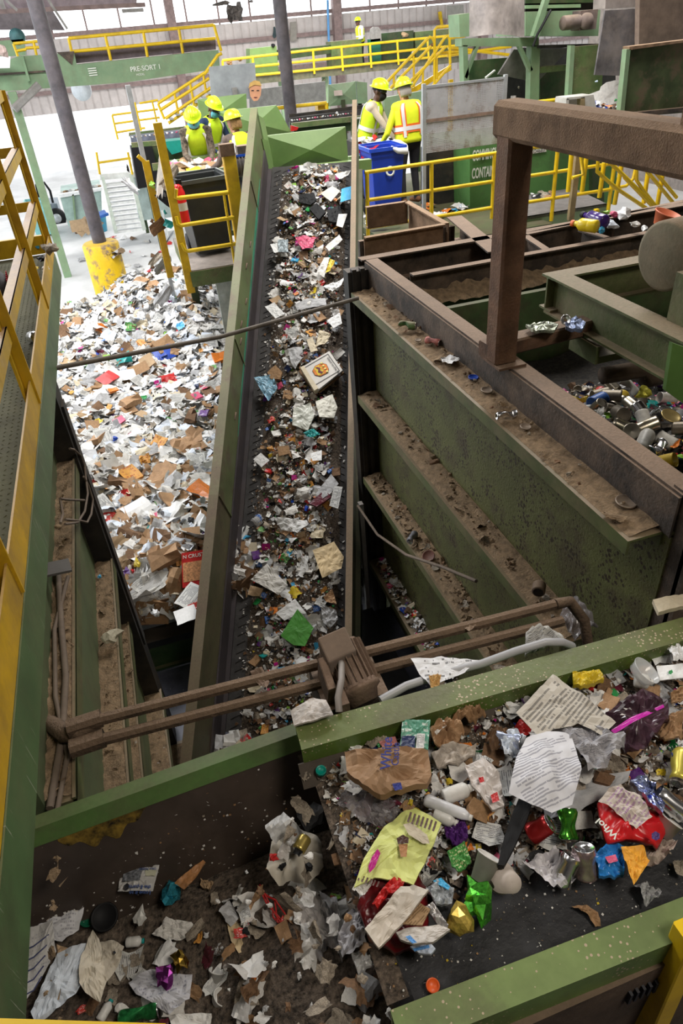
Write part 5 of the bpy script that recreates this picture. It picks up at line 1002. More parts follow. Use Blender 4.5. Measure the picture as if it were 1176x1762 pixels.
    ('grey_bag', [(905, 1090), (930, 1080), (960, 1090), (975, 1105), (940, 1112), (905, 1118)], 3.03, PW[6], 'crumpled grey newspaper behind the grey plastic conduit', 'newspaper', .01, .02, .01),
    ('clear_bag', [(960, 1065), (985, 1018), (1005, 1040), (1030, 1080), (990, 1100)], 2.75, FILMD, 'clear plastic bag draped in the bunker corner behind the rail', 'bag', .01, .03, .02),
]
for nm, pts, z, m, lb, cat, th, cr, dm in NB_: outline(nm, qz(pts, z), m, lb, cat, thick=th, crumple=cr, dome=dm, rings=7, nb=44, smooth=dm > .025)
# small marks on some of them, each a child of its thing
byl = {o['label']: o for o in bpy.data.objects if 'label' in o.keys()}
def patch(parent_label, name, pts, z, m, crumple=.002):
    pa = byl[parent_label]; o = outline(name, qz(pts, z), m, None, None, parent=pa, crumple=crumple, rings=3, nb=20, seed=4); return o
rb = 'bright red grocery bag with white lettering on the near belt'
o0 = Q(1066, 1438, z=3.085); ux = nrm(Q(1040, 1420, z=3.085)-Q(1070, 1446, z=3.085)); nz = np.array([0, 0, 1.]); uy = nrm(np.cross(nz, ux))
lettering(byl[rb], 'Whol', o0, ux, uy, .029, WHT, ext=.002, bold=.02)
patch(rb, 'round_mark', [(1128, 1430), (1136, 1434), (1136, 1443), (1129, 1447), (1122, 1443), (1122, 1434)], 3.09, mat('dark_blue_mark', (.05, .02, .12), .5))
pb = 'crumpled brown paper food bag with blue lettering at the left end of the near belt'
BI = mat('blue_ink', (.02, .03, .22), .6, var=.1)
o0 = Q(672, 1325, z=3.15); ux = nrm(Q(672, 1290, z=3.15)-Q(670, 1325, z=3.15)); uy = nrm(np.cross(nz, ux))
lettering(byl[pb], 'White', o0, ux, uy, .045, BI, ext=.002, bold=.01); lettering(byl[pb], 'Castle', Q(686, 1318, z=3.15), ux, uy, .032, BI, ext=.002)
patch(pb, 'blue_square', [(675, 1348), (690, 1346), (693, 1358), (680, 1361)], 3.125, BI)
lc = 'large pale lime bag with striped top and an ice cream cone picture'
CH = mat('chocolate', (.06, .02, .012), .4); WF = mat('wafer', (.42, .20, .08), .6)
patch(lc, 'cone_top', [(683, 1442), (694, 1436), (704, 1442), (703, 1452), (685, 1452)], 3.088, CH); patch(lc, 'cone_wafer', [(686, 1452), (702, 1452), (700, 1475), (690, 1475)], 3.087, WF)
patch(lc, 'brand_oval', [(694, 1418), (708, 1415), (735, 1436), (740, 1452), (728, 1452), (704, 1436)], 3.082, mat('cream_oval', (.55, .48, .36), .6))
for k in range(7):
    x, y = 706+7.2*k, 1397+2.6*k; patch(lc, 'stripe', [(x, y), (x+3.6, y+1.2), (x-2, y+19), (x-5.6, y+17.6)], 3.083, mat('dark_stripe', (.12, .07, .06), .6))
for k in range(6):
    x, y = 619+6.4*k, 1505+2.2*k; patch(lc, 'stripe', [(x, y), (x+3, y+1), (x-1, y+11), (x-4, y+10)], 3.066, MATS['dark_stripe'])
patch(lc, 'maroon_print', [(640, 1475), (650, 1460), (655, 1468), (646, 1492), (636, 1502), (634, 1490)], 3.078, CL['magenta'])
patch('white and red fast food box left of the white letter', 'red_print', [(824, 1338), (832, 1336), (834, 1345), (826, 1348)], 3.075, CL['red'])
patch('white and red fast food box left of the white letter', 'red_print', [(845, 1368), (856, 1362), (860, 1378), (848, 1382)], 3.07, CL['red'])
patch('flattened white drink carton with blue print below the corrugated card', 'blue_print', [(698, 1611), (706, 1609), (718, 1622), (710, 1624)], 3.10, mat('sky_ink', (.1, .3, .65), .5))
patch('small white box end with blue band below the milk carton', 'blue_band', [(710, 1632), (738, 1625), (740, 1631), (714, 1637)], 3.036, MATS['sky_ink'])
patch('white pouch with blue corner left of the green foil', 'blue_corner', [(745, 1515), (760, 1510), (775, 1526), (772, 1532), (758, 1524)], 3.036, CL['sky'])
patch('shiny blue snack bag with red print left of the orange card', 'red_print', [(1042, 1474), (1060, 1470), (1064, 1482), (1048, 1486)], 3.04, CL['pink'])
patch('shiny dark maroon plastic bag with magenta stripe', 'magenta_stripe', [(1052, 1256), (1086, 1234), (1142, 1212), (1144, 1217), (1090, 1243), (1058, 1262)], 3.055, mat('magenta_tape', (.5, .02, .35), .3))
patch('white square card with a green dot at the right edge', 'green_dot', [(1152, 1154), (1157, 1152), (1159, 1157), (1155, 1161), (1151, 1159)], 3.05, CL['green'])
patch('green and navy food packet next to the brown food bag', 'navy_band', [(692, 1266), (715, 1266), (714, 1288), (690, 1286)], 3.063, CL['navy'])
patch('green and navy food packet next to the brown food bag', 'white_panel', [(718, 1262), (732, 1262), (730, 1288), (716, 1288)], 3.066, PW[5])
# cans, bottles, lids on the near belt
can(975, 1497, 3.01, 60, ALU, 'silver can lying left of its twin in front of the white letter', cr=.15, seed=3, tilt=1.0, L=.09)
can(1008, 1484, 3.02, 110, mat('pinkish_can', (.55, .42, .42), .25, metal=.8, var=.3, vs=30), 'silver pink can with pull tab facing up right of its twin', cr=.12, seed=4, tilt=1.6, L=.09, Rr=.035)
can(930, 1426, 3.0, 10, mat('red_can', (.35, .02, .02), .25, metal=.5), 'red can half hidden under the white letter', cr=.2, seed=5, tilt=.8, L=.075)
can(978, 1418, 3.02, 100, FOILGR, 'crushed shiny green can beside the red can', cr=.35, seed=6, tilt=.5, L=.085, Rr=.034)
can(1155, 1385, 3.02, 150, ALU, 'open silver can at the right edge beside the blue foil', cr=.3, seed=7, opened=True, tilt=.4, L=.10, Rr=.036)
can(876, 1276, 3.03, -20, mat('blue_white_can', (.4, .45, .6), .3, metal=.6, var=.4, vs=20), 'silver and blue can at the upper left of the white letter', cr=.4, seed=8, tilt=.3, L=.09)
can(1172, 1320, 3.0, 80, mat('yellow_can', (.6, .5, .08), .3, metal=.4, var=.2), 'yellow and white can at the right edge', cr=.2, seed=9)
bottle(787, 1364, 3.03, 20, WPL, WPL, 'white pill bottle with red mark left of the fast food box', L=.095, Rr=.024, labm=PW[0], sh=.78)
bottle(768, 1408, 3.02, -25, WPL, WPL, 'small ribbed white bottle below the toothpaste tube', L=.075, Rr=.02)
bottle(772, 1392, 3.035, -22, mat('tube_white', (.6, .6, .62), .3, var=.2, lines=(4, (.05, .1, .45), .55)), WPL, 'white and blue toothpaste tube left of the black bar', L=.15, Rr=.019, name='toothpaste_tube', cat='tube', cr=.5, seed=5, sh=.8)
bottle(1108, 1172, 3.04, -10, WPL, WPL, 'squat white bottle under the clear round tub', L=.06, Rr=.025)
def cup(x, y, z, ang, tilt, L, r0, r1, m, label, name='paper_cup', wall=.002, ax=None):
    c = Q(x, y, z=z) if ax is None else np.array(x); a = nrm(dirpx(x, y, ang, z)+np.array([0, 0, tilt])) if ax is None else ax; st = c-a*L/2; b = MB()
    b.lathe([(0, .003), (r0, 0), (r1, L), (r1+.003, L), (r1+.003, L+.004), (r1-.001, L+.002), (r0-.002, .004), (0, .005)], st, a, 26); return tag(b.build(name, m), label, 'cup')
cup(873, 1515, 3.01, 120, -1.3, .08, .026, .040, mat('coffee_cup', (.55, .48, .43), .5, var=.15), 'paper cup with white base facing the viewer right of the green foil')
cup(1108, 1158, 3.06, 0, 1.5, .03, .045, .05, GLS, 'clear round plastic tub near the upper rail at right', 'plastic_tub')
cup(1146, 1424, 3.0, 45, .8, .05, .028, .033, WPL, 'white plastic pot beside the bright red bag at right', 'plastic_pot')
cup(834, 1495, 3.02, 60, .7, .07, .025, .035, PW[0], 'crushed white cup above the green foil')
disc(745, 1698, 2.945, .018, mat('orange_lid', (.75, .12, .02), .4), 'orange_disc', 'round orange lid by the lower green rail', 'lid', (0, -.1, 1), .012)
disc(553, 1328, 2.97, .018, mat('teal_cap', (.0, .25, .2), .4), 'teal_disc', 'round teal cap at the black belt corner under the rail end', 'cap', (0, -.1, 1), .012)
blob(824, 1550, 3.0, .13, FOILGR, 'foil_wrapper', 'bright green crumpled foil near the bare black belt', 'foil', 1)
blob(789, 1584, 3.0, .10, mat('gold_wrapper', (.55, .40, .08), .25, metal=.5, var=.3, vs=20), 'gold_wrapper', 'dull gold crumpled wrapper left of the bare black belt', 'wrapper', 2)
blob(500, 1462, 2.78, .19, mat('grey_rag', (.42, .39, .34), .85, var=.12), 'grey_rag', 'pale grey rag falling at the end of the near belt', 'rag', 3, .4)
# strips on top of rail end area
outline('torn_card', qz([(514, 1330), (535, 1320), (536, 1336), (524, 1345)], 2.96), PW[7], 'torn card left of the teal cap', 'cardboard', crumple=.01)
outline('torn_card', qz([(562, 1334), (595, 1326), (592, 1338), (568, 1342)], 2.96), CB[3], 'torn card right of the teal cap', 'cardboard', crumple=.01)
# ---- catch belt things
NC_ = [
    ('receipt_sheet', [(30, 1538), (85, 1530), (128, 1529), (148, 1552), (136, 1600), (108, 1622), (60, 1615), (30, 1620)], 2.580, mat('receipt_paper', (.66, .66, .69), .75, var=.03, lines=(16, (.3, .3, .35), .5)), 'white creased receipt sheet at the far left of the catch belt', 'paper', 0, .012, .01),
    ('ruled_form', [(30, 1605), (92, 1585), (99, 1640), (72, 1690), (45, 1722), (30, 1745)], 2.620, mat('form_paper', (.62, .61, .60), .75, var=.04, lines=(24, (.35, .35, .4), .45)), 'white form with thick dark ruled lines at lower left', 'paper', 0, .010, .01),
    ('blue_white_sheet', [(98, 1640), (120, 1632), (149, 1624), (146, 1690), (135, 1715), (62, 1764), (52, 1740), (78, 1690)], 2.630, mat('bluish_sheet', (.62, .67, .74), .75, var=.05, vs=3), 'large plain bluish white sheet at the bottom left corner', 'paper', 0, .012, .02),
    ('cream_sheet', [(158, 1597), (172, 1618), (180, 1640), (184, 1690), (172, 1724), (150, 1712), (140, 1696), (143, 1650)], 2.650, mat('cream_page', (.60, .54, .44), .75, var=.04), 'upright folded cream page right of the bluish white sheet', 'paper', 0, .012, .02),
    ('punched_sheet', [(172, 1620), (196, 1618), (215, 1630), (205, 1655), (180, 1700), (176, 1650)], 2.620, mat('cream_page_dull', (.48, .43, .35), .75, var=.08), 'cream punched page with a black hole behind the upright cream page', 'paper', 0, .008, .0),
    ('parts_card', [(212, 1488), (274, 1488), (264, 1535), (202, 1533)], 2.640, mat('glossy_card', (.50, .49, .48), .35, var=.06), 'glossy picture card with upside-down lettering on the brown plate', 'card', .001, .006, .006),
    ('snack_carton', [(300, 1519), (322, 1500), (350, 1480), (354, 1484), (335, 1512), (316, 1530)], 2.640, mat('orange_snack_card', (.42, .20, .08), .45, var=.3, vs=30), 'pointed orange and white snack card beside the blue foil ball', 'card', .004, .003, 0),
    ('printed_sheet', [(219, 1688), (262, 1672), (300, 1680), (333, 1680), (326, 1718), (292, 1746), (262, 1728), (235, 1712)], 2.550, mat('grey_form', (.52, .52, .56), .75, var=.05, lines=(12, (.2, .2, .25), .45)), 'grey white form under the purple foil', 'paper', 0, .012, .015),
    ('cream_envelope', [(389, 1582), (425, 1560), (440, 1540), (449, 1600), (430, 1632), (412, 1643), (398, 1620)], 2.580, mat('manila_dull', (.54, .42, .25), .7, var=.08), 'cream manila envelope on the right half of the catch belt', 'envelope', 0, .008, 0),
    ('brown_flap', [(437, 1690), (470, 1652), (500, 1655), (540, 1640), (543, 1680), (500, 1690)], 2.630, mat('peach_card', (.38, .25, .16), .7, var=.1), 'pale brown box flap falling at the centre bottom', 'cardboard', .006, .012, .01),
    ('falling_page', [(497, 1545), (530, 1532), (552, 1540), (566, 1585), (584, 1640), (578, 1672), (552, 1668), (535, 1630), (522, 1600)], 2.68, mat('soft_falling_page', (.50, .47, .46), .8, var=.08), 'long pale page falling from the belt end at the centre', 'paper', 0, .03, .02),
    ('falling_page', [(548, 1530), (580, 1545), (590, 1600), (588, 1650), (570, 1600)], 2.72, PW[2], 'second grey page falling just right of the long pale page', 'paper', 0, .03, .01),
    ('cream_rag', [(460, 1500), (470, 1455), (500, 1430), (530, 1428), (552, 1442), (556, 1485), (530, 1520), (480, 1524)], 2.78, mat('cream_falling_card', (.46, .42, .35), .8, var=.12), 'large dull cream paper tumbling off the belt end', 'paper', 0, .03, .03),
    ('bottom_sheet', [(290, 1748), (345, 1742), (400, 1750), (405, 1775), (300, 1775)], 2.530, PW[0], 'white sheet cut by the bottom edge of the picture', 'paper', 0, .01, 0),
    ('white_sheet', [(262, 1608), (290, 1585), (330, 1588), (345, 1602), (320, 1615), (290, 1618)], 2.530, PW[0], 'crumpled grey white sheet below the blue foil ball', 'paper', 0, .02, .01),
    ('tan_corner', [(98, 1625), (122, 1632), (100, 1645)], 2.610, mat('tan_paper', (.52, .36, .22), .7), 'tan paper corner between the white sheets at left', 'paper', 0, .003, 0),
    ('white_box', [(408, 1560), (428, 1552), (432, 1580), (416, 1590)], 2.610, PW[5], 'small white box with blue print on the cream manila envelope', 'box', .02, .003, 0),
    ('brown_wrap', [(345, 1510), (368, 1518), (362, 1532), (345, 1525)], 2.540, CB[3], 'small tan wrap with green corner right of the snack card', 'wrapper', .01, .01, 0),
    ('white_sheet', [(355, 1640), (385, 1625), (395, 1655), (368, 1662)], 2.540, FILMW, 'milky plastic scrap in the middle of the catch belt', 'plastic', 0, .02, .01)]
for nm, pts, z, m, lb, cat, th, cr, dm in NC_: outline(nm, qz(pts, z), m, lb, cat, thick=th, crumple=cr, dome=dm, rings=7, nb=44, smooth=dm > .025)
byl = {o['label']: o for o in bpy.data.objects if 'label' in o.keys()}
DBL = mat('dark_blue_rule', (.05, .06, .16), .6)
for k in range(5):
    y0, y1 = 1640+21*k-3*k, 1606+21*k+1*k
    b = MB(); P = [Q(36, 1638+19.5*k, z=2.636), Q(58, 1628+19*k, z=2.640), Q(84-3*k, 1608+18*k, z=2.636)]; b.tube(P, .0022, 5); b.build('rule_line', DBL, byl['white form with thick dark ruled lines at lower left'])
pc = byl['glossy picture card with upside-down lettering on the brown plate']
u0 = nrm(Q(212, 1489, z=2.652)-Q(274, 1489, z=2.652)); v0 = nrm(np.cross(nz, u0)); CI = mat('card_blue_ink', (.05, .09, .25), .5)
for i, s in enumerate(('Leave it to', 'the E-parts')): lettering(pc, s, Q(261, 1533-10*i, z=2.655)+v0*.002, u0, v0, .0175, CI, ext=.006)
lettering(pc, 'CALL TODAY', Q(270, 1494, z=2.655), u0, v0, .010, CI, ext=.006)
def cpatch(name, pts, m): outline(name, qz(pts, 2.652), m, None, None, parent=pc, crumple=.001, rings=2, nb=16, seed=2)
cpatch('picture', [(214, 1494), (246, 1494), (240, 1515), (210, 1517)], mat('card_photo', (.17, .18, .2), .4, var=.6, vs=90)); cpatch('round_portrait', [(214, 1523), (219, 1519), (223, 1523), (221, 1530), (216, 1532), (213, 1528)], BLK); cpatch('yellow_panel', [(250, 1496), (270, 1497), (267, 1507), (250, 1507)], mat('pale_panel', (.5, .5, .38), .5))
outline('punch_hole', qz([(194, 1637), (198, 1636), (200, 1640), (196, 1642)], 2.640), BLK, None, None, parent=byl['cream punched page with a black hole behind the upright cream page'], crumple=0)
blob(294, 1537, 2.580, .095, FOILB, 'foil_ball', 'shiny blue crumpled foil ball in the middle of the catch belt', 'foil', 3)
blob(284, 1680, 2.630, .085, FOILP, 'foil_wrapper', 'shiny purple foil wrapper on the grey white form', 'foil', 5, .6)
blob(310, 1652, 2.580, .07, FOILG, 'foil_wrapper', 'twisted gold foil wrapper above the purple foil', 'foil', 1, .9)
disc(180, 1578, 2.550, .046, BPL, 'black_disc', 'round black plastic lid beside the white receipt sheet', 'lid', (.1, -.35, 1), .008)
disc(152, 1578, 2.530, .032, mat('dark_green_lid', (.0, .09, .045), .4), 'green_disc', 'dark green round lid left of the black lid', 'lid', (.1, -.35, 1), .01)
disc(162, 1522, 2.580, .016, PW[0], 'white_disc', 'small white round scrap on the brown plate left of the picture card', 'lid', (0, -.6, 1), .004)
cup(372, 1655+30, 2.540, 70, .8, .045, .02, .026, WPL, 'small clear white cup at the lower middle of the catch belt', 'plastic_cup')
cup(378, 1690+30, 2.540, 30, 1, .02, .022, .027, WPL, 'shallow white cup below the small clear one', 'plastic_cup')
bottle(233, 1620, 2.540, 5, WPL, CL['teal'], 'small white bottle with teal cap beside the punched page', L=.06, Rr=.016)
bottle(182, 1738, 2.540, 60, WPL, CL['teal'], 'small white bottle at the bottom below the cream page', L=.06, Rr=.015)
blob(243, 1580, 2.560, .055, WPL, 'plastic_lump', 'white plastic lump above the crumpled sheet', 'plastic', 4)
blob(205, 1735, 2.520, .045, PW[0], 'plastic_lump', 'round white lump right of the bottom bottle', 'plastic', 6)
can(240, 1748, 2.540, 20, mat('green_red_can', (.03, .25, .07), .25, metal=.5, var=.5, vs=30), 'crushed green and red drink can at the bottom edge', cr=.8, seed=11)
can(520, 1452, 2.86, 60, mat('gold_can', (.55, .42, .12), .3, metal=.7, var=.2), 'small gold tin tumbling beside the dull cream paper', L=.05, Rr=.022, name='gold_tin')
b = MB(); P = [Q(448, 1528, z=2.62), Q(468, 1550, z=2.66), Q(480, 1575, z=2.66), Q(495, 1600, z=2.62)]
for k in range(5): b.tube([p+np.array([rs.randn()*.01, rs.randn()*.01, rs.randn()*.008]) for p in P], .003, 5)
tag(b.build('red_string', CL['red']), 'tangle of red plastic string falling near the centre', 'string')
M2 = [(4, PW[7]), (5, PW[0]), (2, CB[1]), (1, CB[0]), (.4, CL['teal']), (.3, CL['red']), (2, FILMW), (1, BPL)]
for k in range(80):       # things tumbling over the end of the near belt
    f = rs.rand(); x = .16-.34*f+rs.randn()*.04; y = rs.uniform(.60, 1.28); z = 2.98-.42*f**1.5+rs.uniform(-.03, .03)
    put(pick(rs, [(1, M_SHEET), (1, M_BALL)])[rs.randint(8)], pick(rs, M2), (x, y, z), nrm(rs.randn(3)+np.array([0, 0, 1.5])), rs.rand()*6.28, rs.uniform(.03, .085), 'tumbling_scrap', 'small scrap tumbling over the end of the near belt', 'scrap', 'scraps tumbling off the near belt')
b = MB(); 
# ================================================================ bunker cans
def cz(x, y): return 2.72+.10*vn(x*3, y*3)+.22*max(0, min(1, (3.4-y)/1.4))+.12*math.exp(-((x-2.6)**2+(y-2.8)**2)/.3)
heap_mesh('can_bed', lambda u, v: (u, v, cz(u, v)-.05), 1.85, 5.1, 1.7, 4.4, 60, 50, mat('dark_fines', (.03, .025, .02), .8, var=.6, vs=30, bump=1), 'dark packed cans under the loose ones in the bunker')
rs = np.random.RandomState(5)
CT = [TIN, ALU, mat('label_can_white', (.5, .48, .44), .4, var=.2, vs=20), mat('label_can_red', (.4, .03, .03), .4, var=.3), mat('label_can_blue', (.04, .12, .4), .4, var=.3), mat('label_can_yellow', (.55, .38, .03), .4, var=.3), mat('old_tin', (.2, .17, .13), .45, metal=.7, var=.3)]
protos = []
for k in range(6):
    b = MB(); L = (.11, .12, .10, .12, .09, .11)[k]; R0 = (.036, .033, .042, .033, .036, .04)[k]; ax = np.array([1., 0, 0])
    prof = [(0, .004), (R0*.9, 0)]+[(R0*(1 if i % 2 or k % 2 else .975), L*i/12) for i in range(13)]+([(R0*.93, L-.001), (R0*.9, L*.15), (0, L*.12)] if k in (0, 2, 4) else [(R0*.85, L), (R0*.8, L-.004), (0, L-.004)])
    b.lathe(prof, (-L/2, 0, 0), ax, 20)
    if k in (1, 3, 5): b.v = [tuple(p) for p in crush(b.v, ax, np.random.RandomState(k), 1.0, np.zeros(3), R0)]
    protos.append(mesh_of('tin_can', b.v, b.f, mats=(TIN,)))
for k in range(150):
    x = 1.95+1.5*rs.rand()**1.2; y = rs.uniform(1.75, 3.7); m = pick(rs, [(3, TIN), (2.5, ALU), (2.5, CT[2]), (.8, CT[3]), (.4, CT[4]), (1, CT[5]), (5, CT[6])])
    put(protos[rs.randint(6)], m, (x, y, cz(x, y)+rs.uniform(-.03, .05)), nrm(rs.randn(3)*.6+np.array([0, 0, 1])), rs.rand()*6.28, rs.uniform(.85, 1.25), 'tin_can', 'loose food or drink can in the bunker heap', 'can', 'cans in the bunker')
ent = []
for k in range(1500):
    x = rs.uniform(1.9, 3.6); y = rs.uniform(1.7, 3.8); m = rs.randint(len(NALL)); ent.append((pick(rs, [(1, SHEETS[rs.randint(16)]), (1, BALLS[rs.randint(8)])]), (x, y, cz(x, y)-.03+rs.uniform(0, .03)), nrm((rs.randn()*.4, rs.randn()*.4, 1)), rs.rand()*6.28, rs.uniform(.03, .08), m))
stuff_mesh('mixed_scraps', NALL, ent, 'scraps and film packed between the bunker cans')
can(1110, 760, 3.06, 60, CT[2], 'large white labelled food tin near the middle of the bunker heap', L=.14, Rr=.04, tilt=.3, name='food_tin', end=TIN)
can(1070, 735, 3.06, 170, TIN, 'open dark-mouthed food tin left of the white labelled tin', L=.11, Rr=.042, opened=True, tilt=.3, name='food_tin', end=CT[6])
disc(1155, 716, 3.10, .055, mat('gold_lid', (.4, .3, .12), .35, metal=.7, var=.2), 'tin_disc', 'round gold tin lid at the right edge of the bunker heap', 'lid', (.1, -.3, 1))
blob(1108, 675, 3.22, .10, mat('yellow_foil_net', (.45, .42, .05), .3, metal=.5, var=.3), 'yellow_wrapper', 'shiny yellow wrapper hanging under the roller frame', 'wrapper', 2)
# things lying on ledges
def at(x, y, z): return Q(x, y, z=z)
can(702, 560, 3.30, -5, mat('green_old_can', (.06, .2, .05), .5, var=.6, vs=20, dust=.8), 'dusty green crushed can on the upper bunker ledge', L=.12, Rr=.028, cr=.9, seed=1, name='crushed_can')
can(746, 588, 3.29, -15, mat('red_silver_can', (.35, .12, .1), .4, metal=.4, var=.6, vs=20), 'red and silver crushed can on the upper bunker ledge', L=.11, Rr=.026, cr=.8, seed=2, name='crushed_can')
can(872, 714, 3.285, 10, ALU, 'flattened silver can midway along the upper bunker ledge', L=.11, Rr=.022, cr=.9, seed=3, name='crushed_can')
outline('white_wrapper', qz([(758, 614), (775, 611), (792, 620), (778, 627), (764, 624)], 3.29), PW[1], 'small white wrapper on the upper bunker ledge', 'wrapper', crumple=.01)
for x, y, R_, lb in ((1078, 864, .045, 'round tin lid near the near end of the upper bunker ledge'), (815, 650, .03, 'blue-rimmed bottle top on the upper bunker ledge'), (838, 672, .033, 'dusty flat lid just beyond the flattened silver can'), (905, 735, .028, 'dusty flat lid just before the flattened silver can'), (720, 556+30, .02, 'small dusty lid between the green and red cans')):
    disc(x, y, 3.275, R_, mat('dusty_tin_lid', (.30, .24, .19), .5, metal=.4, var=.3, dust=.3) if R_ != .03 else CL['blue'], 'tin_disc', lb, 'lid', (.05, -.1, 1), .006)
outline('flat_can', qz([(905, 560), (945, 548), (962, 556), (955, 568), (918, 572)], 3.58), mat('green_silver_can', (.35, .38, .3), .35, metal=.6, var=.5, vs=30), 'flattened green and silver can on the portal foot beam', 'can', thick=.015, crumple=.012)
outline('flat_can', qz([(972, 545), (992, 543), (1008, 558), (1002, 568), (975, 562)], 3.60), mat('blue_orange_can', (.2, .25, .4), .35, metal=.5, var=.7, vs=30), 'torn blue and orange can at the end of the portal foot beam', 'can', thick=.02, crumple=.015)
disc(975, 550, 3.61, .028, ALU, 'can_disc', 'silver can lid standing beside the torn blue can', 'lid', (-.8, -.5, .2))
can(928, 1012, 2.45, 80, mat('brown_dusty_tin', (.15, .1, .07), .8, var=.2, dust=.6), 'dusty brown tin where the conduits meet the bunker', L=.07, Rr=.035, opened=True, name='food_tin', end=BS)
disc(738, 957, 1.56, .05, mat('rusty_red_lid', (.15, .03, .02), .6, var=.3, dust=.2), 'tin_disc', 'dark red tin lid on the third ledge of the bunker', 'lid', (-.5, -.4, 1))
can(710, 925, 1.57, 60, mat('shaded_can', (.2, .2, .22), .5, metal=.4, var=.5), 'dull silver can on the third ledge left of the dark red lid', cr=.5, name='crushed_can')
# clods, strips on ledges (counted loosely)
ent = []
for z, w0, n0, cnt in ((2.36, 1, 2.0, 90), (1.52, 1, 2.3, 220), (.5, 2, 2.7, 420), (3.25, 1, 1.8, 60)):
    for k in range(cnt):
        y = rs.uniform(n0, 5.05); x = rs.uniform(1.64, 1.77); m = pick(rs, [(5, DT), (1, CB[1]), (1, PW[7])]) if w0 == 1 else pick(rs, MIXN)
        ent.append((pick(rs, [(2, BALLS[rs.randint(8)]), (1, SHEETS[rs.randint(16)])]), (x, y, z+.03), nrm((rs.randn()*.3, rs.randn()*.3, 1)), rs.rand()*6.28, rs.uniform(.025, .075), (NALL+[DT]).index(m)))
for z, e1 in ((2.86, -.63), (2.03, -.61), (1.42, -.65), (.6, -.6)):
    for k in range(110):
        y = rs.uniform(.9, 4.0); x = rs.uniform(-.70, e1); m = pick(rs, [(9, DT), (1, CB[1]), (1.5, PW[7])]) if z > 1 else pick(rs, MIXN+[(12, DT)]); s = rs.uniform(.012, .05) if m is DT else rs.uniform(.006, .02)
        ent.append((pick(rs, [(2, BALLS[rs.randint(8)]), (1, SHEETS[rs.randint(16)]), (1, FLAKE[1])]), (x, y, z+.025), nrm((rs.randn()*.3, rs.randn()*.3, 1)), rs.rand()*6.28, s, (NALL+[DT]).index(m)))
stuff_mesh('dust_clods', NALL+[DT], ent, 'clods of dust and scraps lodged on the bunker ledges')
blob(188, 1098, 2.12, .14, mat('crumpled_sack', (.42, .38, .28), .7, var=.2, vs=20), 'crumpled_sack', 'crumpled grey foil sack on the second left ledge', 'sack', 6, .8, (.3, -.2, 1))
blob(171, 992, 2.10, .035, CL['sky'], 'blue_wrapper', 'small blue and white wrapper on the second left ledge', 'wrapper', 3)
outline('rag_strip', qz([(431, 1158), (452, 1150), (464, 1172), (460, 1188), (440, 1172)], 2.985), mat('brown_rag', (.22, .15, .11), .9, var=.2), 'torn brown rag hooked over the conduit pair', 'rag', crumple=.012)
outline('paper_scrap', qz([(795, 1078), (812, 1070), (822, 1074), (808, 1086)], 2.985), mat('tan_scrap', (.3, .22, .16), .8), 'tan scrap resting on the conduit pair near the bunker', 'paper', crumple=.006)
# pit and gap heaps
ent = []
for k in range(1300):
    if k < 900: x = rs.uniform(1.05, 2.3); y = rs.uniform(5.45, 7.6); z = .02+rs.rand()*.12
    else: x = rs.uniform(-.45, .0); y = rs.uniform(3.55, 3.9); z = -.08+rs.rand()*.08
    ent.append((pick(rs, [(2, SHEETS[rs.randint(16)]), (1, BALLS[rs.randint(8)]), (1, CARTS[rs.randint(6)])]), (x, y, z), nrm((rs.randn()*.4, rs.randn()*.4, 1)), rs.rand()*6.28, rs.uniform(.05, .14), NALL.index(pick(rs, MIXN))))
stuff_mesh('gap_scraps', NALL, ent, 'mixed scraps lying low between the steep conveyor and the bunker')
t = thing('low_conveyor', 'dark low conveyor frame between the steep conveyor and the bunker', 'conveyor', (1.4, 4.6, -.05))
b = MB(); b.box((1.15, 3.0, -.08), (1.58, 5.0, -.04)); b.build('belt', BELT, t)
b = MB(); b.box((1.1, 3.0, -.11), (1.14, 5.0, .1)); b.build('side_rail', BS, t); b = MB(); b.box((1.05, 5.3, -.11), (2.3, 5.35, .12)); b.build('end_plate', BS, t)
b = MB(); b.box((1.52, 5.0, -.1), (1.56, 5.06, 1.3)); tag(b.build('guide_strip', ST), 'thin upright grey steel strip beside the bunker corner', 'strip')
b = MB(); b.tube([Q(616, 870, e=1.45), Q(650, 920, e=1.5), Q(700, 955, e=1.55), Q(760, 975, e=1.6), Q(820, 1000, e=1.62)], .012, 8); tag(b.build('hanging_cable', CAB), 'brown cable sagging across the bunker ledges behind the motor', 'cable')
# ================================================================ far half of the hall
def slab(px, n, dep, m, name, parent=None, label=None, cat=None):
    b = MB(); b.prism([Q(x, y, n=n) for x, y in px], (0, dep, 0)); o = b.build(name, m, parent); return tag(o, label, cat) if label else o
def tubes(lines, n, r_, m, parent, name='rail'):
    for L in lines:
        b = MB(); b.tube([Q(x, y, n=n) for x, y in L], r_, 8); b.build(name, m, parent)
# ---- presort line, far left
n = 20
t = thing('presort_conveyor', 'long pale green raised conveyor lettered PRE-SORT 1 spanning the far left', 'conveyor', Q(190, 130, n=n))
slab([(-30, 122), (30, 97), (128, 91), (132, 111), (376, 86), (379, 118), (215, 142), (-30, 160)], n, .35, G2b, 'side_beam', t)
slab([(-30, 128), (95, 120), (95, 123), (-30, 132)], n-.05, .05, DS, 'seam', t); slab([(36, 96), (40, 96), (52, 139), (48, 141)], n-.12, .12, G2b, 'rib', t)
slab([(98, 90), (128, 88), (124, 112), (110, 100)], n-.02, .02, DS, 'gusset', t)
slab([(126, 89), (371, 67), (372, 85), (130, 109)], n+.36, .06, mat('dark_mauve_plate', (.13, .10, .115), .6, var=.2, stain=.2), 'back_plate', t)
slab([(98, 90), (126, 88), (130, 109), (112, 106)], n+.36, .1, BS, 'end_plate', t)
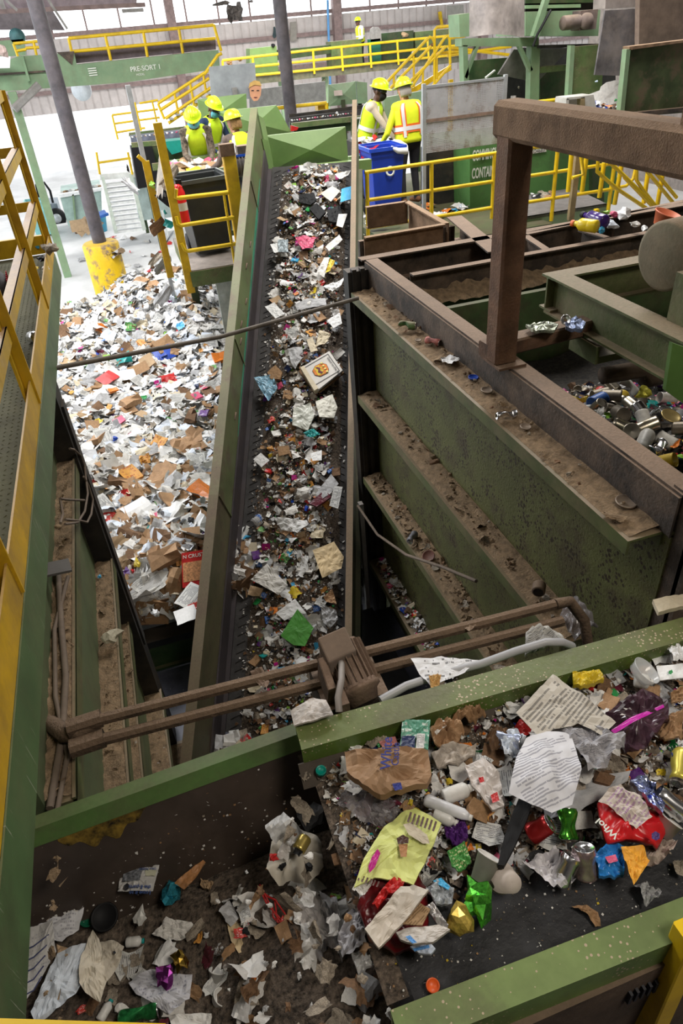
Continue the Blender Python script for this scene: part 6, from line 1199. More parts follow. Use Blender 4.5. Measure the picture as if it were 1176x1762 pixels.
o0 = Q(225, 124, n=n-.01); ux = nrm(Q(370, 108, n=n)-Q(225, 124, n=n)); ux = np.array([1., 0, 0]); uz = np.array([0, 0, 1.])
lettering(t, 'PRE-SORT 1', Q(225, 123.5, n=n-.012), ux, uz, .14, WHT, ext=.004, bold=.01); lettering(t, 'MODEL', Q(235, 130.5, n=n-.012), ux, uz, .06, WHT, ext=.004)
b = MB(); p = Q(154, 131, n=n-.01)
for k in range(4): b.box((p[0], p[1]-.01, p[2]+.045*k), (p[0]+.19, p[1], p[2]+.045*k+.02))
b.build('label_plate', WHT, t)
t = thing('guard_rail', 'yellow guard rail on top of the long pale green raised conveyor', 'guard rail', Q(250, 60, n=n+.3))
tubes([[(118, 66), (368, 43)], [(121, 89), (371, 66)]], n+.1, .035, YB, t)
tubes([[(118, 65), (128, 110)], [(181, 60), (191, 104)], [(247, 56), (254, 98)], [(308, 50), (315, 92)], [(368, 42), (381, 88)]], n+.1, .035, YB, t, 'post')
t = thing('guard_rail', 'short yellow guard rail at the far upper left beside the green motor', 'guard rail', Q(40, 85, n=n+.6))
tubes([[(23, 75), (44, 73)], [(27, 88), (45, 85)], [(44, 73), (84, 69)], [(44, 83), (84, 80)]], n+.12, .03, YB, t); tubes([[(23, 75), (31, 97)], [(58, 73), (63, 95)]], n+.12, .03, YB, t, 'post')
t = thing('conveyor_drive', 'green conveyor drive box with round motor at the far upper left', 'drive', Q(30, 80, n=21.5))
slab([(-20, 72), (40, 67), (44, 95), (-20, 100)], 21.2, .5, G2b, 'box', t); b = MB(); c = Q(29, 63, n=21.2); b.lathe([(0, 0), (.17, 0), (.17, .5), (0, .5)], c, (0, 1, 0), 18); b.build('motor', mat('teal_motor', (.06, .16, .17), .5, var=.3), t)
b = MB(); b.bar(Q(24, 188, n=19.6), Q(67, 146, n=19.8), .16, .16, bev=.03); tag(b.build('diagonal_strut', ST), 'grey diagonal strut under the far left conveyor', 'strut')
put(M_BALL[3], mat('bale_pinkish', (.55, .42, .38), .8, var=.3, vs=4), Q(4, 88, n=18.5), (0, -.3, 1), .3, (.7, .6, .8), 'waste_bundle', 'pale bundle of waste hanging at the far left edge', 'bundle')
slab([(-20, 97), (18, 97), (17, 117), (-20, 118)], 19.5, .05, PW[1], 'white_sheet', None, 'white sheet hung below the waste bundle at the far left edge', 'sheet')
b = MB(); b.lathe([(0, 0), (.26, 0), (.3, .06), (.3, .12), (0, .12)], Q(141, 154, n=26), (-.2, -1, 0), 28); tag(b.build('wall_fan', mat('fan_grey', (.6, .64, .68), .4)), 'round pale fan on the far wall beneath the long green conveyor', 'fan')
put(M_BALL[4], mat('wire_mass', (.14, .12, .11), .9, var=.6, vs=6), Q(385, 6, n=24), (0, 0, 1), 0, (1.5, .4, .45), 'hanging_mass', 'dark tattered tarpaulin hanging from the roof at top centre', 'mass')  # unidentified dark shape under the roof, built as a crumpled blob
put(M_BALL[5], MATS['wire_mass'], Q(432, 2, n=24), (0, 0, 1), 1, (.7, .4, .5), 'hanging_mass', 'rounded dark bundle right of the tattered tarpaulin at top centre', 'mass')
put(M_SHEET[3], MATS['wire_mass'], Q(404, 22, n=24), (0, -1, .2), 0, .4, 'hanging_rag', 'small dark rag dangling below the tattered tarpaulin', 'rag')
b = MB(); b.bar(Q(210, 19, n=23), Q(247, 17, n=23), .1, .08); tag(b.build('strip_lamp', ST), 'short grey strip lamp housing hung at the top left', 'lamp')
# ---- far platform with railing
n = 34
t = thing('far_platform', 'brown and green raised platform running across the far middle', 'platform', Q(560, 125, n=n))
slab([(376, 136), (800, 92), (800, 106), (376, 152)], n, 1.6, mat('brown_green_beam', (.10, .105, .06), .7, var=.3, dust=.6), 'deck_edge', t)
for x in (484, 560, 690): b = MB(); p = Q(x, 130, n=n+.3); b.box((p[0]-.12, p[1], 0), (p[0]+.12, p[1]+.2, p[2])); b.build('leg', G2b, t)
for a, c in (((495, 140), (520, 158)), ((560, 135), (540, 160))): b = MB(); b.bar(Q(*a, n=n+.1), Q(*c, n=n+.1), .12, .08); b.build('brace', G4, t)
t = thing('guard_rail', 'long yellow three-bar guard rail along the far platform', 'guard rail', Q(560, 90, n=n))
for dy in (0, 18, 34): tubes([[(383, 104+dy*.9), (520, 88+dy), (690, 70+dy), (800, 59+dy)]], n-.05, .05, YB, t)
for x in (383, 435, 539, 588, 637, 684, 736, 790):
    y = 104-(x-383)*.108; tubes([[(x, y), (x+2.5, y+40)]], n-.05, .05, YB, t, 'post')
for k, (px, m, lb) in enumerate(((((430, 84), (476, 79), (480, 128), (430, 134)), G2, 'green cabinet left of the far worker, nearest the middle column'),
        (((570, 72), (622, 67), (625, 116), (572, 121)), G1, 'green cabinet right in front of the far worker'), (((478, 86), (570, 77), (570, 92), (478, 104)), G4, 'dark green trough between the two far cabinets'),
        (((652, 58), (712, 52), (712, 100), (655, 106)), G4, 'dark green trough right of the far worker'), (((715, 55), (790, 48), (792, 96), (716, 104)), G1, 'green trough at the right end of the far platform'))):
    slab(px, n+.5, .8, m, 'cabinet' if k < 2 else 'trough', None, lb, 'cabinet' if k < 2 else 'trough')
t = thing('waste_bin', 'dark green bin with grey domed lid right of the far worker', 'bin', Q(645, 110, n=n+.2)); slab([(637, 68), (655, 66), (657, 112), (640, 114)], n+.2, .35, mat('deep_green', (.01, .12, .07), .5), 'body', t); slab([(638, 50), (643, 46), (651, 46), (656, 52), (657, 70), (638, 72)], n+.2, .1, ST, 'lid', t)
for x, y, s, m, lb in ((470, 78, .5, BPL, 'dark clothing lump on the far platform'), (395, 108, .55, CB[0], 'brown paper lump at the left end of the far platform'), (412, 103, .5, CB[2], 'tan paper lump just right of the brown one on the far platform'), (696, 60, .7, CB[3], 'heap of mixed waste right of the far bin'), (712, 90, .45, PW[0], 'white bag leaning under the right end of the far platform rail'), (744, 78, .5, CB[1], 'brown waste heap at the right end of the far platform')):
    put(M_BALL[int(x) % 8], m, Q(x, y, n=n+.5), (0, -.2, 1), x, s*1.35, 'waste_lump', lb, 'waste')
for x, y, m, lb, s in ((473, 55, mat('dark_jacket', (.03, .05, .055), .8), 'dark jacket hanging on the far wall left of the middle column', (.65, .25, 1.7)), (497, 55, PW[7], 'pale cloth hanging on the far wall right of the middle column', (.4, .2, .95))):
    put(M_BALL[2], m, Q(x, y, n=39.8), (0, 0, 1), 0, s, 'hung_cloth', lb, 'cloth')
slab([(500, 38), (510, 37), (511, 70), (500, 71)], 39.8, .05, mat('grey_board', (.25, .23, .2), .7), 'wall_board', None, 'grey board on the far wall behind the middle column', 'board')
b = MB(); b.tube([Q(564, 0, n=39.5), Q(569, 155, n=39.5)], .06, 8); tag(b.build('blue_pipe', mat('blue_pipe', (.1, .3, .6), .5)), 'thin light blue pipe running down the far wall', 'pipe')
slab([(770, 10), (798, 8), (800, 42), (772, 44)], 39, .1, mat('grey_box', (.26, .25, .22), .6), 'wall_cabinet', None, 'grey cabinet on the far wall at the top right of the platform', 'cabinet')
b = MB(); b.bar(Q(757, 20, n=39.85), Q(761, 50, n=39.85), .12, .2); tag(b.build('yellow_sign_post', YB), 'small yellow post with orange sign beside the grey wall cabinet', 'sign post')
# ---- yellow stairs, middle right
n = 18
t = thing('yellow_stairs', 'yellow handrailed stairs climbing to the far platform right of the two workers', 'stairs', Q(720, 110, n=n))
tubes([[(658, 150), (735, 68), (740, 64), (745, 66), (748, 74), (748, 148)], [(707, 152), (765, 66), (770, 62), (774, 66), (775, 110)], [(672, 152), (742, 80)], [(690, 156), (768, 80)], [(745, 148), (776, 112)]], n, .035, YB, t)
tubes([[(678, 128), (678, 150)], [(712, 96), (713, 150)], [(728, 118), (728, 150)], [(752, 100), (752, 135)]], n, .03, YB, t, 'post')
tubes([[(748, 74), (748, 52), (752, 47), (795, 43)], [(775, 66), (775, 50), (779, 46), (800, 44)], [(750, 92), (800, 88)], [(772, 66), (800, 62)], [(772, 82), (880, 95)], [(770, 96), (880, 80)]], n+.2, .035, YB, t, 'landing_rail')
b = MB(); b.prism([Q(700, 158, n=n+.3), Q(775, 112, n=n+.3), Q(778, 120, n=n+.3), Q(705, 165, n=n+.3)], (0, .05, 0)); b.build('stringer', YB, t)
# ---- yellow stairs, far left
n = 19
t = thing('yellow_stairs', 'yellow stairs rising behind the left sorters to the pale green conveyor', 'stairs', Q(310, 170, n=n))
tubes([[(272, 178), (358, 122)], [(275, 190), (360, 135)], [(285, 204), (365, 150)], [(290, 212), (368, 160)], [(352, 128), (375, 95), (382, 92)]], n, .035, YB, t)
tubes([[(272, 178), (283, 205)], [(300, 160), (308, 200)], [(327, 143), (334, 180)], [(350, 128), (355, 160)]], n, .03, YB, t, 'post')
for k in range(7): b = MB(); b.bar(Q(290+11*k, 204-7.3*k, n=n+.1), Q(297+11*k, 203-7.3*k, n=n+.1), .5, .03); b.build('tread', GV, t)
t = thing('guard_rail', 'thin yellow guard rail on the landing behind the left sorters', 'guard rail', Q(230, 205, n=n))
tubes([[(193, 198), (272, 188)], [(196, 213), (275, 202)], [(200, 228), (250, 220)], [(240, 178), (272, 172)]], n, .022, YB, t); tubes([[(193, 198), (203, 240)], [(232, 176), (243, 225)], [(262, 174), (270, 210)]], n, .022, YB, t, 'post')
# ---- boards and green panels in the middle
slab([(360, 115), (439, 108), (443, 170), (364, 172)], 16.9, .03, mat('pale_grey_board', (.34, .36, .38), .5, metal=.2, var=.15, vs=3), 'notice_board', None, 'pale grey metal board behind the left sorters', 'board')
t = thing('face_cutout', 'paper cutout of a head with blond hair at the corner of the grey board', 'cutout', Q(439, 160, n=16.8))
slab([(429, 150), (432, 143), (440, 140), (448, 143), (450, 152), (449, 164), (444, 173), (437, 174), (431, 166)], 16.8, .01, mat('cutout_skin', (.62, .30, .17), .7, var=.1), 'face', t)
slab([(428, 152), (430, 143), (438, 138), (447, 140), (451, 148), (446, 147), (438, 146), (432, 149)], 16.785, .01, mat('cutout_hair', (.62, .38, .12), .7, var=.2), 'hair', t)
for x in (435, 444): slab([(x-2, 155), (x+2, 155), (x+2, 156.5), (x-2, 156.5)], 16.79, .005, BLK, 'eye', t)
slab([(437, 167), (443, 167), (442, 168.5), (438, 168.5)], 16.79, .005, CL['maroon'], 'mouth', t)
creased('cross_broken_panel', [(340, 171), (424, 161), (426, 205), (345, 212)], 16.0, .05, G2, 'green creased steel panel below the grey board', amp=.1)
creased('cross_broken_panel', [(374, 192), (476, 181), (502, 228), (400, 245)], 14.6, .05, G2, 'green creased steel panel behind the sorter seen from the back', amp=.12)
creased('cross_broken_panel', [(566, 146), (612, 140), (614, 178), (566, 183)], 17.6, .05, G2b, 'green creased hopper panel with small sign right of the middle column', amp=.1)
slab([(614, 140), (632, 142), (633, 178), (616, 178)], 17.6, .3, G2b, 'hopper_side', None, 'green folded hopper side left of the bearded worker', 'panel')
slab([(575, 156), (589, 155), (590, 164), (576, 165)], 17.45, .02, mat('pinkish_sign', (.55, .45, .4), .7, lines=(4, (.2, .05, .05), .5)), 'small_sign', None, 'small pale sign on the green hopper panel', 'sign')
slab([(662, 168), (735, 155), (735, 240), (662, 240)], 15, .1, G2b, 'hopper_side', None, 'pale green hopper side behind the two right workers', 'panel')
slab([(430, 155), (560, 140), (562, 176), (430, 190)], 22, .1, mat('grey_mauve_panel', (.3, .3, .29), .7, var=.2), 'wall_panel', None, 'grey panel wall under the far platform', 'panel')
# ---- middle cross belt behind the conveyor head
t = thing('sorting_belt', 'green sorting belt with white waste crossing behind the conveyor head', 'conveyor', Q(555, 210, n=16))
slab([(498, 197), (625, 181), (625, 187), (498, 203)], 17.2, .08, BS, 'back_rail', t); slab([(500, 203), (625, 188), (625, 200), (500, 212)], 16.9, .1, BELT2, 'belt', t)
slab([(503, 212), (640, 197), (640, 206), (504, 221)], 16.4, .1, G1, 'front_rail', t); slab([(505, 221), (640, 206), (640, 222), (508, 234)], 16.5, .3, G4, 'underframe', t)
for k in range(26):
    x = 503+4.4*k; put(M_BALL[k % 8], (PW[1], PW[0], PW[1], CL['pink'], PW[0], CB[0])[k % 6], Q(x, 207-(x-503)*.12, n=16.6), (0, 0, 1), k, .10+.06*(k % 3 == 0), 'waste_piece', 'small waste piece on the green sorting belt behind the conveyor head', 'waste', 'waste on the middle sorting belt')
put(M_BALL[1], PW[1], Q(580, 194, n=16.6), (0, 0, 1), 0, .22, 'white_bag', 'white crumpled bag topmost on the middle sorting belt', 'bag')
t = thing('guard_rail', 'short yellow guard rail with yellow box behind the conveyor head', 'guard rail', Q(520, 180, n=17.6)); tubes([[(476, 186), (562, 177)], [(562, 177), (563, 188)]], 17.6, .04, YB, t); slab([(547, 178), (560, 176), (561, 190), (548, 191)], 17.7, .25, YP, 'box', t)
b = MB(); b.prism([Q(502, 216, n=14.4), Q(514, 219, n=14.4), Q(512, 224, n=14.4), Q(502, 226, n=14.4)], (0, .1, 0)); tag(b.build('red_bracket', CL['red']), 'small red bracket at the edge of the green creased panel', 'bracket')
# ---- right worker bay: belt, bin, grate, container
t = thing('sorting_belt', 'waist-high sorting belt piled with waste in front of the bearded worker', 'conveyor', Q(630, 250, n=11.8))
slab([(615, 233), (690, 224), (690, 236), (615, 246)], 13.2, .08, BS, 'back_rail', t); slab([(610, 246), (690, 236), (690, 262), (610, 272)], 12.4, .5, BELT2, 'belt', t); slab([(600, 270), (640, 266), (641, 300), (602, 304)], 11.8, .1, G2, 'front_rail', t)
slab([(612, 205), (640, 202), (640, 232), (612, 236)], 15.4, .3, G4, 'side_frame', t)
for k in range(34):
    x = 618+rs.rand()*72 if False else 618+(k*37 % 72); y = 240+(k*17 % 26)-(x-618)*.12; put((M_SHEET+M_BALL)[k % 24], (PW[1], PW[0], CL['red'], PW[4], PW[1], CL['blue'], PW[0], CB[0])[k % 8], Q(x, y, n=12.3), (0, -.3, 1), k, .12+.1*(k % 4 == 0), 'waste_piece', 'waste piece on the belt between the two right workers', 'waste', 'waste on the right sorting belt')
put(M_SHEET[5], CL['red'], Q(633, 257, n=11.6), (0, -.6, 1), .6, (.35, .18, .2), 'red_snack_bag', 'red snack bag beside the tall blue bin', 'bag')
def wheelie(name, label, c, w, d, h, m, rimm, parts=True, rz=0):
    t = thing(name, label, 'bin', c, rz); W2, D2 = w/2, d/2; b = MB()
    def ring(s, z): return [(-W2*s, -D2*s, z), (W2*s, -D2*s, z), (W2*s, D2*s, z), (-W2*s, D2*s, z)]
    R_ = [ring(.78, .05), ring(.95, h*.86), ring(1, h*.9), ring(1.03, h), ring(.95, h), ring(.88, h*.8), ring(.72, .1)]
    V = [p for r_ in R_ for p in r_]; F = [(i*4+k, i*4+(k+1) % 4, (i+1)*4+(k+1) % 4, (i+1)*4+k) for i in range(6) for k in range(4)]+[(3, 2, 1, 0), (24, 25, 26, 27)]
    b.add(V, F); b.build('body', m, t, local=True, bevel=.02); b = MB()
    for k in range(4): p, q = ring(1.05, h)[k], ring(1.05, h)[(k+1) % 4]; b.bar(p, q, .035, .05)
    b.build('rim', rimm, t, local=True)
    b = MB(); b.tube([(-W2*.8, D2*1.05, h*.93), (-W2*.8, D2*1.25, h*.97), (W2*.8, D2*1.25, h*.97), (W2*.8, D2*1.05, h*.93)], .015, 8); b.build('handle', rimm, t, local=True)
    for s in (-1, 1): b = MB(); b.lathe([(0, 0), (.12, 0), (.12, .05), (0, .05)], (s*W2*.75-.025, D2*.85, .12), (1, 0, 0), 20); b.build('wheel', BPL, t, local=True)
    return t
c = Q(664, 372, z=2.3)
bb = wheelie('recycling_bin', 'tall blue wheeled recycling bin with a white liner in front of the right worker', (c[0], c[1]+.1, 2.3), .56, .6, 1.02, mat('bin_blue', (.015, .05, .42), .4, var=.08), mat('bin_blue_rim', (.02, .07, .5), .4))
b = MB(); pts = [(.28*math.cos(a)*(1+.03*math.sin(5*a)), -.30+.02*math.sin(3*a) if False else .30*math.sin(a), 1.02+.02*math.sin(4*a)) for a in [k*2*math.pi/28 for k in range(22)]]
b.tube([( .05, -.30, 1.04), (.15, -.34, .98), (.28, -.33, .96), (.33, -.2, 1.0), (.31, 0, 1.05), (.30, .2, 1.05)], [.02, .04, .05, .045, .03, .02], 8); b.build('liner_bag', PW[1], bb, local=True)
b = MB(); b.lathe([(.045, 0), (.075, 0), (.075, .004), (.045, .004), (.045, 0)], (.03, -.292, .70), (0, -1, .18), 20); b.build('recycling_mark', WHT, bb, local=True)
slab([(733, 255), (812, 243), (812, 372), (733, 384)], 11.6, .2, BS, 'recess_curtain', None, 'dark recess with hanging black strips left of the lettered green container', 'curtain')  # one black slab: hanging strips plus the shade of the recess behind them
t = thing('green_container', 'green steel container lettered COMMINGLED CONTAINERS behind the yellow rail', 'container', Q(880, 380, n=11.0))
slab([(809, 252), (1062, 222), (1062, 350), (809, 392)], 11.0, 1.8, mat('container_green', (.085, .21, .06), .5, var=.15, vs=1.5, stain=.3), 'body', t); slab([(1020, 228), (1040, 225), (1040, 352), (1020, 355)], 10.9, .1, G4, 'side_post', t)
o0 = Q(813, 277, n=10.97); lettering(t, 'COMMINGLED', o0, (.38, 0, 0), (0, 0, 1), .215, WHT, ext=.005, bold=.02); lettering(t, 'CONTAINERS', o0-np.array([0, 0, .26]), (.41, 0, 0), (0, 0, 1), .215, WHT, ext=.005, bold=.02)
slab([(912, 259), (940, 255), (941, 261), (913, 265)], 10.98, .01, mat('white_tag', (.6, .58, .52), .6), 'number_plate', t); lettering(t, 'CO4683', Q(913, 264.5, n=10.96), (1, 0, 0), (0, 0, 1), .075, BLK, ext=.003)
# perforated screen
n = 10.3
t = thing('perforated_screen', 'grey perforated metal screen with rust marks between two steel posts', 'screen', Q(730, 375, n=n))
GVR = mat('rusty_galvanised', (.50, .50, .52), .5, metal=.2, var=.1, vs=5, stain=.75, staincol=(.22, .14, .10))
b = MB(); x0, x1 = Q(733, 200, n=n)[0], Q(864, 190, n=n)[0]; z1 = Q(733, 151, n=n)[2]; z0 = Q(733, 263, n=n)[2]; zm = (z0+z1)/2
for k in range(47): x = x0+(x1-x0)*k/46; b.box((x-.0072, n-.004, z0), (x+.0072, n, z1))
b.build('vertical_bars', GVR, t); b = MB()
for k in range(38): z = z0+(z1-z0)*k/37; b.box((x0, n-.006, z-.0072), (x1, n-.002, z+.0072))
b.build('horizontal_bars', GVR, t)
for nm in ('vertical_bars', 'horizontal_bars'): pass
b = MB(); b.box((x0, n-.02, zm-.02), (x1, n-.006, zm+.02)); b.build('middle_strap', mat('rust_strap', (.25, .17, .13), .7, var=.3), t)
for x in (x0-.03, x1+.03): b = MB(); b.bar((x, n, 2.2 if x < x0 else z0-.3), (x, n, z1+.05), .05, .05, up=(0, 1, 0)); b.build('post', GV, t)
b = MB(); b.bar((x0, n, z1+.01), (x1, n, z1+.01), .03, .03); b.build('top_bar', GV, t)
# guard rail right
n = 9.6
t = thing('guard_rail', 'yellow three-bar guard rail in front of the blue bin and green container', 'guard rail', Q(740, 330, n=n))
tubes([[(628, 297), (857, 263), (950, 249)], [(630, 345), (850, 312), (990, 291), (1058, 281)], [(633, 392), (850, 357), (960, 340), (1050, 326), (1078, 320), (1090, 308), (1094, 292)]], n, .026, YB, t)
for a in ((743, 281, 743, 376), (852, 263, 847, 376), (961, 248, 949, 380), (1058, 282, 1047, 362), (632, 297, 634, 420)): tubes([[a[:2], a[2:]]], n, .030, YB, t, 'post')
t = thing('stair_handrail', 'yellow stair handrails going down at the right behind the brown frame', 'handrail', Q(1100, 320, n=8.8))
tubes([[(1030, 275), (1028, 295), (1052, 316), (1070, 330), (1118, 362)], [(1040, 272), (1062, 290), (1125, 352)], [(1096, 290), (1096, 310), (1106, 325), (1130, 356)], [(1112, 292), (1160, 350)], [(1125, 292), (1165, 340)], [(1000, 265), (1004, 300), (985, 306)], [(1075, 305), (1140, 372)]], 8.9, .026, YB, t)
tubes([[(1141, 300), (1130, 362)], [(1070, 285), (1058, 352)], [(1040, 280), (1032, 340)], [(1010, 268), (1002, 330)], [(1116, 295), (1108, 350)], [(985, 255), (978, 330)]], 9.0, .032, YB, t, 'post')
t = thing('platform_deck', 'grey deck plate with green edge behind the brown portal frame', 'platform', Q(960, 360, z=2.35))
b = MB(); b.prism([Q(880, 378, z=2.35), Q(1046, 351, z=2.35), Q(985, 322, z=2.35), Q(880, 338, z=2.35)], (0, 0, -.04)); b.build('deck_plate', mat('deck_grey', (.17, .155, .15), .6, var=.2), t)
b = MB(); a_, c_ = Q(880, 378, z=2.35), Q(1046, 351, z=2.35); b.prism([a_, c_, c_-np.array([0, 0, .3]), a_-np.array([0, 0, .3])], (0, .05, 0)); b.build('deck_edge', G2b, t)
b = MB(); p = Q(982, 378, n=9.2); q = Q(993, 262, n=9.2); b.bar(p, (p[0], p[1], q[2]+.4), .085, .06, up=(0, 1, 0)); tag(b.build('tan_post', mat('tan_painted_post', (.28, .21, .11), .7, var=.2)), 'tan upright post tied to the yellow rail behind the portal frame', 'post')
b = MB(); a_ = Q(733, 385, z=2.3); b.box((1.9, 11.5, 2.2), (7.5, 12.1, 2.28)); b.box((3.7, 9.4, 2.2), (6.2, 11.5, 2.28)); b.box((3.9, 12.1, 2.2), (7.5, 14.6, 2.28)); tag(b.build('work_platform', G4), 'dark green work platform under the right hand sorters', 'platform')
for k in range(26):
    x, y = 733+(k*29 % 70), 352+(k*13 % 22); put((M_SHEET+M_BALL)[(k*5) % 24], (PW[1], PW[4], PW[0], CL['sky'], CB[0], CL['orange'])[k % 6], Q(x, y, z=2.33), (0, -.2, 1), k, .12+.05*(k % 3), 'waste_piece', 'waste scrap on the deck behind the yellow rail', 'waste', 'waste on the right deck')
for k in range(10):
    x, y = 912+(k*11 % 40), 330+(k*7 % 12); put((M_SHEET+M_BALL)[(k*5) % 24], (PW[1], BPL, PW[7], CB[0])[k % 4], Q(x, y, z=2.38), (0, -.2, 1), k, .14, 'waste_piece', 'waste scrap on the grey deck plate behind the portal frame', 'waste', 'waste on the grey deck')
for k in range(12):
    x, y = 628+(k*17 % 60), 372+(k*5 % 14); put((M_SHEET+M_BALL)[(k*7) % 24], (PW[2], PW[1], PW[0])[k % 3], Q(x, y, z=2.4), (0, -.2, 1), k, .13, 'waste_piece', 'pale bag scrap at the foot of the blue bin', 'waste', 'waste around the blue bin')
# detergent bottles and waste on the framework corner
c = Q(1022, 372, z=3.58); 
for x, y, an, m, cm, lb, L, R_ in ((1022, 375, -18, mat('purple_bottle', (.05, .02, .17), .2, var=.15), BPL, 'dark purple detergent bottle on the framework, behind the yellow one', .30, .05), (1006, 387, -8, mat('yellow_bottle', (.75, .55, .02), .3), mat('orange_cap', (.7, .14, .03), .4), 'yellow detergent bottle with orange cap on the framework', .22, .048)):
    bottle(x, y, 3.57, an+(180 if 'yellow' in lb else 0), m, cm, lb, L=L, Rr=R_, sh=.62) if 'bottle' in globals() else PENDING.append((x, y, an, m, cm, lb, L, R_))
for x, y, s, m, lb in ((1075, 368, .26, PW[1], 'large white plastic bag lump right of the detergent bottles'), (1095, 385, .16, PW[0], 'smaller white bag lump below the large one'), (1052, 388, .18, PW[4], 'bluish white wrapper in front of the purple bottle'), (1035, 395, .12, CL['sky'], 'blue edged white scrap under the purple bottle'), (1058, 368, .14, CL['pink'], 'green and pink wrapper between the bottles and the white bag'), (1046, 365, .12, CL['lime'], 'lime wrapper behind the purple bottle'), (1110, 392, .14, FILMW, 'milky bag at the right of the waste on the framework')):
    put(M_BALL[int(x) % 8], m, Q(x, y, z=3.52), (0, -.2, 1), x, (s*1.7, s*1.3, s*1.4), 'plastic_bag' if 'bag' in lb else 'wrapper', lb, 'bag' if 'bag' in lb else 'wrapper')
b = MB(); b.lathe([(.07, 0), (.10, .09), (.105, .09), (.105, .10), (.098, .10), (.066, .004), (0, .004)], Q(1140, 388, z=3.5), (.25, -.2, 1), 26); tag(b.build('flower_pot', mat('terracotta', (.62, .16, .07), .5)), 'terracotta plastic pot behind the round roller', 'pot')
# ---- big machine, top right
n = 12.2
t = thing('screening_machine', 'pale green screening machine on legs with hanging rubber sheet, top right', 'machine', Q(860, 140, n=n))
slab([(795, 66), (928, 64), (928, 80), (795, 80)], n, .25, G2b, 'main_beam', t)
slab([(905, 20), (1034, 17), (1030, 62), (905, 62)], n-.2, 1.0, G2b, 'upper_body', t); slab([(905, -20), (1040, -20), (1040, 4), (905, 6)], n+.2, .6, G4, 'top_deck', t); slab([(905, 6), (1036, 3), (1034, 16), (905, 19)], n+.4, .4, BS, 'slot', t); slab([(905, 9), (1000, 7), (1000, 13), (905, 15)], n+.2, .1, G2b, 'slot_rail', t)
slab([(790, 25), (812, 22), (812, 62), (792, 64)], n, .4, G2b, 'side_box', t)
for px in (((797, 78), (805, 78), (808, 142), (799, 142)), ((915, 78), (930, 78), (927, 215), (911, 215))): slab(px, n, .16, G2b, 'leg', t)
for px in (((820, 80), (825, 80), (804, 136), (800, 132)), ((893, 80), (899, 80), (918, 120), (912, 124))): slab(px, n, .08, G2b, 'brace', t)
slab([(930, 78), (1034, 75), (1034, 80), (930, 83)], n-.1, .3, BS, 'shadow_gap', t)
slab([(930, 115), (988, 110), (988, 120), (930, 126)], n+.1, .2, G1, 'cross_rail', t)
slab([(945, -20), (952, -20), (928, 65), (918, 62)], n-.4, .1, G2b, 'diagonal_plate', t)
b = MB(); vs = []; NX = 16
for i in range(NX+1):
    for j, y in enumerate((-40, 0, 30, 50, 62)):
        x = 809+(903-809)*i/NX; p = Q(x, y-(3*math.sin(i/NX*math.pi) if j == 4 else 0)+(4*(abs(i/NX-.5)) if j == 4 else 0), n=n-.55-.35*math.sin(i/NX*math.pi)); vs.append(p)
b.add(vs+[v+np.array([0, .02, 0]) for v in vs], [(i*5+j, i*5+j+1, (i+1)*5+j+1, (i+1)*5+j) for i in range(NX) for j in range(4)]+[((NX+1)*5+i*5+j, (NX+1)*5+(i+1)*5+j, (NX+1)*5+(i+1)*5+j+1, (NX+1)*5+i*5+j+1) for i in range(NX) for j in range(4)], 0, True)
b.build('hanging_sheet', mat('dusty_rubber_sheet', (.40, .35, .33), .6, var=.45, vs=1.5, stain=.4, staincol=(.12, .11, .12)), t)
b = MB(); c = Q(968, 40, n=n-.5); b.lathe([(0, 0), (.09, 0), (.10, .02), (.10, .30), (0, .30)], c, (1, 0, 0), 20); b.lathe([(0, 0), (.11, 0), (.11, .2), (0, .2)], c+np.array([.40, -.1, 0]), (0, 1, 0), 20); b.box(tuple(c+np.array([.3, -.03, -.12])), tuple(c+np.array([.62, .2, .14]))); b.build('gear_motor', mat('dusty_motor', (.17, .13, .12), .8, var=.3, dust=.6), t)
b = MB(); b.tube([Q(948, 18, n=n-.4), Q(925, 60, n=n-.6), Q(918, 80, n=n-.6)], .02, 8); b.build('hose', BPL, t)
t = thing('discharge_chute', 'dusty green discharge chute with grey rubber flap at the top right', 'chute', Q(1060, 120, n=11))
slab([(990, 80), (1040, 76), (1034, 205), (984, 172)], 11.3, .06, G1, 'side_plate', t); slab([(983, 78), (990, 78), (984, 175), (977, 175)], 11.2, .1, G2b, 'edge', t)
slab([(1044, -20), (1106, -20), (1100, 12), (1042, 15)], 10.6, .3, mat('dusty_mauve', (.30, .26, .24), .7, var=.2), 'top_plate', t)
slab([(1042, 18), (1100, 15), (1084, 131), (1024, 129)], 10.5, .03, mat('grey_flap', (.16, .145, .15), .6, var=.4, vs=2, dust=.0, stain=.3, staincol=(.3, .25, .22)), 'rubber_flap', t)
slab([(1102, -20), (1200, -20), (1200, 85), (1100, 80)], 10.2, .1, mat('brown_dust_panel', (.19, .14, .11), .85, var=.2), 'upper_panel', t)
slab([(1088, 15), (1103, 15), (1098, 80), (1090, 78)], 10.9, .1, BS, 'gap', t)
slab([(1085, 80), (1200, 68), (1200, 192), (1070, 203)], 9.8, .06, mat('green_brown_panel', (.085, .12, .05), .6, var=.4, vs=1.2, dust=.2, stain=.8, staincol=(.15, .105, .07)), 'lower_panel', t)
slab([(1084, 80), (1200, 66), (1200, 70), (1084, 86)], 9.7, .15, DB, 'top_lip', t); slab([(1068, 196), (1200, 183), (1200, 190), (1068, 203)], 9.7, .1, DS, 'bottom_lip', t); slab([(1079, 85), (1086, 84), (1074, 203), (1067, 203)], 9.7, .1, G2b, 'corner_edge', t)
slab([(900, 82), (990, 82), (1060, 90), (1060, 215), (860, 240), (860, 130)], 13.6, .1, mat('dark_interior', (.02, .02, .018), .8, var=.3), 'back_plate', t)
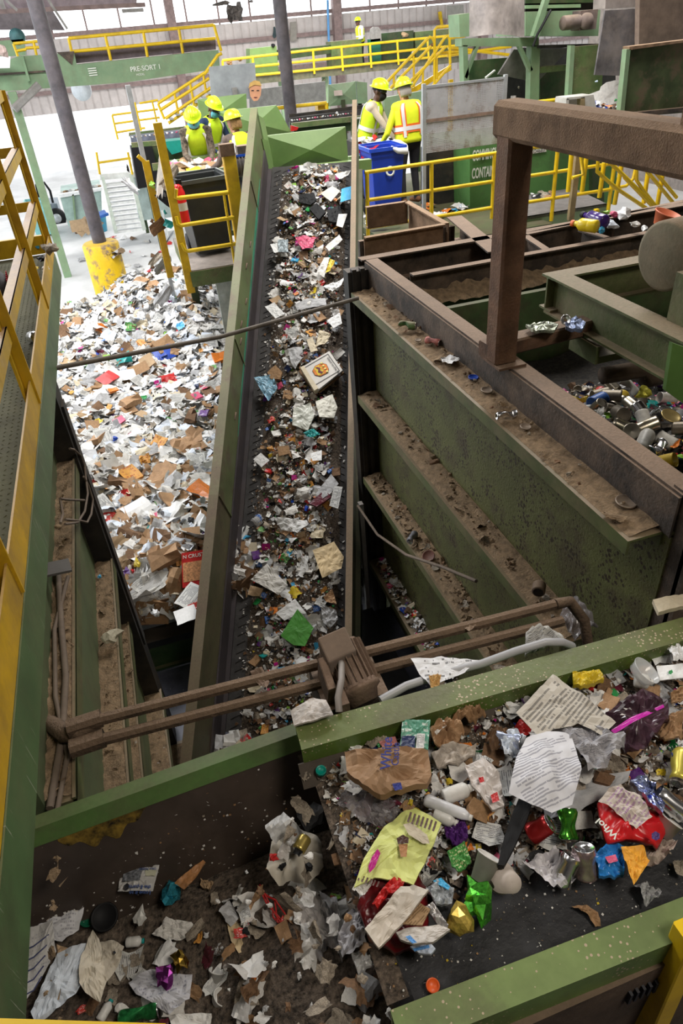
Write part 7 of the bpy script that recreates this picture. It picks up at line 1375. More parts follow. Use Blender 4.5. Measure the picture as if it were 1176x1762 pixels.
slab([(885, 85), (980, 84), (965, 100), (925, 142), (858, 128)], 12.9, .05, mat('taupe_sheet', (.20, .18, .17), .7, var=.2), 'inclined_sheet', t)
slab([(800, 105), (890, 98), (870, 135), (800, 150)], 13.5, .1, G4, 'hopper_back', t)
slab([(930, 128), (985, 112), (985, 180), (930, 200)], 13.2, .1, G4, 'inner_panel', t)
tubes([[(870, 182), (975, 170)], [(900, 192), (1000, 182)]], 11.6, .03, YB, thing('guard_rail', 'pair of yellow rails showing above the brown portal beam', 'guard rail', Q(930, 180, n=11.6)))
t = thing('white_box', 'white open box with tan divider above the brown portal beam', 'box', Q(1000, 180, n=10.5)); slab([(976, 168), (1022, 163), (1028, 190), (974, 192)], 10.6, .03, mat('dusty_white', (.5, .48, .45), .7), 'back', t); slab([(976, 168), (1022, 163), (1022, 167), (976, 172)], 10.3, .3, MATS['dusty_white'], 'top', t); slab([(1000, 168), (1007, 167), (1008, 192), (1000, 192)], 10.3, .1, mat('tan_painted_post', (.28, .21, .11)), 'divider', t); slab([(975, 170), (980, 170), (978, 193), (974, 193)], 10.3, .3, MATS['dusty_white'], 'side', t)
for k in range(16):
    x, y = 1024+(k*13 % 44), 178+(k*7 % 16); put((M_SHEET+M_BALL)[(k*5) % 24], (PW[1], CL['blue'], PW[0], CB[1], PW[4], CL['orange'])[k % 6], Q(x, y, n=10.8), (0, -.5, 1), k, .16, 'waste_piece', 'waste scrap heaped below the grey rubber flap', 'waste', 'waste under the discharge chute')
put(M_SHEET[6], PW[0], Q(1050, 168, n=10.9), (-.3, -1, .4), .4, (.55, .35, .2), 'grey_sheet', 'grey sheet standing in the waste below the grey rubber flap', 'sheet')
put(M_BALL[2], CL['green'], Q(1060, 172, n=10.7), (0, 0, 1), 0, .14, 'green_bottle', 'green bottle in front of the standing grey sheet', 'bottle')
put(M_BALL[5], mat('pale_blue_bag', (.5, .6, .75), .5, var=.4, vs=12), Q(1027, 140, n=10.9), (0, 0, 1), .4, (.16, .14, .22), 'falling_bag', 'pale blue bag falling beside the grey rubber flap', 'bag')
put(M_BALL[6], PW[7], Q(893, 150, n=12.6), (0, 0, 1), .4, (.10, .1, .22), 'falling_rag', 'grey rag falling in the dark opening between the machine legs', 'rag')
b = MB(); b.bar(Q(836, 134, n=11.9), Q(852, 121, n=11.9), .05, .02); tag(b.build('white_stick', WHT), 'short white stick poking up behind the perforated screen', 'stick')
b = MB(); b.lathe([(0, 0), (.045, 0), (.045, 3), (0, 3)], Q(884, 165, n=12)-np.array([0, 0, 3]), (0, 0, 1), 10); tag(b.build('grey_rod', ST), 'short grey upright rod between the machine legs', 'rod')
# ---- left worker bay
n = 9.95
t = thing('bin_platform', 'small raised platform with green edge holding the black bin', 'platform', (1.2, 10, 2.3))
b = MB(); b.box((.79, 9.95, 2.26), (1.66, 12.0, 2.30)); b.build('deck_plate', mat('deck_plank', (.22, .19, .17), .8, var=.2), t); b = MB(); b.box((.79, 9.93, 2.08), (1.58, 9.96, 2.29)); b.box((.79, 9.95, 2.08), (.82, 12, 2.26)); b.build('edge_channel', G1, t)
b = MB(); b.box((1.3, 12.0, 2.2), (3.2, 15.4, 2.28)); b.build('rear_deck', G4, t)
b = MB(); b.box((1.15, 10.2, 0), (1.6, 10.25, 2.08)); b.build('clear_sheet', mat('pale_curtain', (.55, .6, .56), .4, var=.2, alpha=.75), t)
for x, y in ((1.5, 11.7), (.95, 11.8)): b = MB(); b.box((x-.06, y-.06, 0), (x+.06, y+.06, 2.26)); b.build('leg', G4, t)
t = thing('guard_rail', 'yellow three-bar guard rail in front of the black bin', 'guard rail', Q(350, 380, n=n))
tubes([[(303, 325), (302, 340), (308, 341), (393, 331)], [(303, 372), (306, 385), (312, 388), (403, 374)], [(312, 418), (318, 430), (324, 432), (416, 418)]], n, .028, YB, t); tubes([[(385, 332), (406, 466)]], n, .018, YB, t, 'post')
b = MB(); p = Q(303, 340, n=n+.05); b.bar((p[0]-.05, n+.02, 2.0), (p[0]-.05, n+.02, 4.12), .11, .06, up=(0, 1, 0)); tag(b.build('yellow_post', YP), 'tall yellow upright at the left end of the black bin platform', 'post')
b = MB(); p = Q(262, 330, n=10.9); b.bar((p[0], 10.9, 2.0), (p[0], 10.9, 3.6), .10, .06, up=(0, 1, 0)); b.bar((p[0]+.02, 10.9, 3.55), Q(237, 268, n=10.9), .05, .05); tag(b.build('yellow_post', YP), 'shorter yellow upright behind the tall one with waste hanging from it', 'post')
b = MB(); p = Q(237, 225, n=12); b.bar((p[0], 12, 3.0), (p[0], 12, 4.45), .07, .07, up=(0, 1, 0)); tag(b.build('grey_post', GV), 'bare grey steel upright left of the left sorters', 'post')
b = MB(); p = Q(400, 310, n=10); b.bar((p[0], 10.0, 2.3), (p[0], 10.0, 3.66), .17, .12, up=(0, 1, 0), bev=.01); tag(b.build('yellow_post', YP), 'broad rust-topped yellow upright between the black bin and the green wall', 'post')
b = MB(); p = Q(384, 262, n=9.97); b.bar((p[0]+.05, 9.97, 3.66), (p[0]+.05, 9.97, 3.80), .19, .13, up=(0, 1, 0)); tag(b.build('rusty_cap', RU), 'rusty cap plate on the broad yellow upright', 'plate')
t = thing('belt_motor', 'dusty grey motor with blue band mounted beside the broad yellow upright', 'motor', Q(420, 275, n=10.6)); p = Q(420, 282, n=10.8)
b = MB(); b.lathe([(0, 0), (.15, 0), (.15, .34), (0, .34)], p+np.array([-.15, 0, 0]), (1, 0, 0), 22); b.build('motor_body', mat('dark_grey_motor', (.07, .065, .07), .6, var=.3, dust=.5), t)
for k in range(7): b = MB(); b.lathe([(.15, 0), (.165, 0), (.165, .012), (.15, .012)], p+np.array([-.13+.045*k, 0, 0]), (1, 0, 0), 22); b.build('fin', MATS['dark_grey_motor'], t)
b = MB(); b.box(tuple(p+np.array([-.08, -.1, .14])), tuple(p+np.array([.08, .06, .24]))); b.build('terminal_box', DS, t); b = MB(); b.box(tuple(p+np.array([-.14, -.12, .11])), tuple(p+np.array([.16, -.10, .14]))); b.build('blue_band', CL['blue'], t)
bb2 = wheelie('waste_bin', 'large black wheeled bin behind the yellow rail on the small platform', (1.25, 10.85, 2.3), .68, .7, 1.03, mat('bin_black', (.018, .02, .021), .4, var=.2), mat('bin_black_rim', (.06, .066, .07), .35), rz=.12)
t = thing('fire_extinguisher', 'red fire extinguisher beside the black bin', 'extinguisher', Q(318, 385, n=10.25)); p = Q(319, 388, n=10.25)
b = MB(); b.lathe([(0, 0), (.075, 0), (.08, .03), (.08, .42), (.05, .5), (.03, .53), (0, .53)], p, (0, 0, 1), 20); b.build('cylinder', mat('extinguisher_red', (.55, .01, .015), .3), t); b = MB(); b.box(tuple(p+np.array([-.02, -.02, .52])), tuple(p+np.array([.06, .02, .58]))); b.build('valve', BPL, t); b = MB(); b.lathe([(.0815, .2), (.0815, .30)], p, (0, 0, 1), 20); b.build('label', PW[6], t)
put(M_BALL[0], mat('red_cap', (.60, .02, .02), .5, var=.1), Q(308, 322, n=10.1), (0, -.2, 1), .3, (.26, .2, .22), 'red_bag', 'bright red plastic hood over the end of the yellow rail by the extinguisher', 'bag')
# left sorting belts
t = thing('sorting_belt', 'green sided sorting belt with cardboard in front of the masked sorters', 'conveyor', Q(340, 290, n=12.3))
slab([(286, 299), (470, 279), (470, 284), (286, 304)], 12.2, .06, mat('pale_rail_edge', (.45, .5, .36), .5), 'rail_edge', t); slab([(287, 304), (470, 284), (470, 330), (290, 345)], 12.22, .06, G4, 'front_rail', t)
b = MB(); p, q = Q(286, 299, n=12.25), Q(470, 279, n=12.25); b.box((p[0], 12.3, p[2]-.1), (q[0], 13.2, p[2]-.06)); b.build('belt', BELT2, t); b = MB(); b.box((p[0], 13.2, p[2]-.15), (q[0], 13.27, p[2]+.05)); b.build('back_rail', G2, t)
zb = p[2]-.05
for k in range(46):
    x = p[0]+.1+(k*.173 % 1.15); y = 12.4+(k*.31 % .75); put((M_SHEET+M_CART+M_FLAT)[(k*5) % 28], (CB[0], PW[0], CB[3], PW[1], CL['pink'], CB[2], CL['yellow'], PW[1])[k % 8], (x, y, zb+.04), (0, -.2, 1), k, .15+.08*(k % 3), 'waste_piece', 'waste piece on the belt under the left sorters hands', 'waste', 'waste on the left sorting belt')
outline('cardboard_sheet', [Q(x, y, n=12.5) for x, y in ((296, 284), (310, 279), (330, 290), (322, 294))], CB[3], 'tan cardboard sheet on the left sorting belt', 'cardboard', thick=.01) if 'outline' in globals() else None
t = thing('sorting_belt', 'farther green and black sorting belt behind the left sorters', 'conveyor', Q(260, 260, n=16))
slab([(222, 229), (325, 217), (325, 222), (222, 235)], 17, .1, G1, 'back_rail', t); slab([(225, 235), (335, 222), (335, 240), (228, 254)], 16.6, .3, mat('belt_blue_grey', (.12, .13, .17), .5, var=.4), 'belt', t); slab([(226, 246), (340, 236), (340, 246), (228, 256)], 15.6, .1, G1, 'front_rail', t)
slab([(226, 255), (262, 252), (278, 318), (238, 325)], 15.5, .5, BPL, 'black_end', t); slab([(262, 252), (345, 245), (345, 275), (268, 282)], 15.6, .3, G4, 'underframe', t)
slab([(262, 282), (345, 272), (345, 284), (264, 294)], 14.6, .08, G1, 'lower_rail', t)
for k in range(22):
    x = 228+(k*23 % 100); put(M_BALL[k % 8], (PW[1], PW[0], CL['pink'], PW[4], CB[0])[k % 5], Q(x, 236-(x-228)*.11, n=16.4), (0, 0, 1), k, .13, 'waste_piece', 'small waste piece on the farther left sorting belt', 'waste', 'waste on the far left belt')
slab([(281, 244), (320, 240), (322, 258), (296, 266)], 15.2, .4, mat('teal_tub', (.01, .22, .18), .4), 'teal_tub', None, 'teal plastic tub left of the sorter in camouflage', 'tub')
# waste hanging and falling at the left platform
rs2 = np.random.RandomState(8); FK = [PW[0], PW[2], BPL, PW[7], CL['red'], CL['teal'], PW[4], CL['lime'], CB[1], mat('slate_cloth', (.12, .13, .15), .8)]
for k, (x, y, sx, sz, mi) in enumerate(((277, 300, .12, .45, 0), (283, 285, .1, .3, 1), (290, 305, .14, .3, 3), (272, 322, .2, .5, 6), (262, 318, .07, .08, 7), (283, 335, .1, .4, 9), (293, 345, .1, .55, 2), (284, 365, .1, .3, 5), (290, 385, .14, .12, 5), (262, 380, .12, .22, 8), (271, 390, .12, .25, 8), (278, 433, .24, .14, 4), (268, 445, .12, .3, 3), (262, 460, .2, .3, 8), (280, 455, .1, .3, 1), (258, 415, .06, .25, 9), (288, 415, .03, .3, 9), (270, 500, .2, .3, 8), (282, 510, .16, .3, 1), (220, 290, .08, .3, 2), (225, 320, .08, .25, 1))):
    n_ = 10.8 if y < 400 else 11.6
    put(M_BALL[k % 8] if k % 2 else M_SHEET[k % 16], FK[mi], Q(x, y, n=n_), (0, 0, 1) if k % 2 else (.3*rs2.randn(), -1, .3), 0 if k % 2 else 1.5, (sx*1.3, .1, sz*1.2) if k % 2 else (sz*1.2, sx*1.3, .25), 'falling_scrap', 'ragged piece of waste hanging or dropping from the left sorting platform', 'waste', 'waste dropping from the left sorting platform')
# ---- outside the opening: stairs, container, forklift
n = 21.5
t = thing('white_stairs', 'white metal stairs by the open doorway at left', 'stairs', Q(205, 400, n=n))
PG = mat('pale_green_white', (.55, .62, .55), .5, var=.15); SW = mat('stair_white', (.78, .80, .80), .5)
for px in (((174, 305), (179, 304), (203, 400), (197, 402)), ((222, 300), (228, 299), (252, 395), (246, 397))): slab(px, n, .12, PG, 'stringer', t)
for k in range(11):
    y = 318+8*k; x = 178+2.05*k; slab([(x, y), (x+46, y-5), (x+46, y-1), (x, y+4)], n+.05, .22, SW, 'tread', t)
slab([(172, 300), (300, 290), (300, 300), (172, 310)], n+.2, 1.0, SW, 'landing', t)
tubes([[(170, 280), (225, 272)], [(166, 262), (172, 300)], [(220, 262), (228, 300)]], n, .03, YB, t, 'hand_rail')
t = thing('skip_container', 'pale green skip container outside the doorway at left', 'container', Q(150, 390, n=24)); slab([(103, 338), (174, 326), (176, 378), (118, 390)], 24.5, 2.0, mat('pale_skip_green', (.34, .46, .42), .5, var=.25, vs=2), 'body', t); slab([(101, 335), (176, 323), (176, 328), (101, 341)], 24.4, .2, SW, 'rim', t)
for x in (124, 145): slab([(x, 335), (x+3, 334), (x+8, 386), (x+5, 387)], 24.4, .1, G2b, 'rib', t)
for k in range(14): put(M_BALL[k % 8], (PW[0], CB[0], CB[1], PW[2])[k % 4], Q(106+5*k, 332-.9*k, n=25), (0, 0, 1), k, .45, 'waste_lump', 'lump of waste heaped in the pale green skip', 'waste', 'waste in the outdoor skip')
slab([(228, 296), (330, 286), (330, 370), (240, 380)], 23, .5, mat('pale_blue_green_box', (.42, .52, .50), .5, var=.25, vs=2), 'steel_box', None, 'pale steel enclosure behind the white stairs', 'enclosure')
t = thing('forklift', 'grey forklift parked outside the doorway at left', 'forklift', Q(90, 385, n=27)); FM = mat('forklift_grey', (.22, .26, .30), .5, var=.2)
slab([(70, 352), (98, 350), (106, 378), (74, 384)], 27, 1.2, FM, 'body', t); slab([(60, 318), (64, 317), (80, 380), (75, 382)], 26.9, .2, BPL, 'mast', t)
tubes([[(66, 320), (76, 314), (86, 328), (92, 352)]], 27.2, .04, BPL, t, 'roof_guard'); b = MB(); b.lathe([(0, 0), (.3, 0), (.3, .25), (0, .25)], Q(98, 376, n=26.8), (0, 1, 0), 24); b.build('wheel', BPL, t); b = MB(); b.lathe([(0, 0), (.15, 0), (.15, .02), (0, .02)], Q(98, 376, n=26.77), (0, 1, 0), 20); b.build('hub', GV, t)
for x in (4, 14): slab([(x-20, 355), (x+6, 352), (x+18, 372), (x+6, 360)], 29, .2, FM, 'fork', t)
c = Q(78, 405, z=0); wheelie('waste_bin', 'pale teal wheeled bin outside the doorway left of the forklift', (c[0], c[1], 0), .6, .6, 1.05, mat('pale_teal_bin', (.22, .50, .50), .5), mat('pale_teal_rim', (.3, .55, .55), .5))
c = Q(174, 398, z=0); b = MB(); b.lathe([(0, 0), (.2, 0), (.28, .5), (.30, .5), (.30, .52), (.26, .5), (0, .1)], c, (0, 0, 1), 20); tag(b.build('blue_tub', mat('bright_cyan', (.08, .42, .62), .4)), 'bright blue tub at the foot of the white stairs', 'tub')
put(M_CART[1], mat('blue_crate', (.03, .12, .42), .5), Q(168, 372, n=22.5), (0, 0, 1), .2, .6, 'blue_crate', 'dark blue crate beside the white stairs', 'crate')
for k in range(5): put(M_FLAT[k], CB[3], Q(135+7*k, 388+(k % 2)*4, n=22.5), (0, -1, .4+.2*k), k, .45, 'wood_piece', 'broken pale wood piece in front of the outdoor skip', 'wood', 'broken wood by the skip')
for k in range(26): x, y = 130+(k*53 % 165), 395+(k*31 % 70); p = Q(x, y, z=.04); put((M_SHEET+M_STRIP)[(k*5) % 21], (CB[1], PW[0], PW[2], CL['red'], PW[1])[k % 5], p, (0, 0, 1), k, .22, 'floor_litter', 'litter scrap on the bright concrete floor behind the heap', 'litter', 'litter on the bright floor')
for k in range(8): put(M_SHEET[k], (CB[1], PW[7], PW[2], DT)[k % 4], Q(182+(k*7 % 28), 432+(k % 3)*2, n=17.05)+np.array([0, -.25, .05]), (0, 0, 1), k, .25, 'paper_litter', 'dirty scrap caught on top of the yellow column base', 'litter', 'scraps on the yellow column base')
# clump at the end of the walkway
for k, (x, y, s, m, lb) in enumerate(((86, 428, .30, PW[7], 'grey mop-like rag over the end of the walkway toe board'), (72, 445, .18, BPL, 'black plastic scrap under the grey rag on the walkway'), (65, 425, .08, CL['sky'], 'small blue scrap by the grey rag on the walkway'), (78, 462, .14, PW[0], 'white and red wrapper on the walkway floor below the black scrap'), (60, 462, .13, CL['yellow'], 'yellow foil scrap on the walkway floor'), (80, 440, .13, PW[2], 'grey paper ball beside the black scrap on the walkway'), (72, 536, .03, CB[3], 'small tan chip on the walkway toe board'))):
    put(M_BALL[k], m, Q(x, y, z=3.66 if k else 3.76), (0, -.2, 1), k, (s*1.3, s*1.3, s*.9), 'walkway_litter', lb, 'litter')
can(56, 584, 3.65, 65, ALU, 'silver open can lying on the diamond plate walkway at left', L=.11, Rr=.034, tilt=0, opened=True, ax=(.35, -.9, .25), pos=Q(58, 580, z=3.64)); b = MB()
t = thing('green_column', 'pale green steel column at the far left behind the yellow rails', 'column', Q(30, 250, n=14)); p = Q(20, 158, n=19.7); b = MB(); b.box((p[0]-.09, 19.7, 0), (p[0]+.09, 19.88, p[2])); b.build('shaft', G2b, t)
# ================================================================ people
def ico(r=1, sub=2):
    bm = bmesh.new(); bmesh.ops.create_icosphere(bm, subdivisions=sub, radius=r); V = np.array([v.co[:] for v in bm.verts]); F = [tuple(v.index for v in f.verts) for f in bm.faces]; bm.free(); return V, F
IV, IF = ico()
SKIN_D = mat('skin_dark', (.10, .045, .028), .5, var=.08); SKIN_L = mat('skin_light', (.52, .26, .17), .5, var=.08)
HIVIS = mat('hivis_lime', (.62, .85, .02), .7, var=.08, vs=8); HIVY = mat('hivis_yellow', (.78, .85, .02), .65, var=.06, vs=8); REFL = mat('reflective_silver', (.72, .70, .68), .4, var=.05); ORG = mat('vest_orange', (.85, .16, .02), .6, var=.04)
HAT = mat('hard_hat_lime', (.62, .82, .02), .3, var=.03); CAMO = mat('camouflage_sleeve', (.11, .085, .06), .9, var=.75, vs=22); GLOVE = mat('grey_glove', (.38, .33, .28), .8, var=.2); BLKCLOTH = mat('black_cloth', (.02, .02, .025), .85, var=.2); NAVY = mat('navy_cloth', (.01, .025, .07), .85, var=.2)
CREAM = mat('cream_sleeve', (.55, .46, .36), .85, var=.1, vs=12); DENIM = mat('dark_trousers', (.03, .032, .04), .85, var=.2); MASKB = mat('blue_mask', (.12, .42, .52), .7); ORGG = mat('orange_glove', (.6, .2, .05), .8); SLATE = mat('slate_sleeve', (.05, .06, .07), .8); HAIRB = mat('sandy_hair', (.35, .2, .08), .8, var=.3, vs=40); BEARD = mat('black_beard', (.012, .01, .01), .95); BOOT = mat('brown_boot', (.16, .07, .03), .8, var=.2)
GOG = mat('dark_goggles', (.02, .02, .025), .2)
def person(label, pos, yaw, J, cols, vest, lean=0, hair=None, mask=None, goggles=True, beanie=None, vest_back='lime', head_pitch=0, head_yaw=0, group=None, voxel=.011):
    """J: local joints, x = right, y = forward, z = up"""
    t = thing('person', label, 'person', pos, yaw); t.scale = (1.07, 1.07, 1.04)
    P = {k: np.array(v, float) for k, v in J.items()}
    segs = []        # (p, q, r0, r1, material index)
    mats = [cols['skin'], cols['shirt'], cols['sleeve'], cols['trousers'], cols['glove'], cols['boot']]
    def seg(a, c, r0, r1, mi, fl=1): segs.append((np.array(a, float), np.array(c, float), r0, r1, mi))
    hd, nk, ch, pv = P['head'], P['neck'], P['chest'], P['pelvis']
    up = nrm(hd-nk); hy = head_yaw; fwd = np.array([math.sin(hy), math.cos(hy), 0.]); fwd = nrm(fwd*math.cos(head_pitch)+np.array([0, 0, math.sin(head_pitch)])); rt = nrm(np.cross(fwd, (0, 0, 1.))); hu = np.cross(rt, fwd)
    seg(nk-up*.06, hd-hu*.04, .055, .052, 0)
    seg(hd+hu*.035-fwd*.012, hd+hu*.02+fwd*.012, .096, .092, 0); seg(hd-hu*.06+fwd*.035, hd-hu*.09+fwd*.05, .062, .045, 0)          # skull, jaw
    seg(hd+fwd*.095-hu*.005, hd+fwd*.115-hu*.03, .012, .017, 0)                                                                     # nose
    seg(hd+fwd*.088-hu*.066-rt*.018, hd+fwd*.088-hu*.066+rt*.018, .009, .009, 0)                                                    # lips
    for s in (-1, 1): seg(hd+rt*s*.09-hu*.0-fwd*.01, hd+rt*s*.095-hu*.035-fwd*.01, .018, .012, 0)                                   # ears
    sp = nrm(ch-pv); sr = np.array([1., 0, 0])
    for f, w, r_ in ((0, .10, .115), (.3, .095, .115), (.6, .11, .12), (.85, .13, .115)): c = pv+(nk-pv)*f; seg(c-sr*w, c+sr*w, r_, r_, 1)
    seg(P['shl'], P['shr'], .072, .072, 1); seg(nk-up*.03-sr*.06, nk-up*.03+sr*.06, .062, .062, 1)
    for s in 'lr':
        sh, el, wr = P['sh'+s], P['el'+s], P['wr'+s]; seg(sh, el, .062, .047, 2); seg(el, wr, .046, .032, 2)
        d = nrm(wr-el); hf = nrm(d*.8+np.array([0, .35, -.35])); side = nrm(np.cross(hf, (0, 0, 1.)))*(1 if s == 'r' else -1); dn = nrm(np.cross(side, hf)); dn = dn if dn[2] < 0 else -dn
        pm = wr+hf*.055; seg(wr, pm+hf*.015, .030, .026, 4); seg(pm-side*.024, pm+side*.024, .021, .021, 4)
        for k, (o, L) in enumerate(((-.030, .060), (-.010, .074), (.010, .068), (.029, .052))):      # four fingers, curled
            b0 = pm+hf*.028+side*o; b1 = b0+nrm(hf+dn*.35)*L*.5; b2 = b1+nrm(hf*.5+dn*.9)*L*.3; b3 = b2+nrm(dn-hf*.2)*L*.25; seg(b0, b1, .0105, .0095, 4); seg(b1, b2, .0095, .009, 4); seg(b2, b3, .009, .008, 4)
        q = pm-hf*.02-side*.03; q1 = q-side*.022+hf*.028; q2 = q1+hf*.03+dn*.012; seg(q, q1, .013, .011, 4); seg(q1, q2, .011, .009, 4)      # thumb leaves the side of the palm
        hp, kn, an = P['hp'+s], P['kn'+s], P['an'+s]; seg(hp, kn, .095, .065, 3); seg(kn, an, .063, .048, 3); seg(an-np.array([0, .04, .02]), an+np.array([0, .15, -.045]), .048, .038, 5)
    seg(P['hpl'], P['hpr'], .11, .11, 3)
    bmV = []; bmF = []; base = 0
    for a, c, r0, r1, mi in segs:
        d = c-a; L = np.linalg.norm(d); z = d/L if L > 1e-6 else np.array([0, 0, 1.]); x = nrm(np.cross(z, (.3, .9, .2))); y = np.cross(z, x); n = 14; V = []
        for i in range(5): th = -math.pi/2+math.pi/2*i/4; V += [a+z*r0*math.sin(th)+r0*math.cos(th)*(x*math.cos(2*math.pi*k/n)+y*math.sin(2*math.pi*k/n)) for k in range(n)]
        for i in range(5): th = math.pi/2*i/4; V += [c+z*r1*math.sin(th)+r1*math.cos(th)*(x*math.cos(2*math.pi*k/n)+y*math.sin(2*math.pi*k/n)) for k in range(n)]
        F = [(i*n+k, i*n+(k+1) % n, (i+1)*n+(k+1) % n, (i+1)*n+k) for i in range(9) for k in range(n)]+[tuple(range(n))[::-1], tuple(range(9*n, 10*n))]
        bmV += V; bmF += [tuple(j+base for j in f) for f in F]; base += len(V)
    me = mesh_of('raw', bmV, bmF); ro = bpy.data.objects.new('raw', me); COL.objects.link(ro); md = ro.modifiers.new('r', 'REMESH'); md.mode = 'VOXEL'; md.voxel_size = voxel
    sm = ro.modifiers.new('s', 'SMOOTH'); sm.iterations = 2; sm.factor = .5
    dg = bpy.context.evaluated_depsgraph_get(); bme = bpy.data.meshes.new_from_object(ro.evaluated_get(dg)); bpy.data.objects.remove(ro); bpy.data.meshes.remove(me)
    bme.materials.clear()
    for m in mats: bme.materials.append(m)
    nf = len(bme.polygons); C = np.zeros(nf*3); bme.polygons.foreach_get('center', C); C = C.reshape(-1, 3); best = np.full(nf, 9.); idx = np.zeros(nf, int)
    for a, c, r0, r1, mi in segs:
        d = c-a; tt = np.clip(((C-a)@d)/max(d@d, 1e-9), 0, 1); dist = np.linalg.norm(C-(a+tt[:, None]*d), axis=1)-(r0+(r1-r0)*tt); k = dist < best; best[k] = dist[k]; idx[k] = mi
    bme.polygons.foreach_set('material_index', idx.astype(np.int32)); bme.polygons.foreach_set('use_smooth', [True]*nf); bme.update()
    bo = bpy.data.objects.new('body', bme); COL.objects.link(bo); bo.parent = t
    # vest: shell around the torso with neck and arm openings
    rows = []; NA = 28; ax = nk-pv; spn = nrm(ax); fr = nrm(np.cross((0, 0, 1.) if False else sr, spn)); fr = np.cross(spn, sr) if False else nrm(np.cross(sr, spn)); fr = fr if fr[1] < 0 else fr
    fwdv = nrm(np.cross(spn, sr)); 
    if fwdv[1] < 0: fwdv = -fwdv
    prof = ((-.12, .225, .150), (.05, .220, .145), (.35, .220, .145), (.65, .238, .150), (.85, .240, .145), (.97, .205, .115), (1.05, .120, .085), (1.08, .085, .075))
    def vp(f, th, off=0):
        fs = [p_[0] for p_ in prof]; w = np.interp(f, fs, [p_[1] for p_ in prof])+off; dd = np.interp(f, fs, [p_[2] for p_ in prof])+off
        c_, s_ = math.cos(th), math.sin(th); e_ = .8
        return pv+ax*f+sr*w*math.copysign(abs(c_)**e_, c_)+fwdv*dd*math.copysign(abs(s_)**e_, s_)
    b = MB(); FR = [-.12, .0, .1, .2, .3, .4, .5, .6, .7, .8, .88, .94, .99, 1.03, 1.06, 1.08]
    V = [vp(f, 2*math.pi*k/NA, .004*math.sin(k*3+f*9)) for f in FR for k in range(NA)]
    b.add(V, [(i*NA+k, i*NA+(k+1) % NA, (i+1)*NA+(k+1) % NA, (i+1)*NA+k) for i in range(len(FR)-1) for k in range(NA)], 0, True)
    vo = b.build('vest', vest, t, local=True)
    md = vo.modifiers.new('th', 'SOLIDIFY'); md.thickness = .006
    def band(f0, f1, t0, t1, off, m, nm):
        b = MB(); NU, NV = max(2, int(abs(t1-t0)/.2)+1), max(2, int(abs(f1-f0)/.08)+1)
        V = [vp(f0+(f1-f0)*i/NV, t0+(t1-t0)*k/NU, off) for i in range(NV+1) for k in range(NU+1)]
        b.add(V, [(i*(NU+1)+k, i*(NU+1)+k+1, (i+1)*(NU+1)+k+1, (i+1)*(NU+1)+k) for i in range(NV) for k in range(NU)], 0, True); b.build(nm, m, t, local=True)
    pi = math.pi
    for s in (1, -1):      # front (+pi/2) and back (-pi/2) vertical stripes
        for u in (-1, 1):
            th = s*pi/2+u*.62
            if vest_back == 'orange': band(.1, 1.0, th-.22, th+.22, .010, ORG, 'orange_trim')
            band(.05, 1.0, th-.12, th+.12, .013, REFL, 'reflective_stripe')
    if vest_back == 'orange': band(.18, .42, -pi, pi, .010, ORG, 'orange_trim')
    band(.24, .36, -pi, pi, .014, REFL, 'reflective_stripe')
    # hard hat
    hc = hd+hu*.065; b = MB(); V = []; NN_ = 24
    for i in range(7):
        a = math.pi/2*i/6; rr = math.cos(a)*.128; V += [hc+hu*math.sin(a)*.115+(rt*math.cos(2*pi*k/NN_)*.93+fwd*math.sin(2*pi*k/NN_)*1.08)*rr for k in range(NN_)]
    b.add(V, [(i*NN_+k, i*NN_+(k+1) % NN_, (i+1)*NN_+(k+1) % NN_, (i+1)*NN_+k) for i in range(6) for k in range(NN_)], 0, True)
    b.add([hc+hu*.116-hu*0, ]+V[-NN_:], [(0, 1+(k+1) % NN_, 1+k) for k in range(NN_)][::-1], 0, True)
    V = []
    for rr, dz in ((.120, .004), (.150, -.006), (.150, -.012), (.118, -.004)):
        V += [hc+hu*dz+(rt*math.cos(2*pi*k/NN_)*.93+fwd*math.sin(2*pi*k/NN_)*(1.1+.22*max(0, math.sin(2*pi*k/NN_))*(rr > .14)))*rr for k in range(NN_)]
    b.add(V, [(i*NN_+k, i*NN_+(k+1) % NN_, (i+1) % 4*NN_+(k+1) % NN_, (i+1) % 4*NN_+k) for i in range(4) for k in range(NN_)], 0, True)
    for s in (-.35, 0, .35): b.tube([hc+hu*.118*math.cos(a)+fwd*.138*math.sin(a)+rt*s*.09 for a in np.linspace(-1.1, 1.1, 9)], .008, 6)
    b.build('hard_hat', HAT, t, local=True)
    def facepatch(nm, m, a0, a1, z0, z1, r_, bulge=0):
        b = MB(); NU, NV = 12, 5; V = []
        for i in range(NV+1):
            z = z0+(z1-z0)*i/NV; rr = r_+bulge*math.sin(pi*i/NV)-.018*(max(0, -z-.05)/.06)
            V += [hd+hu*z+(rt*math.sin(a)*.92+fwd*math.cos(a)*1.12)*rr for a in np.linspace(a0, a1, NU+1)]
        b.add(V, [(i*(NU+1)+k, i*(NU+1)+k+1, (i+1)*(NU+1)+k+1, (i+1)*(NU+1)+k) for i in range(NV) for k in range(NU)], 0, True); o = b.build(nm, m, t, local=True); md = o.modifiers.new('th', 'SOLIDIFY'); md.thickness = .005; md.offset = 1
    if hair: facepatch('hair', hair, pi*.55, pi*1.45, -.09, .06, .104, .006)
    if beanie: facepatch('headband', beanie, -pi, pi, .01, .075, .103, .004)
    if mask: facepatch('face_mask', mask, -1.15, 1.15, -.115, -.012, .100, .018)
    if goggles: facepatch('safety_glasses', GOG, -1.2, 1.2, .0, .034, .104, .004)
    return t
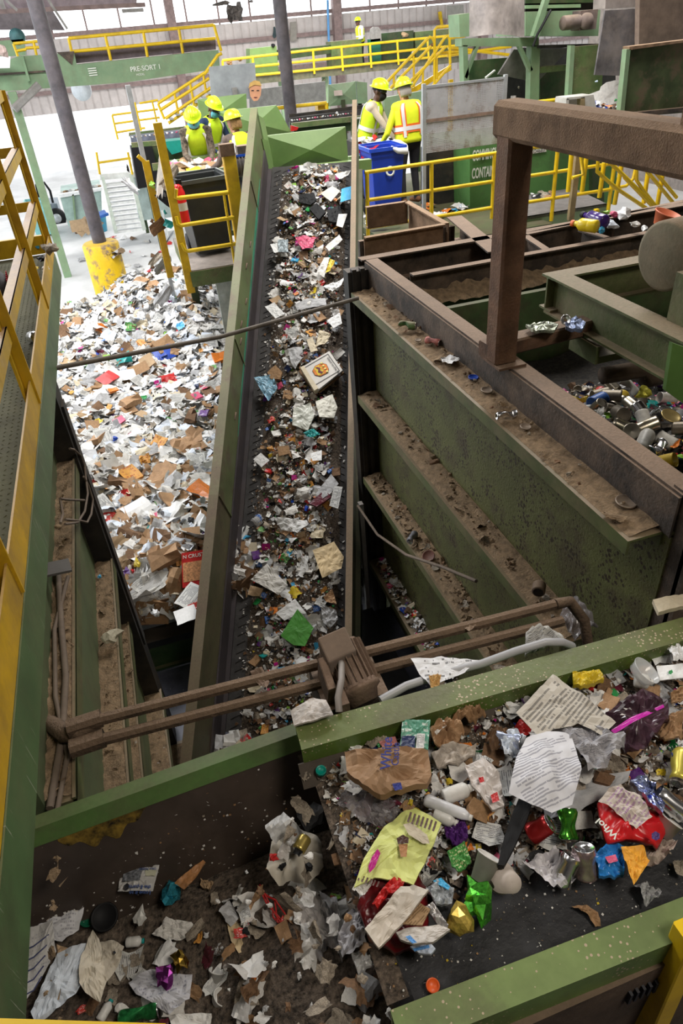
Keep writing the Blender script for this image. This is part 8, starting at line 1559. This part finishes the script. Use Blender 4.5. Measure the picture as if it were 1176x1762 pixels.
def standing(h=1.0, hands=((-.22, .42, 1.02), (.2, .45, 1.02)), bend=.12, stance=.12, elb=None, headf=0.06):
    ch = (0, bend*.7, 1.24); nk = (0, bend, 1.44); hdp = (0, bend+headf, 1.60)
    J = dict(pelvis=(0, 0, .96), chest=ch, neck=nk, head=hdp, shl=(-.19, bend*.95, 1.40), shr=(.19, bend*.95, 1.40), hpl=(-.10, 0, .90), hpr=(.10, 0, .90), knl=(-stance, .03, .49), knr=(stance, .03, .49), anl=(-stance-.01, -.02, .08), anr=(stance+.01, -.02, .08))
    J['wrl'], J['wrr'] = hands
    for s, sg in (('l', -1), ('r', 1)):
        sh, wr = np.array(J['sh'+s]), np.array(J['wr'+s]); m = (sh+wr)/2; L = .29; d = np.linalg.norm(wr-sh)/2; o = math.sqrt(max(0, L*L-d*d)); J['el'+s] = tuple(m+nrm(np.array([sg*.45, -.35, -.9]))*o)
    return J
GZ0 = 2.28
# masked sorter in camouflage sleeves, facing the viewer
person('masked sorter in camouflage sleeves and lime vest bending over the left belt', (1.66, 13.62, GZ0-.10), math.pi-.15, standing(bend=.34, hands=((-.18, .70, 1.00), (.12, .66, 1.02)), headf=.12), dict(skin=SKIN_D, shirt=CAMO, sleeve=CAMO, trousers=DENIM, glove=GLOVE, boot=BPL), HIVIS, mask=MASKB, head_pitch=-.55)
person('masked sorter in navy shirt standing behind the one in camouflage sleeves', (1.90, 14.25, GZ0-.06), math.pi+.55, standing(bend=.22, hands=((-.15, .55, 1.0), (.22, .5, .98)), headf=.1), dict(skin=SKIN_D, shirt=NAVY, sleeve=NAVY, trousers=DENIM, glove=GLOVE, boot=BPL), HIVIS, mask=MASKB, head_pitch=-.45)
person('sandy haired sorter in lime vest seen from behind at the left belt', (2.14, 11.98, GZ0-.14), .35, standing(bend=.10, hands=((-.34, .40, 1.02), (.22, .38, .98)), headf=.05), dict(skin=SKIN_L, shirt=mat('taupe_shirt', (.12, .085, .07), .85, var=.2), sleeve=MATS['taupe_shirt'], trousers=DENIM, glove=ORGG, boot=BPL), HIVIS, hair=HAIRB, goggles=False, head_yaw=-.3, head_pitch=-.2)
person('bearded sorter with black headband and cream sleeves leaning over the right belt', (4.48, 12.75, GZ0+.02), math.pi+.95, standing(bend=.16, hands=((-.10, .50, .98), (.15, .52, .92)), headf=.08), dict(skin=SKIN_D, shirt=CREAM, sleeve=CREAM, trousers=DENIM, glove=GLOVE, boot=BPL), HIVIS, mask=BEARD, beanie=BLKCLOTH, goggles=True, head_pitch=-.25)
person('sorter in orange and silver striped yellow vest with black trousers, back to the viewer', (4.86, 11.75, GZ0+.05), .22, standing(bend=.06, hands=((-.36, .22, .92), (.22, .40, 1.0)), headf=.05), dict(skin=SKIN_L, shirt=HIVY, sleeve=HIVY, trousers=BLKCLOTH, glove=ORGG, boot=BOOT), HIVY, vest_back='orange', hair=mat('grey_hair', (.3, .27, .24), .8), goggles=False, head_yaw=-.1, head_pitch=-.25)
p = Q(623, 112, n=35.2)
person('lone worker in lime vest standing on the far platform near the back wall', (p[0], p[1], Q(622, 31, n=35.2)[2]-1.80), math.pi-1.4, standing(bend=.03, hands=((-.2, .22, 1.0), (.22, .1, .9))), dict(skin=SKIN_D, shirt=PW[1], sleeve=PW[1], trousers=DENIM, glove=BPL, boot=BPL), HIVY, voxel=.016)

# ---- legs under things that stand above the floor
bpy.context.view_layer.update()
def sup(label, fr=(.15, .85), zt=0, r_=.05, m=None, zoff=0):
    o = next((o for o in bpy.data.objects if o.parent is None and o.get('label') == label), None)
    if o is None: print('no', label); return
    pts = [o_.matrix_world @ Vector(c) for o_ in [o]+list(o.children) if o_.type == 'MESH' for c in o_.bound_box]
    x0, x1 = min(p.x for p in pts), max(p.x for p in pts); y1 = max(p.y for p in pts); z0 = min(p.z for p in pts)
    for f in fr:
        x = x0+(x1-x0)*f; b = MB(); b.box((x-r_, y1-2*r_, zt), (x+r_, y1, z0+.25+zoff))
        if o.type == 'EMPTY': b.build('leg', m or G4, o)
        else:
            b.build('leg', m or G4, o)
sup('green folded hopper side left of the bearded worker', (.5,)); sup('pale green hopper side behind the two right workers', (.2, .8))
sup('yellow handrailed stairs climbing to the far platform right of the two workers', (.55,), m=YB); sup('yellow stairs rising behind the left sorters to the pale green conveyor', (.6,), m=YB)
sup('green sorting belt with white waste crossing behind the conveyor head', (.1, .9)); sup('waist-high sorting belt piled with waste in front of the bearded worker', (.4, .9), zt=2.28)
sup('pale grey metal board behind the left sorters', (.5,), m=ST); sup('green creased steel panel below the grey board', (.5,)); sup('green creased hopper panel with small sign right of the middle column', (.5,))
sup('green creased steel panel behind the sorter seen from the back', (.5,)); sup('dusty grey motor with blue band mounted beside the broad yellow upright', (.5,), zt=2.3)
sup('bare grey steel upright left of the left sorters', (.5,), m=GV, zt=0, r_=.03, zoff=.2); sup('pale steel enclosure behind the white stairs', (.1, .9)); sup('white metal stairs by the open doorway at left', (.75,), m=SW, r_=.03)
sup('farther green and black sorting belt behind the left sorters', (.2, .8)); sup('tan upright post tied to the yellow rail behind the portal frame', (.5,), r_=.03, m=MATS['tan_painted_post']); sup('green sided sorting belt with cardboard in front of the masked sorters', (.5, .9), zt=2.25)
sup('small pale sign on the green hopper panel', ()); sup('yellow stair handrails going down at the right behind the brown frame', (.3,), m=YB, r_=.03)
